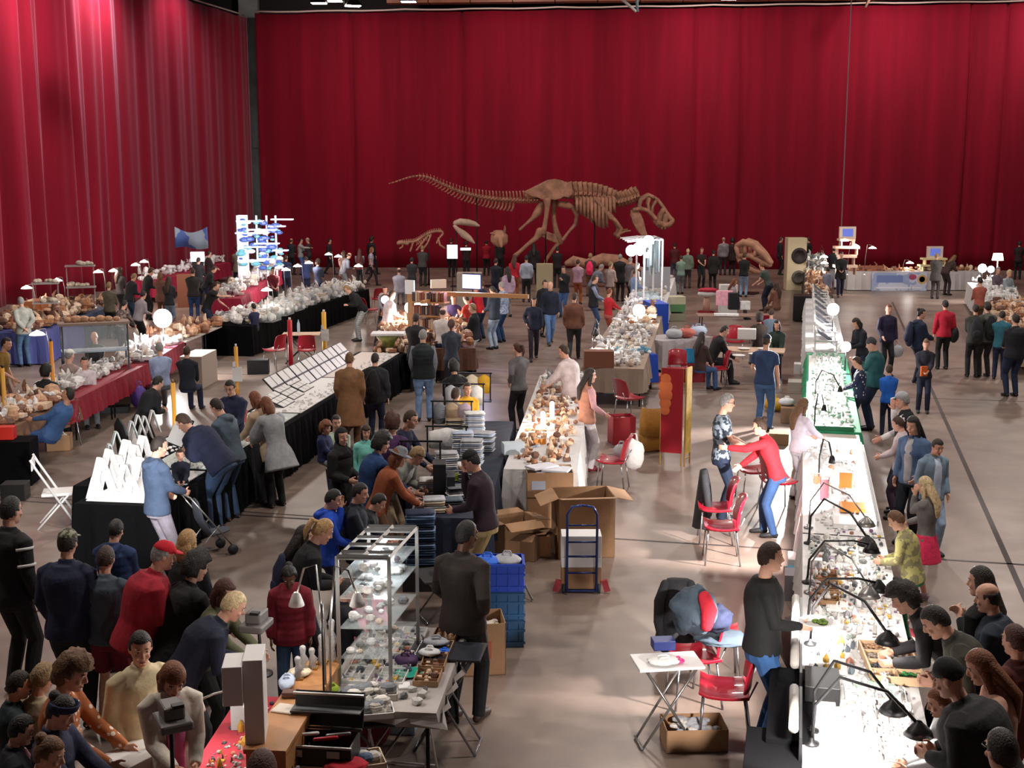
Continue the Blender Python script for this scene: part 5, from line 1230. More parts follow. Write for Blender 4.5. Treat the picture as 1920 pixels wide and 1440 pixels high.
# grey hooded display tools (scales) held up: binocular microscope on stand
def magnifier(px, py, z, label, rz=0):
    c = P(px, py, z); r = root('microscope', c, rz, label, 'microscope'); m = mat('warm_grey_plastic', '6d6866', .45)
    g = MB(); g.box((0, 0, .0), (.20, .26, .06)); g.box((0, .02, .07), (.13, .18, .09)); g.build('housing', m, r, bevel=.015); MB().box((.02, -.06, .12), (.07, .05, .02)).build('button', blk, r)
    MB().tube([(0, .05, -.02), (0, .08, .81-z)], .014, 8).build('stand', blk, r, True); MB().lathe((0, .08, .805-z), [(.09, 0), (.09, .015), (.02, .02)], 16).build('base', blk, r, True)
    return r
magnifier(324, 1352, 1.44, 'grey plastic viewer on a stand held before the woman in the white jacket', .5); magnifier(480, 1172, 1.25, 'grey plastic viewer on a stand before the white-haired woman', -.2)
# wooden desk with goods
q = P(553, 1325, 1.0); r = root('wooden_counter', (q.x, q.y+.05, 0), -.10, 'orange-brown wooden counter at the corner stall beside the white pillar', 'counter')
for s_ in (-1, 1): MB().box((s_*.12, 0, .5), (.03, 1.5, 1.0)).build('side_panel', pine, r)
MB().box((0, 0, 1.0), (.29, 1.55, .035)).build('top', pine, r, bevel=.005); MB().box((0, -.73, .5), (.21, .03, .98)).build('door', pine, r); dr_ = [o_ for o_ in col.objects if o_.name.startswith('door') and o_.parent == r][0]; MB().box((0, .2, .5), (.21, 1.1, .03)).build('shelf', pine, r)
MB().tube([(-.04, -.75, .6), (.04, -.75, .6)], .012, 8).build('door_handle', wht, dr_)
Fd = Frame((512, 1350), (590, 1215), -.45, 1.02)
qc = P(553, 1325, 1.0)
for i, (x, y, h) in enumerate(((-.08, .40, .16), (-.07, .52, .2), (-.02, .60, .15), (.10, .76, .32), (.03, .70, .22))):
    q = Vector((qc.x+x+.07*y, qc.y+.05+y, 1.018)); r = root('crystal_figure', q, 0, ('leftmost small grey stone figure on the wooden counter', 'second grey stone figure with brass stand on the counter', 'middle pale stone figure on the counter', 'tallest grey stone figure beside the maroon jacket', 'rightmost grey figure before the flat trays')[i], 'figurine')
    g = MB(); g.tube([(0, 0, 0), (.0, 0, h*.35), (.01, 0, h*.55), (0, 0, h*.75), (0, 0, h)], [.035, .022, .034, .018, .026], 9, round_=True); g.build('figure', mat('grey_stone', 'a8a4a4', .4, bump=.4), r, True); MB().box((0, 0, .008), (.08, .06, .016)).build('plinth', mat('brass', 'a8803a', .4, metal=.5), r)
sack(P(538, 1285, 1.02), (.06, .14, .07), 'pale', 'pale blue rolled cloth on the wooden counter', seed=40, name='cloth_roll'); sack(P(562, 1265, 1.02), (.09, .09, .05), 'cream', 'cream crumpled bag on the wooden counter', seed=41)
simple_box(P(545, 1305, 1.02), (.12, .08, .04), 0, mat('brown_book', '5a3428', .6), 'notebook', 'small brown notebook on the wooden counter', 'book'); simple_box(P(535, 1330, 1.02), (.16, .14, .012), -.3, mat('paper', 'd8ccc0', .8), 'paper_sheet', 'loose paper sheets at the near end of the counter', 'paper')
# flat tray table
FT = Frame((592, 1310), (600, 1205), -.95, .82)
FT.d = Vector((.10, 1)).normalized(); FT.n = Vector((FT.d.y, -FT.d.x)); FT.ang = math.atan2(FT.d.y, FT.d.x); FT.A = v2(P(600, 1328, .82)); FT.L = 1.70; FT.W = .86; tables(FT, 'trestle table of flat specimen trays between counter and display case', 1); cloth(FT, 0, FT.L, 'lgrey', 'pale cloth under the flat specimen trays near the counter', cm=mat('grey_cloth2', 'a8a09c', .85), drop=.07)
trays(FT, .42, 1.65, .02, .58, 4, 2, TRW, 'flat white divided tray of small stones between counter and glass case', 'white trays by the counter', 'mixed')
trays(FT, .42, 1.65, .60, .84, 4, 1, TRC, 'brown divided tray beside the glass display case', 'brown trays by the glass case', 'warm')
spread(FT, .05, .38, .3, .8, 3, 4, .035, 'grey', 'grey rock in the open boxes below the glass case', 'rocks below glass case')
def open_case(px, py, z, size, rz, m, label): c = P(px, py, z); return carton((c.x, c.y), size, rz, label, False, z=z, m=m, fill='grey')
open_case(680, 1312, .83, (.34, .2, .06), .35, mat('grey_case', 'b8b4b0', .6), 'open pale grey tray of rocks below the display case')
open_case(695, 1340, .80, (.34, .22, .05), .2, wht, 'white box of tools at the near edge of the black table'); open_case(726, 1315, .80, (.16, .14, .08), .1, mat('white_card', 'd8d0c8', .7), 'small white carton near the turquoise dish')
sack(P(622, 1302, .84), (.06, .06, .09), 'a8c832', 'lime green bag between the counter and the flat trays', seed=44)
tag(MB().lathe((0, 0, 0), [(.07, 0), (.11, .02), (.105, .024), (.06, .008)], 24).build('dish', mat('turquoise_dish', '2aa890', .35), None, True, loc=P(767, 1265, .83)), 'turquoise round dish right of the glass display case', 'dish')
simple_box(P(758, 1288, .83), (.09, .12, .02), .1, wht, 'jewel_box', 'open little white jewel box under the turquoise dish', 'box')
sack(P(762, 1247, .82), (.10, .09, .10), 'purple', 'purple cloth bag right of the display case post', seed=46)
# black folding tables
folding_table(700, 1338, .62, .42, .74, 10, 'black folding table below the glass display case', mat('black_top', '1c1a1e', .5)); folding_table(748, 1285, .5, .6, .78, 80, 'narrow black folding table right under the display case', mat('black_top', '1c1a1e', .5), wht)
ft = folding_table(838, 1218, .62, .40, .86, -8, 'black-topped folding stand with crossed grey steel legs before the leather jacket man', mat('black_top2', '20222a', .5), mat('grey_tube', '8c8c92', .35, metal=.6))
sack(P(818, 1208, .87), (.11, .08, .06), 'lgrey', 'clear plastic tray with papers on the black-topped stand', seed=50, name='plastic_tray'); sack(P(805, 1228, .87), (.09, .07, .06), 'white', 'white cloth heap at the left of the black-topped stand', seed=51); sack(P(833, 1220, .87), (.05, .05, .012), 'bright', 'flat blue packet on the black-topped stand', seed=52)
# toolbox
c = P(592, 1420, .05); c = P(597, 1440, .75); r = root('toolbox', (c.x, c.y+.1, .752), .0, 'open black toolbox with silver edges full of tools', 'toolbox'); r.rotation_euler.z = -.12
g = MB(); g.box((0, 0, .01), (.5, .26, .02))
for s_ in (-1, 1): g.box((s_*.245, 0, .09), (.012, .26, .16)); g.box((0, s_*.125, .09), (.5, .012, .16))
g.build('tool_tray', blk, r); g = MB(); g.box((0, .26, .27), (.5, .02, .24), M=Matrix.Rotation(-.35, 3, 'X')); g.box((0, .20, .29), (.5, .14, .012)); g.build('lid', blk, r)
g = MB(); g.box((0, -.134, .165), (.51, .012, .014)); g.box((0, .17, .165), (.51, .012, .014)); g.box((0, -.134, .02), (.51, .012, .014)); g.box((0, .24, .385), (.51, .02, .014)); g.build('metal_edge', alu, r)
for x in (-.13, .13): MB().box((x, -.14, .12), (.09, .015, .05)).build('latch', alu, [o_ for o_ in col.objects if o_.name.startswith('tool_tray')][0])
for i, (x, y, c_) in enumerate(((-.1, .02, wht), (.05, -.03, mat('tool_red', 'b01828', .4)), (.12, .04, alu))): MB().tube([(x-.08, y, .17), (x+.07, y+.03, .18)], .014, 8, round_=True).build('hand_tool', c_, r, True)
simple_box((c.x, c.y+.15, 0), (.56, .42, .745), -.12, mat('dark_trunk', '2a2224', .7), 'storage_chest', 'dark trunk under the open black toolbox', 'trunk')
c = P(682, 1440, .66); carton((c.x, c.y), (.28, .26, .14), .3, 'cream crate of silvery tools at the bottom edge below the black folding table', False, z=.60, m=mat('cream_card', 'd8c4a8', .8), fill='steel'); simple_box((c.x, c.y, 0), (.36, .36, .595), .2, mat('clear_tub', '8e8288', .4), 'storage_tub', 'clear purple-tinted tub under the cream crate', 'tub')
garment(648, 1438, .78, (.14, .12, .05), 'red', 'crumpled bright red cloth beside the cream crate', seed=60, name='red_cloth')
c = P(745, 1370, .0); carton((c.x, c.y+.05), (.34, .26, .42), -.1, 'bluish translucent bin standing under the black folding table', False, m=mat('bluish_bin', '9ab0bc', .4), fill='pale'); sack((*v2(P(690, 1400, 0)), 0), (.2, .18, .42), 'maroon', 'maroon and clear bag under the black folding table', seed=63)
# tall rod with lamps
q = P(612, 1330, .82); clamp_lamp(q, P(556, 1135, 1.62), 'white cone lamp on a gooseneck in front of the maroon jacket', 'white', up=.32, power=6, size=.06); clamp_lamp(q+Vector((.02, .1, 0)), P(670, 1135, 1.6), 'white cone lamp beside the child in pink', 'white', up=.3, power=6, size=.06)
r = root('microphone_rod', q+Vector((0, -.1, 0)), 0, 'thin black rod with grey tip standing before the flat trays', 'rod'); MB().tube([(0, 0, 0), (0, 0, .75)], .008, 7).build('rod', blk, r, True); MB().tube([(0, 0, .75), (0, 0, .85)], .014, 8, round_=True).build('tip', mat('grey_tip', '8a8a8e', .4), r, True); MB().lathe((0, 0, 0), [(.07, 0), (.07, .012), (.01, .02)], 14).build('base', blk, r)
# aluminium display case
A = P(733, 1290, .82); B = P(784, 1215, .82); Cc = Vector((A.x-.40, A.y+.02, .82)); D = Vector((B.x-.40, B.y+.02, .82)); zt = PD(733, 1045, A.y).z
r = root('glass_display_case', Vector((A.x, A.y, .82)), 0, 'open aluminium framed display case with glass shelves and slotted top', 'case')
h = zt-.82; o_ = Vector((A.x, A.y, .82)); cs = [Vector((0, 0, 0)), B-o_, D-o_, Cc-o_]
for c_ in cs: MB().box(c_+Vector((0, 0, h/2)), (.028, .028, h)).build('post', alu, r)
g = MB()
for z in (.01, h-.01):
    g = MB()
    for i in range(4): a, b = cs[i], cs[(i+1) % 4]; g.tube([a+Vector((0, 0, z)), b+Vector((0, 0, z))], .016, 4)
    g.build('frame_rail', alu, r)
g = MB()
for t in (.0, .14, .38, .62, .86, 1.0): g.tube([cs[0].lerp(cs[1], t)+Vector((0, 0, h)), cs[3].lerp(cs[2], t)+Vector((0, 0, h))], .018, 4)
g.tube([cs[0].lerp(cs[3], .5)+Vector((0, 0, h)), cs[1].lerp(cs[2], .5)+Vector((0, 0, h))], .02, 4); g.build('top_grille', alu, r)
for i, t in enumerate((.22, .45, .68, .84)):
    MB().prism([c_*.98+Vector((0, 0, h*t)) for c_ in cs], (0, 0, .008)).build('glass_shelf', glass, r)
    class _F: pass
    ms = [mat('mineral_'+c, c, .6, bump=.4, bscale=30, var=.3, vscale=20) for c in STONE['pale']+STONE['grey']]; g = MB()
    for _ in range(16):
        a, b = RND.uniform(.1, .9), RND.uniform(.1, .9); p = cs[0].lerp(cs[1], a).lerp(cs[3].lerp(cs[2], a), b)+Vector((0, 0, h*t+.01)); s = RND.uniform(.02, .05); g.cur = RND.randrange(len(ms)); g.ell(p+Vector((0, 0, s*.6)), (s, s*.8, s*.7), 7, 5)
    o = g.build('shelf_minerals', ms); o.location = o_; tag(o, ('pale minerals on the lowest glass shelf of the framed case', 'pale minerals on the second glass shelf of the framed case', 'pale minerals on the third glass shelf of the framed case', 'pale minerals on the top glass shelf of the framed case')[i], 'minerals', kind='stuff')
r2 = root('light_bar', o_+cs[0].lerp(cs[2], .5)+Vector((0, 0, h-.05)), FT.ang, 'white light tube glowing under the slotted top of the framed case', 'light'); MB().box((0, 0, 0), (.5, .05, .03)).build('tube', mat('tube_glow2', 'ffffff', .3, emit='f4f8ff', estr=12), r2); point('case_light', r2.location+Vector((0, 0, -.08)), 14, (.95, .98, 1), .1)
# ---- clothes stall
FJ = Frame((780, 960), (850, 800), -1.15, .80); 
FJ = Frame((772, 970), (862, 790), -.85, .80)
tables(FJ, 'trestle table of the clothes stall with black racks'); cloth(FJ, 0, FJ.L, 'navy', 'dark blue cloth under the folded clothes', cm=mat('dark_blue_cloth', '1a2236', .9), drop=.55)
def pile(p, n, size, rz, cols, label, name='folded_clothes'):
    for i in range(n):
        c_ = cols[i % len(cols)]; g = MB(); L, W = size; hh = .028
        g.tube([(-L/2, 0, hh/2), (-L*.3, 0, hh*.5), (L*.3, 0, hh*.5), (L/2, 0, hh/2)], [(hh*.3, W*.47), (hh*.55, W*.5), (hh*.55, W*.5), (hh*.35, W*.47)], 10, side=(0, 0, 1), round_=False)
        o = g.build(name, cloth_m(c_), None, True, loc=(p[0]+RND.uniform(-.01, .01), p[1]+RND.uniform(-.01, .01), p[2]+i*hh*1.02), rz=rz+RND.uniform(-.06, .06)); tag(o, label, 'clothing', label[:50])
q = P(788, 960, .81); pile(P(789, 1055, .30), 22, (.34, .26), .05, ('jeans', 'denim', 'light', 'navy', 'jeans', 'steel'), 'folded blue jeans in the tall stack at the near end of the clothes stall')
simple_box((P(789, 1055, .30).x, P(789, 1055, .30).y, 0), (.42, .34, .29), .05, blk, 'black_case', 'black case carrying the tall stack of folded jeans', 'case')
pile(P(810, 925, .81), 7, (.32, .28), .1, ('white', 'pale', 'cream'), 'white folded shirts in the front pile of the clothes stall'); pile(P(838, 885, .81), 10, (.3, .26), .2, ('white', 'lgrey', 'pale', 'white'), 'pale folded shirts in the second pile of the clothes stall')
pile(P(868, 860, .81), 14, (.3, .28), .1, ('white', 'pale'), 'bright white folded clothes under the black racks'); pile(P(890, 820, .81), 14, (.3, .28), .1, ('lgrey', 'white', 'pale'), 'greyish folded clothes at the far end of the clothes stall'); pile(P(860, 935, .81), 6, (.3, .24), .3, ('char', 'grey', 'white', 'lgrey'), 'striped folded clothes beside the seller in the black cap')
pile(P(905, 845, .81), 10, (.34, .26), -.2, ('lgrey', 'grey', 'pale'), 'grey folded clothes on the right edge of the clothes stall'); pile(P(880, 900, .81), 8, (.3, .26), .1, ('grey', 'lgrey', 'char', 'white'), 'charcoal and grey folded shirts at the seller side of the clothes stall'); pile(P(885, 868, .81), 12, (.3, .26), -.1, ('pale', 'white', 'lgrey'), 'pale folded shirts behind the black cap on the clothes stall'); pile(P(845, 955, .81), 5, (.3, .26), .2, ('char', 'slate', 'grey'), 'dark folded clothes at the near right corner of the clothes stall'); pile(P(815, 958, .81), 6, (.26, .26), .1, ('beige', 'cream', 'lgrey'), 'cream sleeves and shirts at the near end of the clothes stall'); pile(P(865, 795, .81), 8, (.3, .26), .1, ('beige', 'grey'), 'beige folded clothes behind the third black rack'); pile(P(855, 815, .81), 9, (.3, .26), -.1, ('cream', 'grey', 'beige'), 'beige garments folded left of the far black rack')
pile(P(858, 900, .81), 3, (.16, .14), .4, ('a8b83a',), 'yellow-green packet by the hand of the seller in the black cap', 'folded_bag')
def rack(px, py, z, w, h, rz, label, hang=None):
    c = P(px, py, z); r = root('clothes_rack', c, rz, label, 'rack')
    for s_ in (-1, 1): MB().tube([(s_*w/2, 0, 0), (s_*w/2, 0, h)], .012, 6).build('upright', iron, r)
    MB().tube([(-w/2-.03, 0, h), (w/2+.03, 0, h)], .014, 6).build('top_bar', iron, r); MB().box((0, 0, .008), (w+.05, .22, .014)).build('base', iron, r)
    if hang:
        for i, c_ in enumerate(hang):
            x = -w/2+w*(i+.5)/len(hang); g = MB(); g.tube([(x, 0, h-.02), (x, 0, h-.08), (x, 0, h*.3)], [(.02, .02), (w/len(hang)*.5, .05), (w/len(hang)*.46, .07)], 10, side=(1, 0, 0)); g.build('hanging_garment', cloth_m(c_), r, True)
    return r
rack(790, 905, .82, .5, .55, -.05, 'nearest black wire rack of the clothes stall'); rack(838, 858, .82, .55, .45, -.05, 'second black wire rack of the clothes stall', ('white',)); rack(848, 812, .82, .6, .5, -.05, 'third black wire rack holding beige and grey garments', ('grey', 'beige', 'mauve')); rack(870, 775, .82, .65, .5, -.05, 'fourth black wire rack holding grey garments', ('lgrey', 'grey', 'white')); rack(885, 752, .82, .65, .5, -.05, 'farthest black wire rack holding a yellow garment', ('grey', 'cream', 'yellow'))
c = P(805, 1060, 0); r = root('black_cabinet', (c.x+.12, c.y+.3, 0), .05, 'narrow black upright cabinet at the near end of the clothes stall', 'cabinet'); MB().box((0, 0, .62), (.16, .3, 1.24)).build('cabinet_body', blk, r, bevel=.004); MB().box((.14, -.05, .55), (.1, .35, 1.1)).build('side_wing', mat('dark_board', '22252c', .6), r)
folding_table(826, 1075, .5, .5, .5, 20, 'dark low table behind the leather jacket man', mat('black_top', '1c1a1e', .5))
# ---- pale goods stall
FP = Frame((948, 880), (1015, 705), -.95, .82)
tables(FP, 'trestle table of the pink stone and shell stall'); cloth(FP, 0, FP.L, 'white', 'white cloth with long hanging side at the pink stone stall', cm=cw, drop=.75)
heap(FP, .15, FP.L-.6, .06, .85, 260, .05, 'warm', 'pink_stones', 'pink and orange stones heaped on the white cloth by the woman in pink vest', extra=.05); heap(FP, FP.L-1.6, FP.L-.1, .06, .85, 130, .06, 'pale', 'pale_horns', 'pale horn-shaped goods at the far end of the pink stone stall', extra=.08)
spread(FP, .3, FP.L-1.4, .1, .8, 8, 4, .05, 'warm', 'orange-pink rock on the white cloth beside the woman in pink vest', 'rocks on the pink stone stall', .6)
for (x, y, l) in ((1018, 810, 'left one of two glowing white salt lamps on the pink stone stall'), (1035, 790, 'right one of two glowing white salt lamps on the pink stone stall')):
    q = P(x, y, .83); r = root('glowing_tube', q, 0, l, 'lamp'); g = MB(); g.tube([(0, 0, 0), (0, 0, .3)], .035, 10, round_=True); g.build('tube', mat('warm_glow', 'fff0e0', .4, emit='ffe8d0', estr=9), r, True); point('salt_light', q+Vector((-.15, -.1, .2)), 16, (1, .85, .7), .05)
q = P(1012, 838, .80); simple_box(q+Vector((0, 0, -.12)), (.22, .02, .24), .6, org, 'orange_card', 'orange card hanging over the edge of the pink stone stall', 'card'); simple_box(P(962, 850, .83), (.3, .2, .16), .2, mat('pale_blue_card', 'c0ccd4', .7), 'white_box', 'pale box at the near left of the pink stone stall', 'box')
# hanging cloth pieces at seller side
for (x, y, s, c_, l) in ((1050, 800, (.5, .04, .75), 'lgrey', 'grey-white cloth sheet hanging on the seller side of the pink stone stall'), (1000, 930, (.35, .05, .8), 'pale', 'pale cloth hanging down at the near corner of the pink stone stall')):
    q = P(x, y, .1); o = simple_box((q.x, q.y, .05), s, 1.0, cloth_m(c_), 'hanging_cloth', l, 'cloth')
# cartons
c = P(1030, 1000, 0); carton((c.x, c.y+.2), (.62, .5, .5), .05, 'closed brown carton at the bottom of the stack near the blue hand truck', open_=False); carton((c.x, c.y+.2), (.62, .5, .34), .02, 'brown carton with a white label and papers on top of the stack', False, z=.505, mark=(-.25, 'a8b0c0'), fill=None)
for i, (dx, dy, s, rz) in enumerate(((.0, .25, (.42, .3, .03), .2), (.1, .15, (.36, .28, .03), -.3), (-.1, .2, (.4, .24, .03), .6))): simple_box((c.x+dx, c.y+dy, .80+.032*i), s, rz, mat('sheet_white', 'dcdce4', .7), 'plastic_sheet', ('lowest', 'middle', 'top')[i]+' white plastic sheet on the stacked carton', 'sheet')
c = P(1095, 1050, 0); carton((c.x, c.y+.35), (.72, .58, .78), .12, 'large open brown carton with raised flaps behind the blue hand truck', True)
c = P(1012, 1040, 0); carton((c.x-.02, c.y), (.3, .26, .3), .1, 'small open carton squeezed left of the large one', True); c = P(965, 1000, .3); carton((c.x, c.y), (.5, .4, .5), .5, 'open carton with a light flap behind the seller in the black cap', True, z=0); c = P(985, 1050, 0); carton((c.x, c.y+.1), (.35, .3, .35), -.3, 'dark battered carton among the packaging heap', True, m=card_d)
# hand truck
c = P(1090, 1112, 0); r = root('hand_truck', (c.x, c.y, 0), 0, 'blue tubular hand truck with two small white boxes and red foot plate ends', 'hand truck'); bl = mat('blue_tube', '243a78', .35, metal=.3)
g = MB(); 
for s_ in (-1, 1): g.tube([(s_*.17, -.04, .03), (s_*.17, -.05, .62), (s_*.17, -.06, .95), (s_*.12, -.06, 1.04), (0, -.06, 1.06)], .015, 8)
for z in (.25, .45, .62, .82): g.tube([(-.17, -.02-.03*z, z), (.17, -.02-.03*z, z)], .011, 8)
g.build('frame', bl, r, True); MB().box((0, .14, .03), (.42, .3, .02)).build('toe_plate', bl, r)
for s_ in (-1, 1):
    MB().tube([(s_*.19, .02, .055), (s_*.22, .02, .055)], .055, 14).build('wheel', mat('tyre', '3a3c40', .6), r, True); MB().box((s_*.28, .0, .09), (.07, .04, .14), M=Matrix.Rotation(s_*-.3, 3, 'Y')).build('side_grip', mat('grip_red', 'b03a48', .4), r)
for i, z in enumerate((.27, .55)): pass
c2 = (c.x, c.y-.08); 
for i, (z, h_) in enumerate(((.045, .25), (.3, .12), (.425, .25))): simple_box((c.x, c.y+.16, z), (.46, .30, h_), 0, card if i == 0 else wht, 'loaded_box', ('brown carton at the foot of the blue hand truck', 'thin white box in the middle of the hand truck load', 'white box on top of the hand truck load')[i], 'box')
# crates
c = P(932, 1215, 0); 
for i, (z, h_, c_) in enumerate(((0, .29, '1f4668'), (.295, .29, '22507a'), (.59, .29, '1c46b8'))): crate((c.x, c.y+.2), (.56, .4, h_), .03, z, c_, ('bottom dark blue plastic crate of the stack of three', 'middle dark blue plastic crate of the stack of three', 'bright blue plastic crate on top of the stack')[i])
sack((c.x-.1, c.y+.18, .80), (.15, .13, .13), 'bright', 'blue plastic bag bulging from the top crate', seed=71); sack((c.x+.1, c.y+.2, .80), (.15, .13, .14), 'lgrey', 'clear and green plastic bag in the top crate', seed=72)
c = P(905, 1268, 0); carton((c.x, c.y+.22), (.40, .42, .52), .12, 'brown open box with red print and crumpled bags in front of the blue crates', False, fill='cream', mark=(0, 'b05a40'))
r = root('steel_leg', P(985, 1125, 0), 0, 'grey steel leg sticking out right of the blue crates', 'bar'); MB().tube([(0, .1, .14), (.08, -.05, .02)], .014, 8).build('tube', alu, r)
# ============================================================ MIDDLE ROW, far part
FE = Frame((1085, 700), (1228, 520), -1.6, .80); FE = Frame((1105, 668), (1240, 492), -1.3, .8)
FE = Frame((1092, 690), (1205, 520), -1.25, .80)
tables(FE, 'trestle table of the long beige goods stall'); cloth(FE, 0, FE.L*.42, 'beige', 'beige cloth over the near part of the long beige goods stall', drop=.5, cm=mat('beige_cloth', '9a8678', .85)); cloth(FE, FE.L*.42, FE.L, 'lgrey', 'pale cloth over the far part of the long beige goods stall', drop=.6, cm=cw)
heap(FE, .1, FE.L*.5, .06, 1.15, 360, .075, 'pale', 'bone_goods', 'pale goods and boxes crowded on the near beige stall', extra=.08); heap(FE, FE.L*.3, FE.L*.5, .5, 1.15, 60, .12, 'warm', 'boot_goods', 'beige boot-shaped goods in the middle of the long stall', extra=.15); heap(FE, FE.L*.5, FE.L-.1, .06, 1.15, 260, .09, 'pale', 'white_goods', 'whitish goods on the far half of the long stall', extra=.12)
spread(FE, .2, FE.L*.4, .1, 1.1, 8, 4, .06, 'pale', 'pale rock on the near part of the long beige goods stall', 'rocks on the beige stall', .6)
bluec = mat('royal_blue_cloth', '1440a8', .8)
c1 = P(1190, 700, 0); r = None
FBL = Frame((1150, 668), (1230, 665), 1.1, .78); tables(FBL, 'table under the royal blue cloth', 1); cloth(FBL, 0, FBL.L, 'blue', 'royal blue cloth hanging at the seller side of the beige stall', cm=bluec, drop=.62)
heap(FBL, .1, FBL.L-.1, .05, .6, 50, .07, 'blue', 'blue_goods', 'pale blue and white goods on the royal blue cloth', extra=.05)
c = P(1228, 640, 0); simple_box((c.x, c.y, 0), (.5, 1.2, 1.15), .1, bluec, 'blue_draped_stack', 'tall stack under royal blue cloth right of the beige stall', 'stack')
c = P(1122, 688, .81); simple_box(c, (.62, .35, .35), 0, mat('suitcase_brown', '7a4a34', .6), 'brown_case', 'brown suitcase-like box at the near end of the beige goods stall', 'case'); simple_box((P(1145, 735, 0).x, P(1145, 735, 0).y, 0), (.3, .5, .7), .1, mat('pale_fridge', 'c0ccd4', .5), 'storage_box', 'pale upright box beside the royal blue cloth', 'box')
tag(simple_box((P(1222, 715, 0).x, P(1222, 715, 0).y, 0), (1.0, .4, .16), 0, mat('orange_lid', 'b84a2a', .6), 'orange_lid_box', 'low dark box with orange lid under the royal blue cloth', 'box'))
for (x, y, l, pw, sz) in ((1066+105, 575, '', 0, 0),):
    pass
globe_lamp(P(1198, 582, 1.15), .8, 'glowing white oval lamp lying over the beige goods stall', .17, 70, 25, pole=False); globe_lamp(P(1210, 510, 1.3), .8, 'small glowing round lamp over the far beige stall', .12, 60, 20)
clamp_lamp(P(1110, 655, .82), P(1128, 650, 1.0), 'small shining lamp among the near beige goods', 'white', power=12, size=.12, glow=12); clamp_lamp(P(1115, 640, .82), P(1124, 635, 1.05), 'second shining lamp among the near beige goods', 'white', power=12, size=.1, glow=12)
# lamp rig with rods at the end of the middle row
c = P(1232, 600, 0); Y = 38; r = root('display_rack', (PD(1240, 600, Y).x, Y, 0), 0, 'tall white metal rack with hanging strings and glaring lamps under the dinosaur head', 'rack'); zt = PD(1240, 450, Y).z
for (dx, dy) in ((0, 0), (0, 2.4), (-.55, 0), (-.55, 2.4)): MB().tube([(dx, dy, 0), (dx, dy, zt)], .03, 6).build('post', wht, r)
g = MB(); g.tube([(0, 0, zt), (0, 2.4, zt)], .03, 6); g.tube([(-.55, 0, zt), (-.55, 2.4, zt)], .03, 6)
for dy in (0, .8, 1.6, 2.4): g.tube([(0, dy, zt), (-.55, dy, zt), (-1.1, dy-.2, zt-.05)], .02, 6)
g.build('top_rail', wht, r); g = MB()
for k in range(26): y = .1+k*.09; x = RND.uniform(-.5, 0); g.tube([(x, y, zt), (x, y, zt-RND.uniform(.5, 1.1))], RND.uniform(.02, .06), 5)
tag(g.build('hanging_strings', mat('string_grey', '7c8888', .6), r), kind='stuff'); MB().box((-.28, 1.2, .9), (.6, 2.4, .04)).build('shelf', wht, r)
g = MB(); 
for k in range(40): s = RND.uniform(.05, .12); g.ell((RND.uniform(-.5, 0), RND.uniform(0, 2.4), .95+s*.5), (s, s, s*.8), 6, 4)
tag(g.build('shelf_goods', mat('shelf_goods', 'a8b4b4', .6), r), kind='stuff')
for i, (x, y) in enumerate(((1184, 470), (1196, 466), (1204, 458), (1216, 452), (1200, 474), (1214, 478))):
    p = PD(x, y, 37.4+.25*i); q = root('floodlight', p, 0, ('leftmost glaring', 'second glaring', 'third glaring', 'rightmost highest glaring', 'lower small glaring', 'lower right white')[i]+' floodlight on the rack under the dinosaur head', 'lamp'); g = MB(); rr_ = .17 if i < 4 else .09; g.ell((0, 0, 0), (rr_, rr_*.7, rr_), 12, 8); g.build('lamp_face', mat('flood_glow2', 'ffffff', .3, emit='f2f0ff', estr=22), q, True); MB().tube([(0, .12, 0), (.3, .4, .1), (.5, .4, zt-p.z if zt > p.z else .05)], .02, 6).build('arm', alu, q)
    if i < 4: point('rack_light', p+Vector((0, -.5, -.1)), 14, (.95, .95, 1), .12)
simple_box((P(1228, 590, 0).x, P(1228, 590, 0).y, .7), (1.0, .06, .95), .0, mat('white_sheet', 'b8b8c0', .7), 'white_sheet', 'greyish white cloth sheet hanging over the beige stall end', 'cloth')
c = P(1262, 600, .0); 
for i, (z, c_) in enumerate(((0, '9a9a84'), (.3, '5a8a5a'), (.55, 'c8c4a8'))): simple_box((c.x, c.y, z), (.7, .6, .25), RND.uniform(-.1, .1), mat('box_'+c_, c_, .7), 'storage_box', ('lowest grey-green box', 'green box in the middle', 'cream box at the top')[i]+' of the stack right of the lamp rack', 'box')
# ============================================================ FOSSIL STALL (middle, warm)
FF = Frame((702, 660), (700, 575), -3.2, .80); p0 = v2(P(700, 665, .8)); p1 = v2(P(712, 590, .8)); 
FF.A = p0; FF.d = (p1-p0).normalized(); FF.L = (p1-p0).length; FF.n = Vector((FF.d.y, -FF.d.x)); FF.ang = math.atan2(FF.d.y, FF.d.x); FF.W = (v2(P(880, 630, .8))-p0).dot(FF.n)
Lf, Wf = FF.L, FF.W
def sub(fr, u0, u1, v0, v1):
    f = Frame.__new__(Frame); f.A = fr.A+fr.d*u0+fr.n*v0; f.d = fr.d; f.n = fr.n; f.L = u1-u0; f.W = v1-v0; f.z = fr.z; f.ang = fr.ang; f.sg = fr.sg; return f
FF1 = sub(FF, 0, Lf, 0, .85); FF2 = sub(FF, Lf*.1, Lf, Wf-.95, Wf)
tables(FF1, 'table on the left side of the warm lit fossil stall'); cloth(FF1, 0, FF1.L, 'black', 'black cloth under the left side of the warm lit fossil stall', drop=.7, cm=bcl); tables(FF2, 'table on the right side of the warm lit fossil stall'); cloth(FF2, 0, FF2.L, 'brown', 'brown cloth under the right side of the warm lit fossil stall', drop=.5, cm=mat('brown_cloth', '5a3a2c', .9))
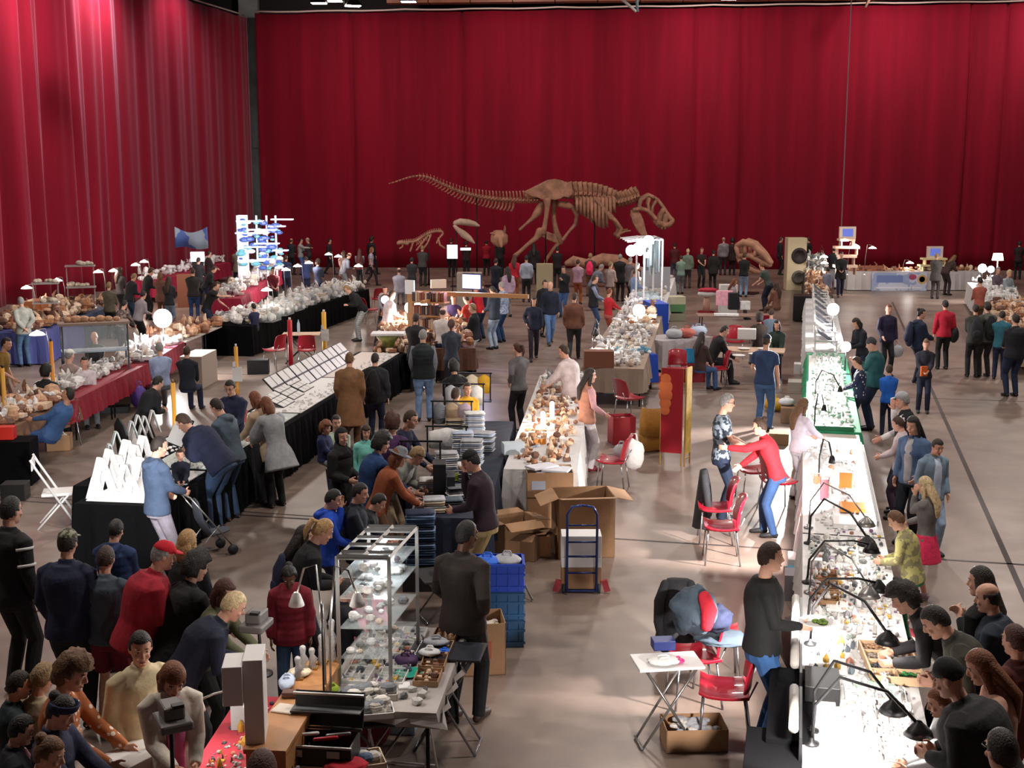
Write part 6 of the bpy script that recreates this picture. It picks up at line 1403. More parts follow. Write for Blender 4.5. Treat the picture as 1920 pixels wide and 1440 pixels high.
heap(FF1, .1, FF1.L-.1, .05, .8, 170, .09, 'warm', 'fossil_goods', 'warm brown fossils along the left side of the fossil stall', extra=.06); heap(FF2, .1, FF2.L-.1, .05, .9, 230, .10, 'warm', 'fossil_goods', 'warm brown fossils heaped on the right side of the fossil stall', extra=.16)
spread(FF1, .3, FF1.L-.4, .1, .75, 8, 3, .09, 'warm', 'warm brown fossil on the left arm of the fossil stall', 'fossils left arm', .7); spread(FF2, .3, FF2.L-.4, .1, .85, 9, 3, .1, 'warm', 'large warm fossil block among the visitors of the fossil stall', 'fossils right arm', .7)
c = P(728, 627, 1.2); r = root('display_plinth', (c.x, c.y, .8), 0, 'white topped display plinth with green stones at the near corner of the fossil stall', 'display'); MB().tube([(0, 0, 0), (0, 0, .25), (0, 0, .38)], [.12, .16, .3], 12).build('column', mat('green_gold', '7a7a3a', .6, var=.5), r, True); MB().box((0, 0, .42), (.75, .5, .05)).build('plinth_top', wht, r)
# bookcase and beams
cL = P(775, 640, .8); Yb = 30.5; c = PD(775, 590, Yb); r = root('wooden_bookcase', (PD(800, 590, Yb).x, Yb, .0), -.35, 'warm wooden bookcase with upright white post beside the glaring lamps', 'bookcase'); zt = PD(775, 548, Yb).z
MB().box((-.42, 0, zt/2), (.14, .12, zt)).build('post', mat('lit_wood', 'c08a5a', .5), r); MB().box((-.42, -.05, zt+.12), (.24, .08, .34)).build('sign_plate', wht, r)
for i in range(4): MB().box((.1, 0, .7+i*.33), (.9, .3, .03)).build('shelf', mat('lit_wood', 'c08a5a', .5), r)
g = MB()
for i in range(4):
    x = -.3
    while x < .5: w_ = RND.uniform(.03, .08); g.cur = RND.randrange(3); g.box((x, -.02, .715+i*.33+.12), (w_*.85, .2, RND.uniform(.18, .26))); x += w_
tag(g.build('books', [mat('book_a', '8a4a34', .7), mat('book_b', 'c8a890', .7), mat('book_c', '4a3a3c', .7)], r), kind='stuff')
MB().box((.95, .3, zt-.05), (3.2, .1, .1)).build('beam', mat('lit_wood', 'c08a5a', .5), r); MB().box((.1, .2, zt-.2), (.1, 1.4, .08)).build('beam', mat('lit_wood', 'c08a5a', .5), r)
for i, (x, y) in enumerate(((770, 577), (790, 573))): globe_lamp(P(x, y, 1.3), .8, ('left', 'right')[i]+' glaring warm lamp of the fossil stall', .16, 150, 30, (1, .86, .72))
globe_lamp(P(722, 562, 1.4), .8, 'white glowing disc lamp above the pale chairs of the fossil stall', .11, 40, 15, (1, .86, .75))
simple_box((P(728, 575, .8).x, P(728, 575, .8).y, 0), (.5, .6, 1.2), 0, mat('pale_pack', 'b8b0a8', .8), 'pale_bundle', 'pale bundle with black camera left of the man in white at the fossil stall', 'bundle')
simple_box(P(822, 540, 1.9), (.4, .1, .22), .3, mat('lit_paper', 'f0e0d0', .7), 'paper_sheet', 'white crumpled sheet hanging over the fossil stall beam', 'paper')
# glowing blue screen
c = PD(884, 528, 31); r = root('glowing_screen', (c.x, c.y, c.z-.5), -.55, 'glaring blue-white light screen above the visitors left of centre', 'screen'); MB().box((0, 0, .5), (.50, .06, .34)).build('screen_panel', mat('blue_glow', 'c8ccff', .4, emit='8c90ff', estr=5), r); MB().box((0, .04, .5), (.55, .04, .40)).build('frame', blk, r); MB().tube([(0, .06, .3), (0, .06, .5-c.z+.0)], .02, 6).build('pole', iron, r); area('screen_light', (c.x-.1, c.y-.2, c.z), (c.x-.5, c.y-4, 0), .6, 60, (.7, .7, 1))
# white poster and small lecterns before the skeletons
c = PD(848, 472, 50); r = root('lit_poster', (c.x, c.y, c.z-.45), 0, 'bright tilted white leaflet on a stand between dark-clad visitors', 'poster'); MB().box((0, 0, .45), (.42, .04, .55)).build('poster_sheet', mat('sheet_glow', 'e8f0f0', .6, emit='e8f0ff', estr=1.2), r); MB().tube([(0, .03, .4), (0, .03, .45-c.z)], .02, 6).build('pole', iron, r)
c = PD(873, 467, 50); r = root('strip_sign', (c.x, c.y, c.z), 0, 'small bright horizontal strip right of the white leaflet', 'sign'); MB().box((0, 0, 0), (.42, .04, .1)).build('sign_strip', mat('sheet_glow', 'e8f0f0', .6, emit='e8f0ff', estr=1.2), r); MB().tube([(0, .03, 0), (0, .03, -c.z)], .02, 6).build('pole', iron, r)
c = PD(880, 505, 40); simple_box((c.x, c.y, 0), (.8, .5, c.z-.1), 0, mat('beige_desk', 'a8988c', .7), 'information_desk', 'pale information desk with a slot behind the blue-white screen', 'desk')
# ============================================================ LONG BLACK TABLE (centre left)
FL = Frame((293, 950), (757, 662), 1.02, .80)
tables(FL, 'trestle table in the long black-draped row of jewellery boards')
cloth(FL, 0, FL.L*.32, 'black', 'black cloth over the near end of the long diagonal row', cm=bcl, drop=.77); cloth(FL, FL.L*.32+.01, FL.L*.62, 'black', 'black cloth in the middle of the long diagonal row', cm=bcl, drop=.77); cloth(FL, FL.L*.62+.01, FL.L, 'black', 'black cloth over the far end of the long diagonal row', cm=bcl, drop=.77)
def top_sheet(fr, u0, u1, v0, v1, label, m=wht): 
    c = fr.p((u0+u1)/2, (v0+v1)/2, .010); return simple_box(c, (u1-u0, v1-v0, .012), fr.ang, m, 'white_runner', label, 'cloth', bevel=0)
top_sheet(FL, .1, 1.75, .08, .95, 'white board lying under the glowing angular stands'); top_sheet(FL, 6.0, 9.6, .08, .95, 'white runner in the middle of the long diagonal row'); top_sheet(FL, 9.7, FL.L-.1, .08, .95, 'white runner at the far end of the long diagonal row', mat('cream_cloth', 'dccfc8', .7)); top_sheet(FL, 1.9, 5.9, .1, .95, 'pale runner beneath the leaning visitors on the long row', mat('pale_runner', 'c4ccc8', .7))
# angular white neck stands, lit
def neck_stand(p, h, rz, m, label, grp=None, w=.1):
    r = root('necklace_stand', p, rz, label, 'display stand', grp); a = .33
    MB().prism([(-w, -h*.30, 0), (-w*.75, 0, h), (w*.75, 0, h), (w, -h*.30, 0)], (0, .018, .004)).build('front_board', m, r); MB().prism([(-w, h*.34, 0), (-w*.75, .02, h), (w*.75, .02, h), (w, h*.34, 0)], (0, .018, .0)).build('rear_board', m, r)
    return r
glowm = mat('lit_acrylic', 'ffffff', .5)
pp = [(190, 925, .45, .3), (205, 915, .50, .2), (220, 905, .36, .4), (232, 912, .28, .1), (238, 895, .5, .3), (252, 890, .40, .3), (262, 900, .3, .2), (268, 880, .46, .3), (245, 925, .2, .2), (178, 935, .26, .2)]
for i, (x, y, h_, rz) in enumerate(pp): neck_stand(P(x, y, .825), h_, -1.0+rz, glowm, 'overexposed white angular stand on the near end of the black-draped row', 'glowing white stands', .09)
for (x, y, e) in ((150, 895, 420), (205, 850, 200)): spot('stand_spot', P(x, y, 2.3), P(215, 920, .8), e*3.2, 30, (1, .98, .96), .06, .6)
gls = mat('pale_glass_board', 'c8d4d4', .4)
for i, (x, y, h_) in enumerate(((205, 885, .38), (218, 868, .44), (232, 872, .34), (246, 835, .36), (258, 828, .4), (270, 822, .34), (285, 810, .34))): neck_stand(P(x, y, .82), h_, -1.1, gls if i < 4 else mat('white_acrylic', 'd8dad8', .4), 'grey-white necklace board standing behind the glowing stands', 'grey necklace boards', .08)
FLs = Frame.__new__(Frame); FLs.A = Vector((-4.72, 15.6)); FLs.d = Vector((.12, 1)).normalized(); FLs.n = Vector((-FLs.d.y, FLs.d.x)); FLs.L = 3.4; FLs.W = .95; FLs.z = .78; FLs.ang = math.atan2(FLs.d.y, FLs.d.x); FLs.sg = 1
tables(FLs, 'side table carrying the grey necklace boards behind the glowing stands'); cloth(FLs, 0, FLs.L, 'black', 'black cloth of the side table under the grey necklace boards', cm=bcl, drop=.7)
heap(FLs, .3, 3.2, .1, .85, 120, .035, 'white', 'jewellery_goods', 'pale papers and small goods around the black bust')
c = P(232, 850, .82); r = root('bust_display', c, -.6, 'black rounded neck bust display behind the grey boards', 'display stand'); g = MB(); g.tube([(0, 0, 0), (0, -.02, .25), (0, -.05, .42), (0, -.06, .5)], [(.14, .03), (.15, .03), (.12, .03), (.04, .02)], 14, side=(1, 0, 0), round_=True); g.build('bust', blk, r, True)
heap(FL, 1.9, 5.9, .1, .9, 240, .035, 'white', 'jewellery_goods', 'small silvery goods under the leaning visitors on the long row'); heap(FL, 6.0, FL.L-.3, .1, .45, 260, .03, 'white', 'jewellery_goods', 'white cards of jewellery along the front of the long row')
def frame_board(fr, u, v, w, h, tilt, label, nx=3, ny=3, grp=None):
    c = fr.p(u, v, .02); r = root('jewellery_board', c, fr.ang, label, 'display board', grp); T = Matrix.Rotation(tilt, 3, 'X')
    MB().box(T@Vector((0, 0, h/2)), (w, .02, h), M=T).build('backing', blk, r)
    for i in range(nx):
        for j in range(ny): MB().box(T@Vector((-w/2+w*(i+.5)/nx, -.013, h*(j+.5)/ny)), (w/nx*.88, .008, h/ny*.86), M=T).build('white_pad', wht, r)
    return r
FL2 = FL
us = [8.0, 8.75, 9.5, 10.25, 11.0, 11.75, 12.5]
us = [FL.L*.56+i*.72 for i in range(7)]
for i, u in enumerate(us): frame_board(FL, u, .80, .68, .5, -.75 if True else 0, 'black-edged tilted board of white jewellery pads, '+('nearest', 'second', 'third', 'fourth', 'fifth', 'sixth', 'farthest')[i]+' of the slanting rank', 2, 2)
for i, u in enumerate((FL.L*.50, FL.L*.53+.35, FL.L*.57+.6)): frame_board(FL, u, .50+.06*i, .62, .42, -1.15, 'flatter black-edged board of small jewellery pads, '+('first', 'second', 'third')[i]+' in front of the slanting rank', 3, 3)
q = P(322, 800, 1.0); r = root('photo_board', P(325, 835, .82), -.9, 'white sheet board of rings with dark edge in front of the bending man', 'display board'); T = Matrix.Rotation(-.5, 3, 'X'); MB().box(T@Vector((0, 0, .22)), (.5, .02, .4), M=T).build('sheet', wht, r); MB().box(T@Vector((0, .014, .22)), (.54, .012, .44), M=T).build('backing', blk, r)
# lamps with orange shine over black row: the white folding chair
c = P(125, 960, 0); r = root('white_folding_chair', (P(118, 975, .0).x, P(118, 985, 0).y, 0), -1.3, 'white folding chair seen from the side left of the glowing stands', 'chair')
for s_ in (-1, 1):
    MB().tube([(s_*.2, -.26, .98), (s_*.2, -.2, .86), (s_*.2, .30, 0)], .017, 8).build('leg', wht, r, True); MB().tube([(s_*.18, .20, .46), (s_*.18, -.22, 0)], .014, 8).build('leg', wht, r, True)
MB().box((0, .06, .47), (.38, .42, .04)).build('seat', wht, r, bevel=.01); MB().box((0, -.245, .90), (.4, .02, .16)).build('backrest', wht, r, bevel=.008)
# stroller
c = P(392, 1040, 0); r = root('baby_stroller', (c.x, c.y, 0), -.9, 'grey baby stroller with small black wheels behind the jeans of the bending man', 'stroller'); r.scale = (.82,)*3
for (x, y) in ((-.22, .3), (.22, .3), (-.22, -.28), (.22, -.28)): MB().tube([(x-.02, y, .08), (x+.02, y, .08)], .08, 14).build('wheel', mat('tyre', '2a2c30', .6), r, True)
g = MB()
for s_ in (-1, 1): g.tube([(s_*.2, .32, .12), (s_*.2, -.05, .6), (s_*.2, -.35, 1.0)], .012, 8); g.tube([(s_*.2, -.28, .12), (s_*.2, .1, .5)], .012, 8)
g.tube([(-.2, -.35, 1.0), (.2, -.35, 1.0)], .014, 8); g.build('frame', alu, r, True); g = MB(); g.tube([(0, .22, .36), (0, .0, .34), (0, -.14, .6), (0, -.18, .82)], [(.17, .03), (.18, .04), (.17, .04), (.14, .03)], 12, side=(1, 0, 0), round_=True); g.build('seat', mat('stroller_cloth', '4a4e58', .8), r, True)
# ============================================================ LEFT ROWS
FR1 = Frame((142, 748), (276, 682), .95, .78); FR1b = Frame((276, 682), (345, 640), .95, .78)
tables(FR1, 'trestle table under the red cloth of the left fossil row'); cloth(FR1, 0, FR1.L, 'red', 'dark red cloth draped over the left fossil row table', cm=mat('dark_red_cloth', '8a1028', .8, bump=.1, bscale=5), drop=.42)
heap(FR1, .1, FR1.L-.1, .3, .9, 200, .075, 'pale', 'pale_goods', 'pale bundles and stones on the red cloth of the left row', extra=.1); heap(FR1, 0, FR1.L*.35, .35, .9, 60, .1, 'white', 'paper_bundles', 'white paper bundles at the near end of the red cloth', extra=.06)
FRn = Frame((-40, 830), (140, 748), .9, .78); tables(FRn, 'trestle table at the left picture edge before the reclining man'); cloth(FRn, 0, FRn.L, 'tan', 'brown cloth at the left edge under the lit rocks', cm=mat('tan_cloth', '7a5a44', .9), drop=.4)
heap(FRn, .1, FRn.L-.1, .05, .85, 170, .11, 'warm', 'lit_rocks', 'warm lit rocks and slabs at the left picture edge', extra=.1); heap(FRn, FRn.L*.3, FRn.L*.9, .2, .85, 90, .09, 'white', 'cream_rocks', 'cream glowing rocks by the orange post at the left', extra=.1)
tables(FR1b, 'trestle table behind the man in the light blue shirt'); cloth(FR1b, 0, FR1b.L, 'maroon', 'reddish cloth behind the man in the light blue shirt', drop=.5); heap(FR1b, 0, FR1b.L, .05, .9, 120, .1, 'pale', 'pale_goods', 'pale slabs behind the man in the light blue shirt', extra=.08)
FR2 = Frame((350, 640), (420, 610), 1.2, .80); tables(FR2, 'table of slabs before the man in the black shirt'); heap(FR2, 0, FR2.L, .05, 1.1, 120, .11, 'warm', 'brown_slabs', 'brown slabs before the man in the black polo shirt reaching right', extra=.08)
# long black-draped glassware row
FS = Frame((470, 612), (690, 542), 1.35, .80); tables(FS, 'trestle table of the long crystal row at the left back'); cloth(FS, 0, FS.L, 'black', 'black cloth of the long crystal row at the left back', cm=bcl, drop=.77)
heap(FS, .1, FS.L*.5, .05, 1.25, 320, .10, 'pale', 'pale_crystals', 'pale glass boxes and crystals on the near part of the long crystal row', extra=.2); heap(FS, FS.L*.5, FS.L-.1, .05, 1.25, 320, .11, 'pale', 'pale_crystals', 'pale glass boxes and crystals on the far part of the long crystal row', extra=.22)
for i, (x, y) in enumerate(((505, 602), (530, 590), (550, 582), (575, 572), (600, 565), (620, 558))):
    p = P(x, y, .81); r = root('clear_display_box', p, FS.ang, ('nearest', 'second', 'third', 'fourth', 'fifth', 'farthest')[i]+' clear glass box along the long crystal row', 'box'); MB().box((0, 0, .2), (.7, .45, .4)).build('glass_cover', glass, r); g = MB()
    for _ in range(6): s = RND.uniform(.05, .1); g.ell((RND.uniform(-.25, .25), RND.uniform(-.15, .15), .02+s), (s, s, s*1.2), 7, 5)
    tag(g.build('crystals', mat('crystal_white', 'dcdcd8', .4), r, True), kind='stuff')
simple_box((P(505, 648, 0).x, P(505, 648, 0).y, 0), (1.0, .5, .7), FS.ang, card, 'cardboard_box', 'brown cartons under the near end of the long crystal row', 'box')
# blue cloth row at far left
FU = Frame((62, 640), (207, 574), .0, .82); FU.A = v2(P(80, 624, .82)); q = v2(P(207, 575, .82)); FU.d = (q-FU.A).normalized(); FU.L = (q-FU.A).length; FU.n = Vector((-FU.d.y, FU.d.x)); FU.ang = math.atan2(FU.d.y, FU.d.x); FU.W = 1.9
tables(FU, 'trestle table of the blue-clothed fossil row along the left curtain'); cloth(FU, 0, FU.L*.55, 'blue', 'violet-blue cloth on the near part of the left curtain row', cm=mat('violet_cloth', '4a4f8e', .85), drop=.79); cloth(FU, FU.L*.55, FU.L, 'blue', 'slate-blue cloth on the far part of the left curtain row', cm=mat('slate_cloth', '3a4660', .85), drop=.79)
heap(FU, .1, FU.L*.5, .1, 1.8, 230, .12, 'warm', 'brown_slabs', 'brown fossil slabs on the violet-blue cloth', extra=.2); heap(FU, FU.L*.5, FU.L-.1, .1, 1.8, 230, .12, 'warm', 'brown_slabs', 'brown fossil slabs on the slate-blue cloth', extra=.25)
simple_box(FU.p(3.4, 1.2, .01), (.9, .5, .5), FU.ang, mat('orange_wood', 'b06a40', .6), 'wooden_crate', 'orange-brown wooden crate on the blue-clothed left row', 'crate')
def glass_tower(px, py, Y, n, w, label, zb=.82):
    c = PD(px, py, Y); r = root('glass_tower', (c.x, Y, zb), .3, label, 'display'); zt = c.z-zb
    for i in range(n):
        z = zt*i/(n-1)+.03 if n > 1 else zt; MB().box((0, 0, z), (w, .5, .03)).build('shelf', mat('smoke_glass', '9a9694', .3), r); g = MB()
        for _ in range(6): s = RND.uniform(.05, .12); g.ell((RND.uniform(-w*.4, w*.4), RND.uniform(-.18, .18), z+.02+s*.5), (s, s, s*.7), 7, 5)
        tag(g.build('shelf_stones', mat('mineral_c9b9a8', 'c9b9a8', .7, bump=.4, bscale=30, var=.3, vscale=20), r, True), kind='stuff')
    g = MB()
    for sx in (-1, 1):
        for sy in (-1, 1): g.box((sx*w*.45, sy*.2, zt/2), (.02, .02, zt))
    g.build('supports', glass, r); return r
glass_tower(150, 500, 37, 3, .85, 'tall glass tower with white slabs on top against the left curtain'); glass_tower(85, 533, 33.5, 3, .7, 'shorter glass tower with yellow box near the grey-haired man')
for (x, y, z, l, pw) in ((50, 541, 1.5, 'leftmost warm glowing lamp against the left curtain', 40), (107, 527, 1.5, 'second warm glowing lamp between the two glass towers', 40), (184, 511, 1.6, 'bright warm lamp right of the tall glass tower', 60), (254, 498, 1.7, 'left one of the two warm lamps above the crowd at the left', 60), (270, 492, 1.7, 'right one of the two warm lamps above the crowd at the left', 60), (70, 628, 1.5, 'warm white lamp before the violet-blue cloth', 30), (213, 509, 1.6, 'small warm lamp just before the crowd at the left', 15)):
    h = P(x, y, z); clamp_lamp(h+Vector((.1, .35, -z+.80)), h, l, 'grey', up=.1, power=pw, size=.16 if z > 1.45 else .1, glow=25, warm=(1, .86, .7))
globe_lamp(P(305, 597, 1.45), 0, 'large glaring round lamp in the aisle at the left', .22, 420, 60, (1, .98, .95))
# lit display wall
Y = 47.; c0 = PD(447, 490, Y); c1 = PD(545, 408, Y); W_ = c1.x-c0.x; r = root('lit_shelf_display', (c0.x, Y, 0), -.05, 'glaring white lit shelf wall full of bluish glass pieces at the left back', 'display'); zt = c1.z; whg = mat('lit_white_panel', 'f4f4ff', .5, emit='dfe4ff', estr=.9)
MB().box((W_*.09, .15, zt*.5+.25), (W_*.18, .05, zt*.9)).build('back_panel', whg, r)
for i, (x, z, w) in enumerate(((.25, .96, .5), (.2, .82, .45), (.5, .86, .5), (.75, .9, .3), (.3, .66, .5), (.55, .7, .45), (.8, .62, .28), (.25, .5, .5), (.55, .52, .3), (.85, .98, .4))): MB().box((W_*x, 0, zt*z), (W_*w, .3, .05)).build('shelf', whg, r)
for x in (.0, .36, .55, .72): MB().box((W_*x, .05, zt*.55), (.06, .08, zt*.95)).build('post', wht, r)
g = MB()
for _ in range(90): s = RND.uniform(.04, .13); g.cur = RND.randrange(3); g.ell((W_*RND.uniform(.02, .85), -.05, zt*RND.uniform(.4, .98)), (s*1.6, s, s*.8), 7, 5)
tag(g.build('glass_pieces', [wht, mat('teal_glass', '6ab0b8', .3), mat('blue_glass', '4a68b0', .3)], r), kind='stuff')
area('shelf_wall_light', (c0.x+W_/2, Y-2.6, 2.6), (c0.x-6, Y+10, 4.5), 1.4, 110, (.9, .85, 1))
# hanging banner
Y = 52; a = PD(327, 425, Y); b_ = PD(390, 465, Y); g = MB(); rs = []
for i in range(15):
    t = i/14; x = a.x+(b_.x-a.x)*t; sag = -.30*math.sin(t*PI)*.8; rs.append([Vector((x, Y+.06*math.sin(t*9), a.z+sag)), Vector((x, Y+.1*math.sin(t*7), b_.z+.05*math.sin(t*6)))])
vs = [p for r_ in rs for p in r_]; g.add(vs, [(2*i, 2*i+1, 2*i+3, 2*i+2) for i in range(14)]); o = g.build('hanging_banner', two_tone('nebula', '4a62a0', '8f9fae', 'noise', 1.3), None, True); o.modifiers.new('t', 'SOLIDIFY').thickness = .02; tag(o, 'sagging grey-blue printed banner hung on the left curtain', 'banner')
FV = Frame((300, 520), (440, 478), .9, .8); FV.A = v2(P(290, 528, .8)); q = v2(P(430, 492, .8)); FV.d = (q-FV.A).normalized(); FV.L = (q-FV.A).length; FV.n = Vector((-FV.d.y, FV.d.x)); FV.ang = math.atan2(FV.d.y, FV.d.x)
tables(FV, 'table of white goods under the hung banner'); cloth(FV, 0, FV.L, 'hot', 'pink-red cloth under the white goods below the banner', cm=mat('pink_cloth', '9a1038', .8), drop=.6); heap(FV, .1, FV.L-.1, .1, .8, 130, .12, 'white', 'white_goods', 'whitish and violet goods below the hung banner', extra=.3)
c = PD(370, 475, 47); simple_box((c.x, c.y, c.z-.3), (.5, .3, .35), .2, mat('lit_box', 'f4f4f8', .5, emit='f0f4ff', estr=2), 'light_box', 'small glaring white light box below the hung banner', 'light'); simple_box((c.x, c.y, 0), (.4, .3, c.z-.3), .2, blk, 'black_case', 'dark stand carrying the small light box', 'stand'); c = PD(347, 485, 45.5); simple_box((c.x, c.y, 0), (.6, .4, 1.2), .1, mat('orange_wood2', '7a4630', .6), 'wooden_case', 'reddish brown wooden case under the banner', 'case')
FVb = Frame((440, 540), (560, 500), .9, .8); FVb.A = v2(P(450, 560, .8)); q = v2(P(540, 500, .8)); FVb.d = (q-FVb.A).normalized(); FVb.L = (q-FVb.A).length; FVb.n = Vector((-FVb.d.y, FVb.d.x)); FVb.ang = math.atan2(FVb.d.y, FVb.d.x)
tables(FVb, 'table of the stall between glowing wall and crystal row'); cloth(FVb, 0, FVb.L, 'hot', 'pink-red cloth of the stall before the glaring shelf wall', cm=mat('pink_cloth', '9a1038', .8), drop=.5); heap(FVb, .1, FVb.L-.1, .1, .8, 220, .12, 'pale', 'pale_goods', 'pale goods before the glaring shelf wall', extra=.25)
for (x, y, l, pw) in ((523, 503, 'left half-dome glowing lamp before the glaring shelf wall', 60), (536, 507, 'right half-dome glowing lamp before the glaring shelf wall', 60), (558, 500, 'small bluish glowing lamp in the left back crowd', 30), (579, 494, 'white half-dome lamp above the navy jackets', 50), (616, 478, 'brightest round lamp at the left back', 120), (634, 482, 'lamp just right of the brightest round lamp', 50), (672, 500, 'tilted oval lamp beside the woman with ginger hair', 30), (500, 545, 'small lamp on the pale goods left of the crystal row', 25)):
    h = P(x, y, 1.55); clamp_lamp(h+Vector((.15, .3, -1.549)), h, l, 'white', up=.1, power=pw, size=.16, glow=30)
# coloured posts
sign_post(95, 640, 1.75, 'e8922a', '1c1a1a', 'bright orange post with a black ring at the left rows', sign=False, z0=0); sign_post(4, 690, 1.6, 'e8a83a', '1c1a1a', 'yellow-orange post cut by the left picture edge', sign=False)
sign_post(442, 650, 1.75, 'e0a030', 'e8e4e0', 'yellow post with white paper sign in front of the glasses man'); sign_post(324, 718, 1.7, 'e0a030', '8a5a20', 'yellow post standing behind the white sheet board', sign=False); sign_post(543, 600, 1.8, 'c01828', 'f0e0d8', 'red post with glowing tip beside the small wooden table', sign=False, w=.05); sign_post(607, 585, 1.8, 'e0a830', 'e8e4e0', 'yellow post with white paper sign and lamp at the open aisle', w=.05)
# aisle table and chairs at centre left
folding_table(565, 625, .95, .6, .76, 5, 'small wooden-topped table behind the red post', mat('table_beige', 'c8a890', .5), iron); bottle(P(560, 624, .77), 'tall clear bottle standing on the small wooden-topped table', h=.34)
chair(515, 655, 60, 'red chair at the left of the red post'); chair(575, 655, 10, 'red chair pushed under the small wooden-topped table'); chair(695, 580, -70, 'red chair behind the man in striped trousers'); chair(710, 560, 20, 'red chair back behind the man in the white jumper')
simple_box((P(485, 700, 0).x, P(485, 700, 0).y, 0), (.5, .4, .35), .1, blk, 'black_crate', 'black crate on the floor left of the red post', 'crate'); simple_box((P(383, 690, 0).x, P(383, 690, 0).y, 0), (.55, .4, .2), -.2, mat('tub_grey', '9aa4a4', .5), 'storage_tub', 'grey tub on the floor behind the dark-clad seated person', 'tub')
c = P(372, 665, .7); simple_box((c.x, c.y, 0), (1.2, .5, .74), FR2.ang, mat('pale_board', 'a8988c', .7), 'pale_counter', 'pale front board below the brown slabs', 'counter')
chair(115, 790, 70, 'red chair under the reclining man in blue'); c = P(215, 772, 0); simple_box((c.x, c.y, 0), (.6, .3, .12), .2, mat('suitcase_dark', '2a2c30', .5), 'flat_suitcase', 'dark flat suitcase with silver edges on the floor by the red cloth', 'suitcase')
for i, (x, y, s, c_) in enumerate(((205, 745, (.5, .35, .3), '8a9cb0'), (185, 755, (.4, .3, .25), '5a6a80'))): q = P(x, y, 0); simple_box((q.x, q.y+.3, 0), s, .2, mat('tub_'+c_, c_, .5), 'storage_tub', ('light blue tub under the red cloth', 'steel blue tub under the red cloth')[i], 'tub')
sack((*v2(P(262, 765, 0)), 0), (.16, .14, .5), '5a3a90', 'purple carrier bag standing by the end of the red cloth', seed=80)
c = P(125, 845, 0); carton((c.x-.15, c.y+.1), (.4, .3, .28), .2, 'low carton on the floor under the reclining man', False, fill='cream'); simple_box((P(25, 905, 0).x, P(25, 905, 0).y, 0), (.7, .5, .7), .1, bcl, 'black_draped_box', 'black draped box at the left picture edge with a red item', 'box'); simple_box((P(25, 905, 0).x-.05, P(25, 905, 0).y, .705), (.25, .2, .2), .1, mat('bright_red_box', 'd02a1a', .5), 'red_box', 'bright red box on top of the black draped box', 'box'); simple_box((P(30, 935, 0).x, P(30, 935, 0).y, 0), (.35, .3, .25), .1, blk, 'black_case', 'small black case with silver latch at the left edge', 'case')
# glass show case at left
c = P(160, 655, .8); r = root('glass_show_case', (P(180, 690, .8).x, P(180, 690, .8).y, .8), .4, 'dark framed glass show case with lit bottom shelf on the left row', 'case'); MB().box((0, 0, .38), (1.3, .5, .03)).build('shelf', mat('shelf_blue', '9ab0c0', .4), r); MB().box((0, 0, .95), (1.4, .55, .05)).build('top_board', mat('board_tan', '9a8478', .6), r)
for sx in (-1, 1): 
    for sy in (-1, 1): MB().box((sx*.64, sy*.24, .47), (.035, .035, .94)).build('post', mat('dark_alu', '4a4e54', .4, metal=.5), r)
MB().box((0, -.25, .66), (1.26, .01, .54)).build('glass_pane', glass, r)
g = MB()
for k in range(7): s = RND.uniform(.07, .12); g.ell((-.5+k*.16, 0, .98+s*.5), (s, s*.8, s*.7), 8, 6)
tag(g.build('top_rocks', mat('mineral_c79a78', 'c79a78', .7, bump=.4, bscale=30, var=.3, vscale=20), r, True), kind='stuff')

c = PD(1021, 512, 46); simple_box((c.x, c.y, 0), (.6, .3, c.z+.35), 0, mat('cream_board', 'b8a888', .7), 'cream_board', 'cream upright board among the visitors under the big skeleton', 'board')
bottle(P(1463, 735, 0), 'clear water bottle on the floor behind the blue t-shirt')
# ------------------------------------------------------------ visitors and sellers
def pr(x, y, H, face, top, tc, lc, hair, hc, arms, label, **k):
    bl = k.pop('bagl', None); r = make_person(x, y, H, face, top, tc, k.pop('low', 'trousers'), lc, hair, hc, arms=arms, label=label, **k)
    if bl:
        for o in col.objects:
            if o.name.startswith('backpack') and o.parent is None and not o.get('done'): o['label'] = bl
    for o in col.objects:
        if o.name.startswith('backpack') and o.parent is None: o['done'] = 1
    return r
F = dict(female=True)
# bottom left
pr(18, 930, 1.85, 25, 'jacket', 'black', 'black', 'short', 'black', 'down', 'tall man in black jacket with white shoulder stripes at the left picture edge')
o_ = [o for o in col.objects if o.name.startswith('person') and o.parent is None][-1]
for so, el, wr in ARMS[o_['label']]:
    for a_, b_ in ((.22, .30), (.72, .80)): MB().tube([so.lerp(el, a_), so.lerp(el, b_)], .083, 16).build('sleeve_stripe', wht, o_, True)
pr(125, 990, 1.75, 5, 'jacket', 'navy', 'black', 'short', 'dark', 'pocket', 'man in camouflage cap and dark navy jacket seen from behind', hat='cap', hatc='camocap', fat=1.15)
pr(198, 1022, 1.6, 0, 'sweater', 'slate', 'maroon', 'short', 'brown', 'hold', 'boy in grey-blue sweater and dark red shorts seen from behind', low='shorts', nod=15)
pr(218, 972, 1.5, 10, 'puffer', '1f3460', 'black', 'short', 'black', 'hold', 'dark-haired visitor in quilted navy jacket before the black-draped table corner', nod=20)
pr(310, 1012, 1.76, 65, 'jacket', 'a0142a', 'maroon', 'short', 'grey', 'hold', 'man in bright red cap, glasses and red fleece jacket', hat='cap', hatc='c4142a', lean=16, fat=1.22)
pr(350, 994, 1.62, 20, 'coat', 'black', 'black', 'bob', 'blond', 'hold', 'blonde visitor half hidden behind the man in the red cap', **F)
pr(372, 1036, 1.66, 45, 'coat', '101012', 'black', 'curly', 'black', 'table', 'visitor with black curly hair and black coat beside the red fleece', lean=18)
pr(424, 1085, 1.52, 100, 'jacket', 'olive', 'black', 'bob', 'red', 'table', 'woman in khaki jacket with red-brown hair behind the white-haired woman', lean=14, **F)
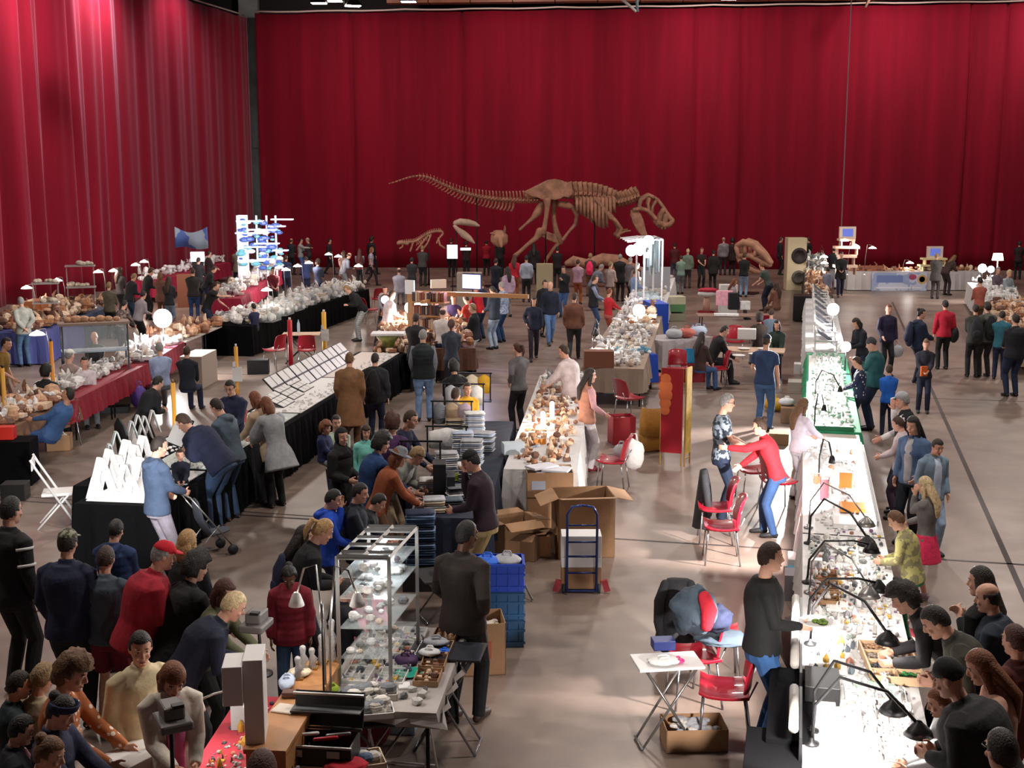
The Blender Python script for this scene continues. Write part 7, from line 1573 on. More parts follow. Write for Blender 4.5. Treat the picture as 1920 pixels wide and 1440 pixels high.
pr(440, 1108, 1.66, 70, 'sweater', '141a30', 'char', 'short', 'pale', 'table', 'older woman in dark navy sweater with short white-blond hair leaning over', lean=34, fat=1.2, **F)
pr(262, 1182, 1.69, 140, 'jacket', 'd4c6a2', 'beige', 'short', 'dark', 'pocket', 'man in cream jacket with fleece collar looking to the right', nod=12, look=15, fat=1.05)
pr(324, 1242, 1.65, 150, 'jacket', 'd8d0c2', 'jeans', 'bob', 'ginger', 'hold', 'woman in white quilted jacket over a pink shirt looking at her hands', trim='e070a0', nod=38, **F)
pr(36, 1256, 1.38, 60, 'jacket', '1c2a30', 'black', 'short', 'dark', 'hold', 'dark-haired boy in black-green jacket at the lower left edge', nod=15)
pr(82, 1244, 1.40, 30, 'jacket', 'b0a084', 'beige', 'messy', 'sandy', 'hold', 'visitor in fuzzy cream jacket with tousled fair hair at the lower left', nod=20)
pr(134, 1228, 1.68, 95, 'shirt', 'orangedot', 'jeans', 'curly', 'light', 'table', 'woman in orange dotted top with brown puffed hair reaching for the table', nod=18, lean=8, **F)
pr(112, 1302, 1.56, 100, 'jacket', '2a2f4a', 'navy', 'bun', 'dark', 'table', 'woman in navy with a navy and beige headband tied in her hair', hat='band', hatc='dots', nod=25, **F)
pr(96, 1380, 1.54, 95, 'sweater', 'b08a94', 'navy', 'bun', 'light', 'fore', 'woman in dusty pink top with pinned-up hair at the bottom edge', nod=20, **F)
pr(44, 1338, 1.36, 70, 'jacket', '12161e', 'navy', 'short', 'black', 'hold', 'child in black coat with pink collar near the lower left corner', trim='lpink', nod=20)
pr(490, 1408, 1.6, 0, 'sweater', 'black', 'black', 'bob', 'red', 'hold', 'person in black with chestnut hair showing only the head at the bottom', nod=10, **F)
# girls and boys round the glass case
pr(541, 1060, 1.38, 172, 'puffer', '7a1226', 'jeans', 'updo', 'black', 'down', 'girl in maroon padded jacket looking down beside the counter', skin='dark', nod=30, **F)
pr(606, 972, 1.66, 70, 'jacket', '121418', 'black', 'pony', 'blond', 'hold', 'woman in black jacket with blonde ponytail bending to the trays', lean=16, nod=18, **F)
pr(570, 984, 1.46, 60, 'jacket', '1a1c22', 'navy', 'long', 'dark', 'hold', 'person in black with dark hair and backpack behind the blonde ponytail', nod=15, bag='backpack', bagc='navy', bagl='navy backpack on the dark-haired person behind the blonde ponytail')
pr(628, 916, 1.5, 80, 'hoodie', '1a4ac0', 'navy', 'short', 'black', ['face', 'hold'], 'boy in bright blue hoodie with one hand at his mouth', nod=22)
pr(676, 904, 1.54, 95, 'jacket', '141c2c', 'navy', 'short', 'black', 'hold', 'boy in dark navy jacket with black fringe next to the blue hoodie', nod=15)
pr(712, 924, 1.38, 85, 'jacket', '1c1e24', 'black', 'short', 'black', 'hold', 'third dark-haired boy in black beside the long blue coat', nod=28, lean=10)
pr(692, 1086, 1.24, 150, 'puffer', 'e28ca0', 'lpink', 'updo', 'black', 'table', 'little girl in pink padded jacket with a white hair bow', skin='mid', nod=32, hat='bow', hatc='white', **F)
pr(655, 1084, 1.28, 60, 'jacket', '1a1a1e', 'jeans', 'short', 'dark', 'hold', 'child in black jacket and jeans left of the pink padded jacket', nod=20)
pr(874, 975, 1.8, 25, 'jacket', '2e2420', 'black', 'crop', 'black', ['fore', 'hip'], 'man in dark brown leather jacket standing beside the blue crates', skin='dark', look=25, trim='teal', fat=1.1, shoes='dbrown', step=.6)
pr(718, 812, 1.68, 60, 'longcoat', '153766', 'navy', 'curly', 'black', 'table', 'woman in long blue denim coat with big black curly hair', lean=14, fat=1.1, **F)
pr(752, 838, 1.62, 75, 'sweater', 'rust', 'brown', 'bob', 'ginger', 'table', 'red-haired person in grey brimmed hat behind the blue coat', lean=20, hat='brim', hatc='grey')
pr(784, 838, 1.6, 115, 'jacket', '8c8f88', 'beige', 'messy', 'sandy', 'table', 'fair-haired person in grey-green jacket and white scarf leaning over clothes', lean=38, trim='white')
pr(640, 802, 1.62, 120, 'coat', '101012', 'black', 'none', 'black', ['carry', 'carry'], 'woman in black headscarf and black coat holding a toddler', hat='hijab', hatc='black', look=20, **F)
pr(610, 790, .98, 110, 'puffer', '16204a', 'grey', 'curly', 'ginger', 'hold', 'toddler in navy padded jacket and grey trousers carried by the headscarf woman', z0=.70, stance='sit', seat=.34)
pr(630, 777, 1.5, 160, 'shirt', 'b8c8b8', 'navy', 'short', 'black', 'hold', 'black-haired boy just behind the toddler in navy')
pr(686, 796, 1.36, 165, 'jacket', '7ecfc6', 'mint', 'bob', 'brown', 'down', 'girl in turquoise top with brown bobbed hair', **F)
pr(735, 774, 1.68, 0, 'shirt', 'purple', 'black', 'curly', 'red', 'hold', 'person with dark red curly hair turned away at the clothes stall', **F)
pr(772, 768, 1.72, 105, 'shirt', '1c2240', 'navy', 'short', 'brown', 'table', 'man in navy shirt and glasses looking right at the black racks', hat='glasses', lean=14)
pr(880, 842, 1.74, -75, 'sweater', '2c1826', 'b09a6a', 'short', 'black', ['hold', 'face'], 'seller in dark plum sweater, black cap and khaki trousers', hat='cap', hatc='black', lean=8, nod=15)
# long diagonal row
pr(340, 774, 1.82, -70, 'puffer', '151d3a', 'jeans', 'short', 'brown', 'hold', 'man in navy padded jacket and jeans bending over the jewellery', lean=42, nod=10, fat=1.15)
pr(405, 746, 1.74, -65, 'hoodie', '4c5a68', 'jeans', 'short', 'dark', 'hold', 'man in grey-blue hoodie and jeans looking down at the jewellery', lean=14, nod=20)
pr(476, 734, 1.68, -55, 'coat', 'c0a68c', 'black', 'bob', 'ginger', 'table', 'ginger-haired woman in beige coat with a white bag', lean=20, **F)
pr(498, 744, 1.62, -45, 'shawl', '9a9ca0', 'black', 'bob', 'ginger', 'table', 'woman wrapped in wide grey shawl with black trousers', lean=18, **F)
pr(430, 712, 1.72, 190, 'jacket', '1a2040', 'navy', 'short', 'dark', 'hold', 'man with glasses in navy facing us behind the diagonal row', hat='glasses', nod=22)
pr(442, 737, 1.34, 185, 'shirt', 'salmon', 'brown', 'short', 'ginger', 'hold', 'red-haired child behind the diagonal row', nod=15)
pr(298, 817, 1.72, 45, 'hoodie', '3a4a64', '8a8490', 'crop', 'dark', ['fore', 'hold'], 'young man with cropped hair in steel blue hoodie and grey trousers', look=15, nod=12)
pr(337, 840, .95, 165, 'jacket', '1c2236', 'pale', 'short', 'brown', 'hold', 'toddler held up at the long table beside the steel blue hoodie', z0=.45, stance='sit', seat=.3)
pr(296, 704, 1.62, 40, 'jacket', '0e1014', 'black', 'short', 'black', 'hold', 'person in black jacket bending at the yellow post', lean=26)
pr(134, 727, 1.74, -80, 'shirt', '3a5a8a', '2b4a80', 'short', 'dark', ['knee', 'lap'], 'man in blue shirt and jeans leaning far back on a red chair', skin='mid', stance='sit', lean=-30, nod=0, fat=1.15, shoes='grey')
pr(38, 556, 1.74, -40, 'jacket', 'a4a49c', '4a6688', 'short', 'grey', 'back', 'grey-haired man in pale grey jacket and jeans by the blue cloth', nod=15)
pr(176, 622, 1.7, 175, 'shirt', 'char', 'black', 'bald', 'grey', 'lap', 'bald man seated behind the glass show case', stance='sit', skin='mid')
pr(130, 654, 1.72, 20, 'shirt', 'a89088', 'grey', 'short', 'grey', 'lap', 'seated man in pinkish top and white cap seen from behind', stance='sit', hat='cap', hatc='white')
pr(86, 684, 1.7, 10, 'jacket', '17181c', 'black', 'curly', 'black', 'lap', 'seated person in black with dark curly hair by the orange post', stance='sit')
pr(158, 668, 1.6, 150, 'shirt', 'd0c4c8', 'grey', 'short', 'dark', 'lap', 'seated person in pale top right of the white cap', stance='sit')
pr(12, 632, 1.72, 90, 'tee', '8a6a2a', 'brown', 'short', 'dark', ['down', 'fore'], 'person in mustard t-shirt with bare arm at the left edge', lean=8)
pr(298, 641, 1.76, -25, 'shirt', 'a4b4d8', 'grey', 'short', 'grey', 'lap', 'grey-haired man in light blue shirt seated at the red cloth', stance='sit', lean=8)
pr(350, 648, 1.68, 5, 'sweater', '151c2a', 'navy', 'short', 'brown', 'lap', 'seated person in dark blue top right of the light blue shirt', stance='sit')
# left back crowd
for a in ((224, 500, 1.72, 30, 'jacket', '3a3436', 'black', 'long', 'brown', 'hold', 'woman with long brown hair in grey-brown jacket at the blue-clothed row', F),
 (204, 528, 1.66, 10, 'jacket', '5a5244', 'black', 'short', 'sandy', 'hold', 'visitor in olive-brown jacket, first of the left back crowd', {}),
 (252, 512, 1.72, 40, 'jacket', '20222a', 'jeans', 'short', 'sandy', 'hold', 'fair-haired man in black jacket in the left back crowd', dict(lean=15)),
 (284, 502, 1.74, 50, 'jacket', '181a1e', 'black', 'messy', 'red', 'hold', 'red-brown haired visitor in black below the two warm lamps', dict(lean=15)),
 (234, 562, 1.6, 20, 'shirt', 'floral', 'black', 'short', 'black', 'table', 'woman in flowered brown top leaning towards the glass boxes', dict(lean=18, female=True)),
 (270, 545, 1.62, 40, 'jacket', '9a9096', 'black', 'short', 'dark', 'hold', 'visitor in mauve-grey jacket right of the flowered top', dict(lean=15)),
 (316, 518, 1.66, 5, 'jacket', '26282c', '8090a8', 'long', 'brown', 'hold', 'long-haired woman in black with pale jeans behind the glaring lamp', F),
 (300, 510, 1.6, 0, 'coat', '6a4438', 'brown', 'bob', 'light', 'hold', 'brown-haired woman in reddish coat half hidden in the left back crowd', F),
 (361, 502, 1.76, -10, 'jacket', '2a2624', '2c4878', 'short', 'brown', 'hold', 'man in dark brown jacket and blue jeans seen from behind', dict(fat=1.1)),
 (372, 482, 1.74, 20, 'jacket', '1a1a1c', 'black', 'short', 'black', 'hold', 'dark-clad man with black hair in front of the small glaring box', {}),
 (392, 470, 1.76, 60, 'jacket', '2a1c1a', 'black', 'short', 'dark', 'hold', 'tall dark man under the corner of the hung banner', {}),
 (402, 498, 1.7, 70, 'jacket', '16181e', 'navy', 'short', 'brown', 'hold', 'visitor in black bending behind the black polo shirt', dict(lean=25)),
 (444, 462, 1.76, -30, 'coat', '6e6456', 'navy', 'messy', 'brown', 'hold', 'tall visitor in grey-beige coat before the glaring shelf wall', {}),
 (406, 527, 1.78, 95, 'polo', '101114', 'navy', 'short', 'brown', ['table', 'reach'], 'man in black polo shirt stretching his arm to the right', dict(lean=22)),
 (475, 568, 1.35, -50, 'tee', '1a2040', 'black', 'short', 'black', 'hold', 'boy in navy t-shirt at the brown slabs', {}),
 (512, 448, 1.7, 10, 'jacket', '10141e', 'navy', 'short', 'black', 'hold', 'visitor in black standing in front of the glass pieces', {}),
 (546, 447, 1.74, 20, 'jacket', '26262a', 'black', 'bald', 'brown', 'hold', 'bald man in dark jacket left of the striped jumper', {}),
 (564, 434, 1.74, 100, 'sweater', 'stripes', '4a6aa0', 'short', 'dark', ['hold', 'reach'], 'person in white jumper with grey stripes pointing right', {}),
 (576, 428, 1.78, -90, 'shirt', '3a2a30', 'black', 'bald', 'grey', 'hold', 'man with bald head behind the striped jumper', {}),
 (618, 443, 1.72, 90, 'jacket', '2a1c24', 'black', 'short', 'black', 'down', 'dark walking visitor alone before the red curtain at the left', dict(stance='walk')),
 (536, 478, 1.66, 0, 'jacket', '1a2444', 'navy', 'short', 'brown', 'hold', 'visitor in navy jacket below the bluish lamp', {}),
 (573, 480, 1.68, -10, 'jacket', '202c54', 'navy', 'short', 'dark', 'hold', 'visitor in blue jacket beside the white half-dome lamp', dict(lean=15)),
 (596, 486, 1.66, 20, 'jacket', '242a44', 'navy', 'curly', 'brown', 'hold', 'curly-haired visitor in dark blue left of the brightest round lamp', F),
 (512, 500, 1.66, 160, 'shirt', '6a1a28', 'black', 'short', 'dark', 'hold', 'seller in dark red behind the pale goods', {}),
 (644, 470, 1.7, 0, 'coat', '6a4a40', 'brown', 'bob', 'brown', 'hold', 'woman in brown coat right of the brightest round lamp', F),
 (656, 474, 1.72, 60, 'sweater', '5c5a64', 'grey', 'bald', 'brown', 'hold', 'stooping bald man in grey jumper behind the crystal row', dict(lean=20)),
 (674, 466, 1.66, 0, 'vest', '5a2a2a', 'black', 'long', 'red', 'hold', 'woman with long dark red hair left of the ginger woman', F),
 (697, 463, 1.66, 85, 'tee', 'b0a8bc', '2a2024', 'bob', 'ginger', 'down', 'ginger-haired woman in lilac t-shirt walking right', dict(female=True, stance='walk')),
 (697, 439, 1.8, 40, 'coat', '141214', 'black', 'curly', 'dark', 'down', 'tall curly-haired man in black coat with a pale shoulder strap', dict(stance='walk', trim='beige')),
 (650, 534, 1.76, -110, 'jacket', '0f1012', 'stripes', 'short', 'sandy', 'hold', 'man in black jacket and white-striped trousers leaning to the crystals', dict(lean=32)),
 (748, 502, 1.76, 0, 'sweater', '9a98a4', 'grey', 'bald', 'brown', 'lap', 'man in grey jumper sitting on a red chair seen from behind', dict(stance='sit', fat=1.15)),
 (722, 535, 1.66, 170, 'vest', '5a2c26', 'brown', 'short', 'red', 'hold', 'red-haired person behind the pale bundle of the fossil stall', {}),
 (736, 544, 1.74, 60, 'longcoat', 'd8c8cc', 'lgrey', 'short', 'brown', 'hold', 'person in long white coat at the fossil stall', dict(lean=8)),
 (792, 460, 1.74, 10, 'jacket', '3c3a36', 'black', 'short', 'sandy', 'hold', 'man in grey-green jacket beneath the small skeleton', dict(fat=1.1)),
 (772, 482, 1.6, 0, 'jacket', '2a2c30', 'black', 'short', 'black', 'hold', 'short dark visitor left of the grey-green jacket', {}),
 (846, 446, 1.82, 10, 'jacket', '121216', 'black', 'short', 'brown', 'hold', 'large man in black behind the white leaflet', dict(fat=1.2)),
 (874, 452, 1.7, 0, 'jacket', '2c1a1c', 'black', 'short', 'dark', 'hold', 'dark visitor below the beaked skull', {}),
 (912, 450, 1.68, 0, 'sweater', 'a8142a', 'black', 'short', 'black', 'hold', 'visitor in red top under the horned skull', {}),
 (938, 448, 1.76, 20, 'jacket', '1c1818', 'black', 'curly', 'brown', 'hold', 'visitor in black right of the red top under the horned skull', {})):
    pr(*a[:11], **a[11])
# fossil stall visitors and the open aisle
pr(780, 587, 1.72, 10, 'coat', '242226', 'black', 'short', 'brown', 'hold', 'visitor in black coat left of the padded vest')
pr(793, 617, 1.78, 0, 'vest', '1c2428', '7a98c4', 'short', 'grey', 'pocket', 'grey-haired man in quilted dark vest and pale jeans from behind', trim='7a7e88', fat=1.15)
pr(846, 598, 1.7, 0, 'sweater', '3e4656', '2a2e3a', 'pony', 'red', 'hold', 'woman in slate sweater with dark red hair tied up', **F)
pr(830, 577, 1.72, 0, 'shirt', 'c8bcb8', 'navy', 'bald', 'brown', 'table', 'balding man in white shirt leaning over the warm fossils', lean=14)
pr(886, 568, 1.66, -75, 'jacket', '12141c', 'c4ccd8', 'short', 'sandy', 'hold', 'woman in black top and white trousers at the fossil stall', step=.5, **F)
pr(850, 676, 1.62, -20, 'jacket', '0d0d10', 'black', 'curly', 'black', 'hold', 'person all in black with curly hair behind the padded vest', lean=12)
pr(876, 716, 1.5, 160, 'sweater', 'yellow', 'brown', 'short', 'brown', 'hold', 'person in mustard top behind the farthest black rack')
pr(855, 727, 1.45, 30, 'jacket', '8c8478', 'brown', 'messy', 'brown', 'hold', 'brown-haired child in grey jacket behind the black racks')
pr(655, 660, 1.72, 0, 'longcoat', '8a6242', '6a4a34', 'short', 'light', 'pocket', 'person in long camel brown coat seen from behind', fat=1.05)
pr(703, 661, 1.62, 5, 'puffer', '1a1c22', 'navy', 'short', 'dark', 'down', 'youth in shiny black jacket next to the camel coat', bag='backpack', bagc='black', bagl='black shiny backpack on the youth next to the camel coat')
pr(816, 560, 1.7, 180, 'shirt', '7a5a3a', 'brown', 'short', 'dark', 'hold', 'seller in brown inside the fossil stall behind the books')
pr(850, 552, 1.6, 180, 'shirt', '3a2a5a', 'black', 'short', 'ginger', 'hold', 'seller with reddish face in violet inside the fossil stall')
pr(872, 552, 1.62, -60, 'tee', 'b03028', 'jeans', 'short', 'brown', 'hold', 'visitor in red-brown t-shirt beside the violet seller', nod=20)
pr(888, 532, 1.68, -80, 'sweater', 'c41428', 'navy', 'none', 'black', 'table', 'person in bright red jumper with plum knitted hat', hat='beanie', hatc='4a1a3a', lean=12)
pr(902, 524, 1.72, -60, 'jacket', '1a2040', 'jeans', 'short', 'light', 'hold', 'man in navy jacket behind the bright red jumper')
pr(922, 536, 1.74, -50, 'hoodie', '26303e', 'a0b4cc', 'short', 'dark', 'hold', 'young man in dark hoodie and pale jeans looking down', nod=22)
pr(940, 528, 1.72, -60, 'jacket', 'scales', '22406a', 'short', 'grey', 'down', 'person in grey-blue patterned jacket and jeans in the middle crowd', fat=1.1)
pr(952, 500, 1.68, -20, 'sweater', 'c8a8c0', '8a7a7c', 'long', 'dark', 'down', 'long-haired woman in pale pink with violet bag in the middle crowd', **F)
for a in ((930, 484, 1.72, 20, 'jacket', '141828', 'navy', 'short', 'dark', 'hold', 'dark navy visitor between the red top and the blue-white screen', {}),
 (965, 478, 1.68, 10, 'sweater', 'c01c34', 'rust', 'long', 'red', 'down', 'woman in bright red with long hair beside the light grey shirt', F),
 (987, 478, 1.76, 0, 'shirt', 'a8b0c4', '1c2026', 'short', 'black', 'pocket', 'man in light grey shirt and black trousers under the skeleton', {}),
 (1001, 456, 1.78, 0, 'coat', '1a1214', 'black', 'long', 'black', 'down', 'tall black-haired person in dark coat under the skeleton', {}),
 (1001, 556, 1.64, 178, 'jacket', '141c34', '20182a', 'bob', 'brown', ['down', 'hip'], 'young woman in navy jacket walking towards us', dict(stance='walk', female=True)),
 (1032, 528, 1.78, 170, 'jacket', '121c30', '5878a8', 'bald', 'sandy', 'down', 'bald man in navy jacket with bright green strap', dict(stance='walk', trim='green')),
 (1022, 524, 1.68, 150, 'coat', '141416', 'black', 'short', 'brown', 'down', 'dark-coated person behind the bald man with green strap', {}),
 (1057, 498, 1.72, -150, 'jacket', '16161c', '3a5a8c', 'short', 'brown', 'chest', 'man in black jacket and blue jeans in the middle crowd', {}),
 (1077, 548, 1.74, 10, 'jacket', '6e4636', '2c2c30', 'short', 'brown', 'down', 'man in brown jacket walking away along the beige stall', dict(stance='walk', fat=1.15)),
 (1116, 515, 1.8, 95, 'vest', '1c1c24', '2c4468', 'short', 'brown', ['fore', 'hold'], 'man in black vest over grey sleeves with jeans', dict(trim='8088a0')),
 (1128, 495, 1.72, 60, 'jacket', '6c6c78', 'grey', 'short', 'grey', 'table', 'stooping visitor in grey jacket behind the black vest', dict(lean=28)),
 (1145, 490, 1.7, 40, 'jacket', 'b09a94', 'brown', 'short', 'sandy', 'hold', 'fair-haired person in pale jacket at the long beige stall', {}),
 (1163, 476, 1.78, 20, 'coat', '151416', 'black', 'short', 'grey', 'hold', 'grey-haired man in black coat with beige strap by the lamp rack', dict(trim='beige')),
 (1192, 503, 1.68, 75, 'shirt', '8ca4cc', '4a4e64', 'short', 'light', 'hold', 'person in pale blue shirt with white bag at the long beige stall', {}),
 (1182, 482, 1.72, 50, 'jacket', '5c5458', 'black', 'short', 'grey', 'hold', 'grey-haired visitor in grey jacket just under the glaring lamps', {}),
 (1196, 492, 1.66, 60, 'shirt', '8a7a7c', 'grey', 'short', 'grey', 'hold', 'small stooping visitor beside the lamp rack', dict(lean=15)),
 (1045, 462, 1.74, 0, 'jacket', '151012', 'black', 'short', 'black', 'hold', 'black-haired person in black with pale collar under the ribs', {}),
 (1084, 486, 1.66, 20, 'sweater', 'b08a9c', 'rust', 'short', 'brown', 'hold', 'visitor in mauve top left of the pink backpack', {}),
 (1107, 475, 1.68, 10, 'jacket', '4a3434', 'brown', 'messy', 'sandy', 'hold', 'visitor with hot pink backpack in the middle crowd', dict(bag='backpack', bagc='hot', bagl='hot pink backpack worn in the middle crowd below the ribs')),
 (1143, 540, 1.55, 60, 'shirt', 'c0242e', 'salmon', 'short', 'ginger', 'table', 'person in red top at the near customer side of the beige stall', {}),
 (1265, 455, 1.72, 0, 'jacket', '5a1a24', '4a4e60', 'short', 'dark', 'hold', 'visitor in dark red jacket right of the lamp rack', {}),
 (1290, 466, 1.66, 10, 'jacket', '6e7a6c', '3a3634', 'short', 'pale', 'down', 'white-haired visitor in grey-green jacket at the back', {}),
 (1277, 478, 1.55, -10, 'jacket', '7c9488', 'grey', 'short', 'brown', 'hold', 'person with mint-grey top behind the white-haired visitor', {}),
 (1316, 464, 1.7, 170, 'tee', '2a1a18', 'black', 'short', 'ginger', 'hold', 'person in dark clothes holding a small bright screen at the back', {}),
 (1338, 468, 1.66, 0, 'coat', '1e1a1a', 'black', 'short', 'black', 'down', 'dark figure just left of the light grey pullover', {}),
 (1357, 445, 1.8, 0, 'sweater', '8a8286', '3a2e38', 'bald', 'sandy', 'down', 'man in light grey pullover and dark trousers from behind', dict(fat=1.15)),
 (1374, 447, 1.74, 20, 'coat', '2a1616', 'black', 'curly', 'black', 'down', 'dark tall figure right of the light grey pullover', {}),
 (1396, 474, 1.72, 20, 'jacket', '121214', '8098b8', 'short', 'brown', 'hold', 'person in black jacket with white arm stripe before the big skull', dict(trim='white')),
 (1428, 492, 1.76, -50, 'tee', '48504a', '1c2436', 'short', 'ginger', 'fore', 'man in olive t-shirt bending to the seated woman', dict(lean=22)),
 (1377, 522, 1.66, 95, 'jacket', 'a89c9c', '3a3034', 'long', 'ginger', 'lap', 'ginger-haired woman in light grey seated sideways', dict(stance='sit', female=True)),
 (1456, 528, 1.66, -30, 'sweater', '7a5040', 'brown', 'long', 'brown', 'lap', 'brown-haired woman in brown seated near the white table', dict(stance='sit', female=True)),
 (1424, 588, 1.62, 0, 'jacket', '3a2e28', 'grey', 'curly', 'dark', 'lap', 'dark curly-haired person sitting with back to us', dict(stance='sit')),
 (1447, 578, 1.6, 20, 'shirt', '6a7a8c', '5a6a80', 'short', 'brown', 'lap', 'seated person in grey-blue right of the curly dark hair', dict(stance='sit')),
 (1465, 438, 1.8, 90, 'jacket', '1e1824', 'black', 'short', 'brown', 'down', 'man in dark suit left of the tall loudspeaker', {}),
 (1516, 440, 1.78, -60, 'jacket', '141214', 'black', 'short', 'dark', 'hold', 'man in black right of the tall loudspeaker', {}),
 (1361, 610, 1.78, 85, 'sweater', '0e0e10', 'black', 'short', 'dark', 'table', 'man in black sitting with his arms on the light table', dict(stance='sit', lean=20)),
 (1457, 600, 1.66, 195, 'jacket', '24362e', 'navy', 'long', 'dark', 'lap', 'dark-haired woman in black-green facing us at the light table', dict(stance='sit', female=True)),
 (1316, 622, 1.62, 50, 'sweater', '3a2420', '34507c', 'long', 'dark', 'lap', 'long-haired person in jeans beside the man in black', dict(stance='sit', female=True))):
    pr(*a[:11], **a[11])
pr(1438, 626, 1.8, 30, 'tee', '243a60', '3c5c88', 'short', 'brown', ['fore', 'down'], 'man in blue t-shirt, dark cap and jeans standing at the table', hat='cap', hatc='1c2434', fat=1.1)
pr(1364, 737, 1.78, 95, 'tee', 'print', '1c2a44', 'short', 'grey', ['hold', 'hold'], 'grey-haired man in patterned dark t-shirt and jeans facing the red sweater', hat='glasses', nod=12)
pr(1424, 782, 1.62, -75, 'sweater', 'b01020', '24406a', 'bun', 'brown', ['reach', 'table'], 'woman in red sweater and jeans leaning on a red chair', lean=18, nod=0, step=.8, **F)
pr(1443, 1015, 1.78, 95, 'shirt', '0d0d0f', '2a5080', 'short', 'brown', ['down', (.05, .30, 1.12)], 'man in black shirt and blue jeans holding a plate of food', look=-5, nod=5, fat=1.12)
hp = HANDS['man in black shirt and blue jeans holding a plate of food'][1]
r = root('plate', hp+Vector((.12, .0, .02)), 0, 'white plate with green salad held by the man in black', 'plate'); MB().lathe((0, 0, 0), [(.07, 0), (.11, .01), (.14, .025), (.135, .028), (.08, .01)], 24).build('dish', wht, r, True)
g = MB()
for _ in range(14): s = RND.uniform(.015, .03); g.ell((RND.uniform(-.02, .08), RND.uniform(-.05, .05), .02), (s, s*.8, s*.6), 7, 5)
tag(g.build('salad', mat('salad_green', '6a8a34', .6), r, True), kind='stuff')
pr(1508, 746, 1.52, 60, 'sweater', 'd8ccd8', 'c0bcc4', 'long', 'light', 'table', 'girl in pale pink top with light brown hair behind the crystal stall', nod=20, **F)
pr(1106, 690, 1.66, 70, 'vest', 'b8806a', 'd8d0d4', 'long', 'dark', ['down', 'fore'], 'woman in salmon vest and white trousers with long dark hair', trim='c8989c', look=10, shoes='maroon', **F)
pr(1056, 645, 1.76, -60, 'longcoat', 'dccccc', 'd8c8c8', 'short', 'brown', 'table', 'man in long white shirt leaning over the pale horns', lean=10, fat=1.15)
pr(970, 642, 1.68, -30, 'sweater', '6c6a6e', 'black', 'pony', 'red', ['hip', 'hold'], 'red-haired woman in grey jumper and black trousers at the pink stone stall', look=-20, **F)
# right aisle
pr(1667, 570, 1.7, 175, 'jacket', '221c3a', '1a1a22', 'short', 'ginger', ['down', 'fore'], 'woman in open dark violet jacket over a lilac shirt', trim='mauve', **F)
sack(HANDS['woman in open dark violet jacket over a lilac shirt'][0]+Vector((.02, -.03, -.42)), (.15, .08, .32), 'lgrey', 'pale plastic bag carried by the woman in dark violet', seed=90)
pr(1728, 578, 1.72, 80, 'puffer', '16243c', '1a2034', 'bun', 'dark', 'hold', 'woman in navy padded jacket with hair in a bun', look=10, bag='backpack', bagc='navy', bagl='navy backpack of the woman with a bun', **F)
pr(1773, 562, 1.7, 5, 'jacket', 'b01430', '101014', 'short', 'dark', 'down', 'person in bright red top and black trousers from behind')
sack(HANDS['person in bright red top and black trousers from behind'][1]+Vector((0, -.05, -.2)), (.12, .1, .42), 'black', 'black shoulder bag beside the person in bright red', seed=91)
pr(1737, 636, 1.48, -165, 'jacket', '1e1c2c', '1a2038', 'bun', 'light', 'hold', 'girl in dark jacket with pink scarf holding something orange', trim='hot', nod=12, **F)
simple_box(HANDS['girl in dark jacket with pink scarf holding something orange'][1]+Vector((.02, -.04, -.1)), (.14, .05, .2), .2, mat('orange_bag', 'd0642a', .6), 'orange_pouch', 'orange pouch in the hands of the girl with pink scarf', 'bag')
pr(1606, 596, 1.66, -110, 'jacket', '141824', 'navy', 'bob', 'dark', 'hold', 'woman in black coat bending at the glaring jewellery cases', lean=10, nod=20, **F)
pr(1632, 634, 1.74, -65, 'jacket', '1e5458', '182640', 'none', 'dark', 'phone', 'person in teal jacket and grey knitted hat looking at the stall', hat='beanie', hatc='dgrey', nod=22, fat=1.15)
pr(1605, 668, 1.5, -70, 'shirt', 'dots', 'navy', 'short', 'brown', 'hold', 'boy in dark dotted shirt before the teal jacket', nod=22)
pr(1668, 683, 1.3, 10, 'jacket', '1c64c8', 'navy', 'short', 'brown', 'hold', 'small child in bright blue jacket beside the teal jacket', nod=8)
pr(1691, 733, 1.74, -65, 'vest', '15151d', 'navy', 'short', 'grey', ['face', 'hold'], 'man in grey cap and black vest with white sleeves', trim='white', hat='cap', hatc='lgrey', nod=15)
pr(1682, 780, 1.45, -60, 'sweater', 'c8b8bc', '3a2a3c', 'short', 'brown', 'hold', 'boy in pinkish white top in front of the grey cap', nod=22)
pr(1712, 780, 1.68, -130, 'jacket', '4a6488', '101420', 'long', 'black', ['fore', 'down'], 'woman in blue denim jacket with long black hair', trim='lgrey', nod=15, fat=1.08, **F)
pr(1760, 822, 1.5, 165, 'hoodie', '7890a4', '9ab4d0', 'short', 'dark', 'pocket', 'boy in pale blue-grey hooded jacket and light jeans', trim='pale', nod=20)
pr(1736, 893, 1.42, -45, 'sweater', '74706e', 'e0305c', 'long', 'pale', ['face', 'hold'], 'blonde girl in grey jumper and bright pink padded skirt', low='skirt', nod=10, shoes='mauve', **F)
pr(1679, 956, 1.42, -60, 'jacket', 'camo', 'green', 'short', 'light', 'hold', 'boy in yellow-green camouflage jacket at the dense rows', lean=12, nod=25)
pr(1692, 1094, 1.68, -75, 'jacket', '201c20', 'black', 'curly', 'dark', 'table', 'woman with dark curly hair and red plaid scarf leaning over minerals', lean=34, trim='plaid', **F)
pr(1750, 1134, 1.76, -80, 'jacket', '3c3a30', '101018', 'short', 'dark', 'hold', 'visitor in dark olive jacket with fur hood picking stones', lean=30, nod=15)
pr(1842, 1062, 1.7, -35, 'jacket', '0e0f11', 'black', 'long', 'dark', 'chest', 'woman in black jacket with long dark hair and small white badge', look=-20, **F)
pr(1852, 1094, 1.66, -60, 'jacket', '232e3c', 'black', 'bald', 'dark', 'hold', 'balding man in shiny dark blue leather jacket', lean=8, fat=1.12)
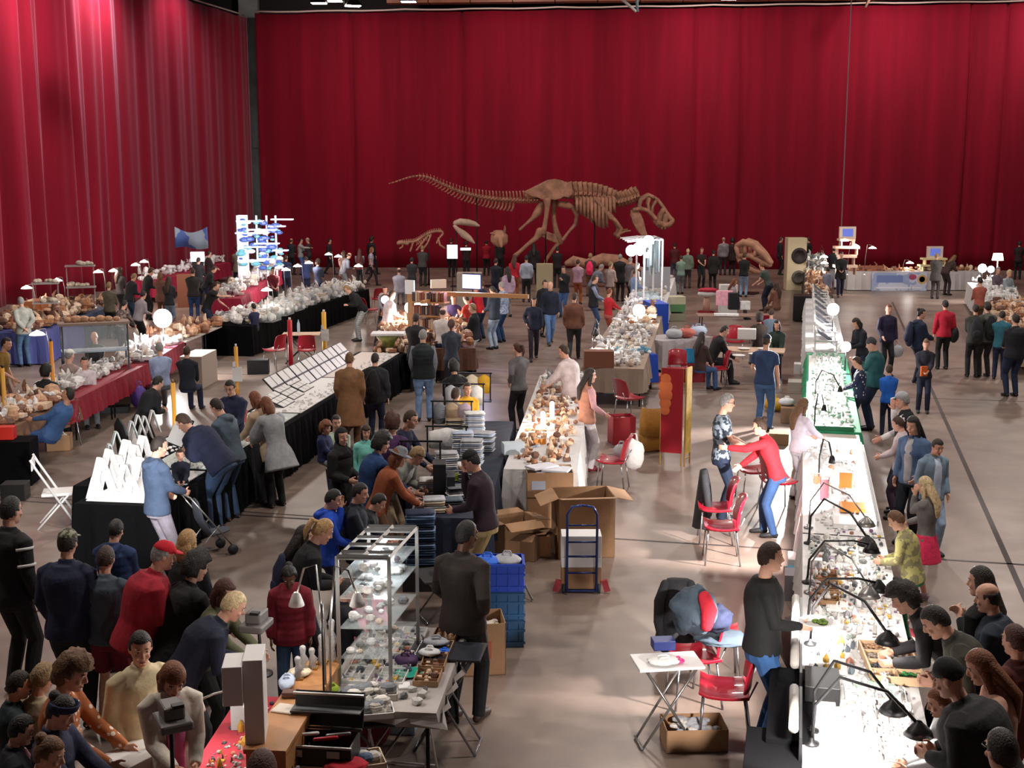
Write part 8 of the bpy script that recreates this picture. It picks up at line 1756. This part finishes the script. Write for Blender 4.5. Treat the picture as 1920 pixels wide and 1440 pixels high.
pr(1906, 1170, 1.62, -30, 'jacket', '5a2824', 'maroon', 'short', 'red', 'hold', 'person in reddish brown jacket at the right edge')
pr(1842, 1218, 1.66, -75, 'sweater', 'c89a86', 'jeans', 'long', 'ginger', 'hold', 'woman with long straight ginger hair in peach top', nod=20, lean=8, **F)
pr(1782, 1240, 1.76, -55, 'coat', '242427', 'black', 'none', 'black', 'hold', 'person in black woollen hat and big dark grey coat', hat='beanie', hatc='black', lean=22, fat=1.3)
pr(1758, 1288, 1.38, -85, 'sweater', 'b4b4b8', 'jeans', 'short', 'ginger', 'hold', 'boy in pale grey sweatshirt and jeans at the near table', nod=22)
pr(1882, 1366, 1.76, -15, 'jacket', '18181b', 'black', 'crop', 'dark', 'hold', 'man with cropped dark hair and glasses in the bottom right corner', hat='glasses', fat=1.1)
for a in ((1905, 588, 1.78, -10, 'jacket', '10131c', '182440', 'short', 'dark', 'hold', 'broad man in black jacket and dark jeans at the right edge', dict(fat=1.25)),
 (1852, 566, 1.76, -5, 'jacket', '5c6058', '2c2626', 'messy', 'dark', 'hold', 'visitor in grey jacket carrying a black backpack', dict(bag='backpack', bagc='black', bagl='black backpack on the grey jacket at the right stall')),
 (1830, 570, 1.72, 10, 'jacket', '34342e', 'black', 'short', 'dark', 'hold', 'visitor in dark green jacket left of the black backpack', dict(bag='backpack', bagc='char', bagl='charcoal backpack on the dark green jacket')),
 (1880, 582, 1.6, 20, 'jacket', '2c6a7c', 'navy', 'short', 'dark', 'hold', 'visitor in turquoise top between backpack and broad man', {}),
 (1838, 519, 1.72, -10, 'shirt', 'a85a4c', 'brown', 'short', 'dark', 'hold', 'man in salmon shirt at the bright white stall', {}),
 (1893, 505, 1.66, 150, 'shirt', '9aa4ac', 'grey', 'short', 'pale', 'hold', 'pale-haired seller in grey behind the brown rocks', {}),
 (1872, 500, 1.66, 165, 'shirt', '6a5a66', 'grey', 'short', 'grey', 'hold', 'seller in mauve below the glowing drum lampshade', {}),
 (1912, 452, 1.74, 20, 'jacket', '2c1a18', 'black', 'messy', 'dark', 'hold', 'dark-haired visitor in brown at the far right back', {}),
 (1578, 472, 1.76, -170, 'coat', '151318', 'navy', 'short', 'dark', 'hold', 'person in long black coat striding past the cross table', dict(stance='walk')),
 (1564, 462, 1.78, 10, 'jacket', '16121a', 'c0b8c0', 'short', 'black', 'hold', 'man in black jacket and pale trousers at the far brown goods', {}),
 (1553, 500, 1.5, 0, 'hoodie', '8a8ca0', 'navy', 'short', 'dark', 'hold', 'child in grey-violet hoodie at the far brown goods', {}),
 (1757, 474, 1.76, 30, 'coat', '46423f', '3c3434', 'short', 'sandy', 'hold', 'man in grey coat with dark side standing at the cross table', {}),
 (1790, 478, 1.74, 60, 'jacket', '33201c', '2a201e', 'long', 'light', 'table', 'bending visitor in dark brown right of the grey coat', dict(lean=35))):
    pr(*a[:11], **a[11])
bake_remesh()
# ------------------------------------------------------------ camera and picture settings
cam = bpy.data.cameras.new('camera'); cam.sensor_width = 36; cam.lens = FPX/1920*36; cam.clip_end = 300
co = bpy.data.objects.new('camera', cam); col.objects.link(co); co.location = (0, 0, CAMH); co.rotation_euler = (PI/2-PITCH, 0, 0)
sc = bpy.context.scene; sc.camera = co
w = bpy.data.worlds.new('hall_air'); sc.world = w; w.use_nodes = True; w.node_tree.nodes['Background'].inputs[0].default_value = (.55, .45, .48, 1); w.node_tree.nodes['Background'].inputs[1].default_value = .10
vs = sc.view_settings; vs.view_transform = 'Standard'; vs.look = 'None'; vs.exposure = 0; vs.gamma = 1; vs.use_curve_mapping = False
sc.cycles.use_light_tree = True; sc.cycles.max_bounces = 5; sc.cycles.diffuse_bounces = 3; sc.cycles.glossy_bounces = 2; sc.cycles.transparent_max_bounces = 6; sc.cycles.sample_clamp_indirect = 4
sc.cycles.use_denoising = True
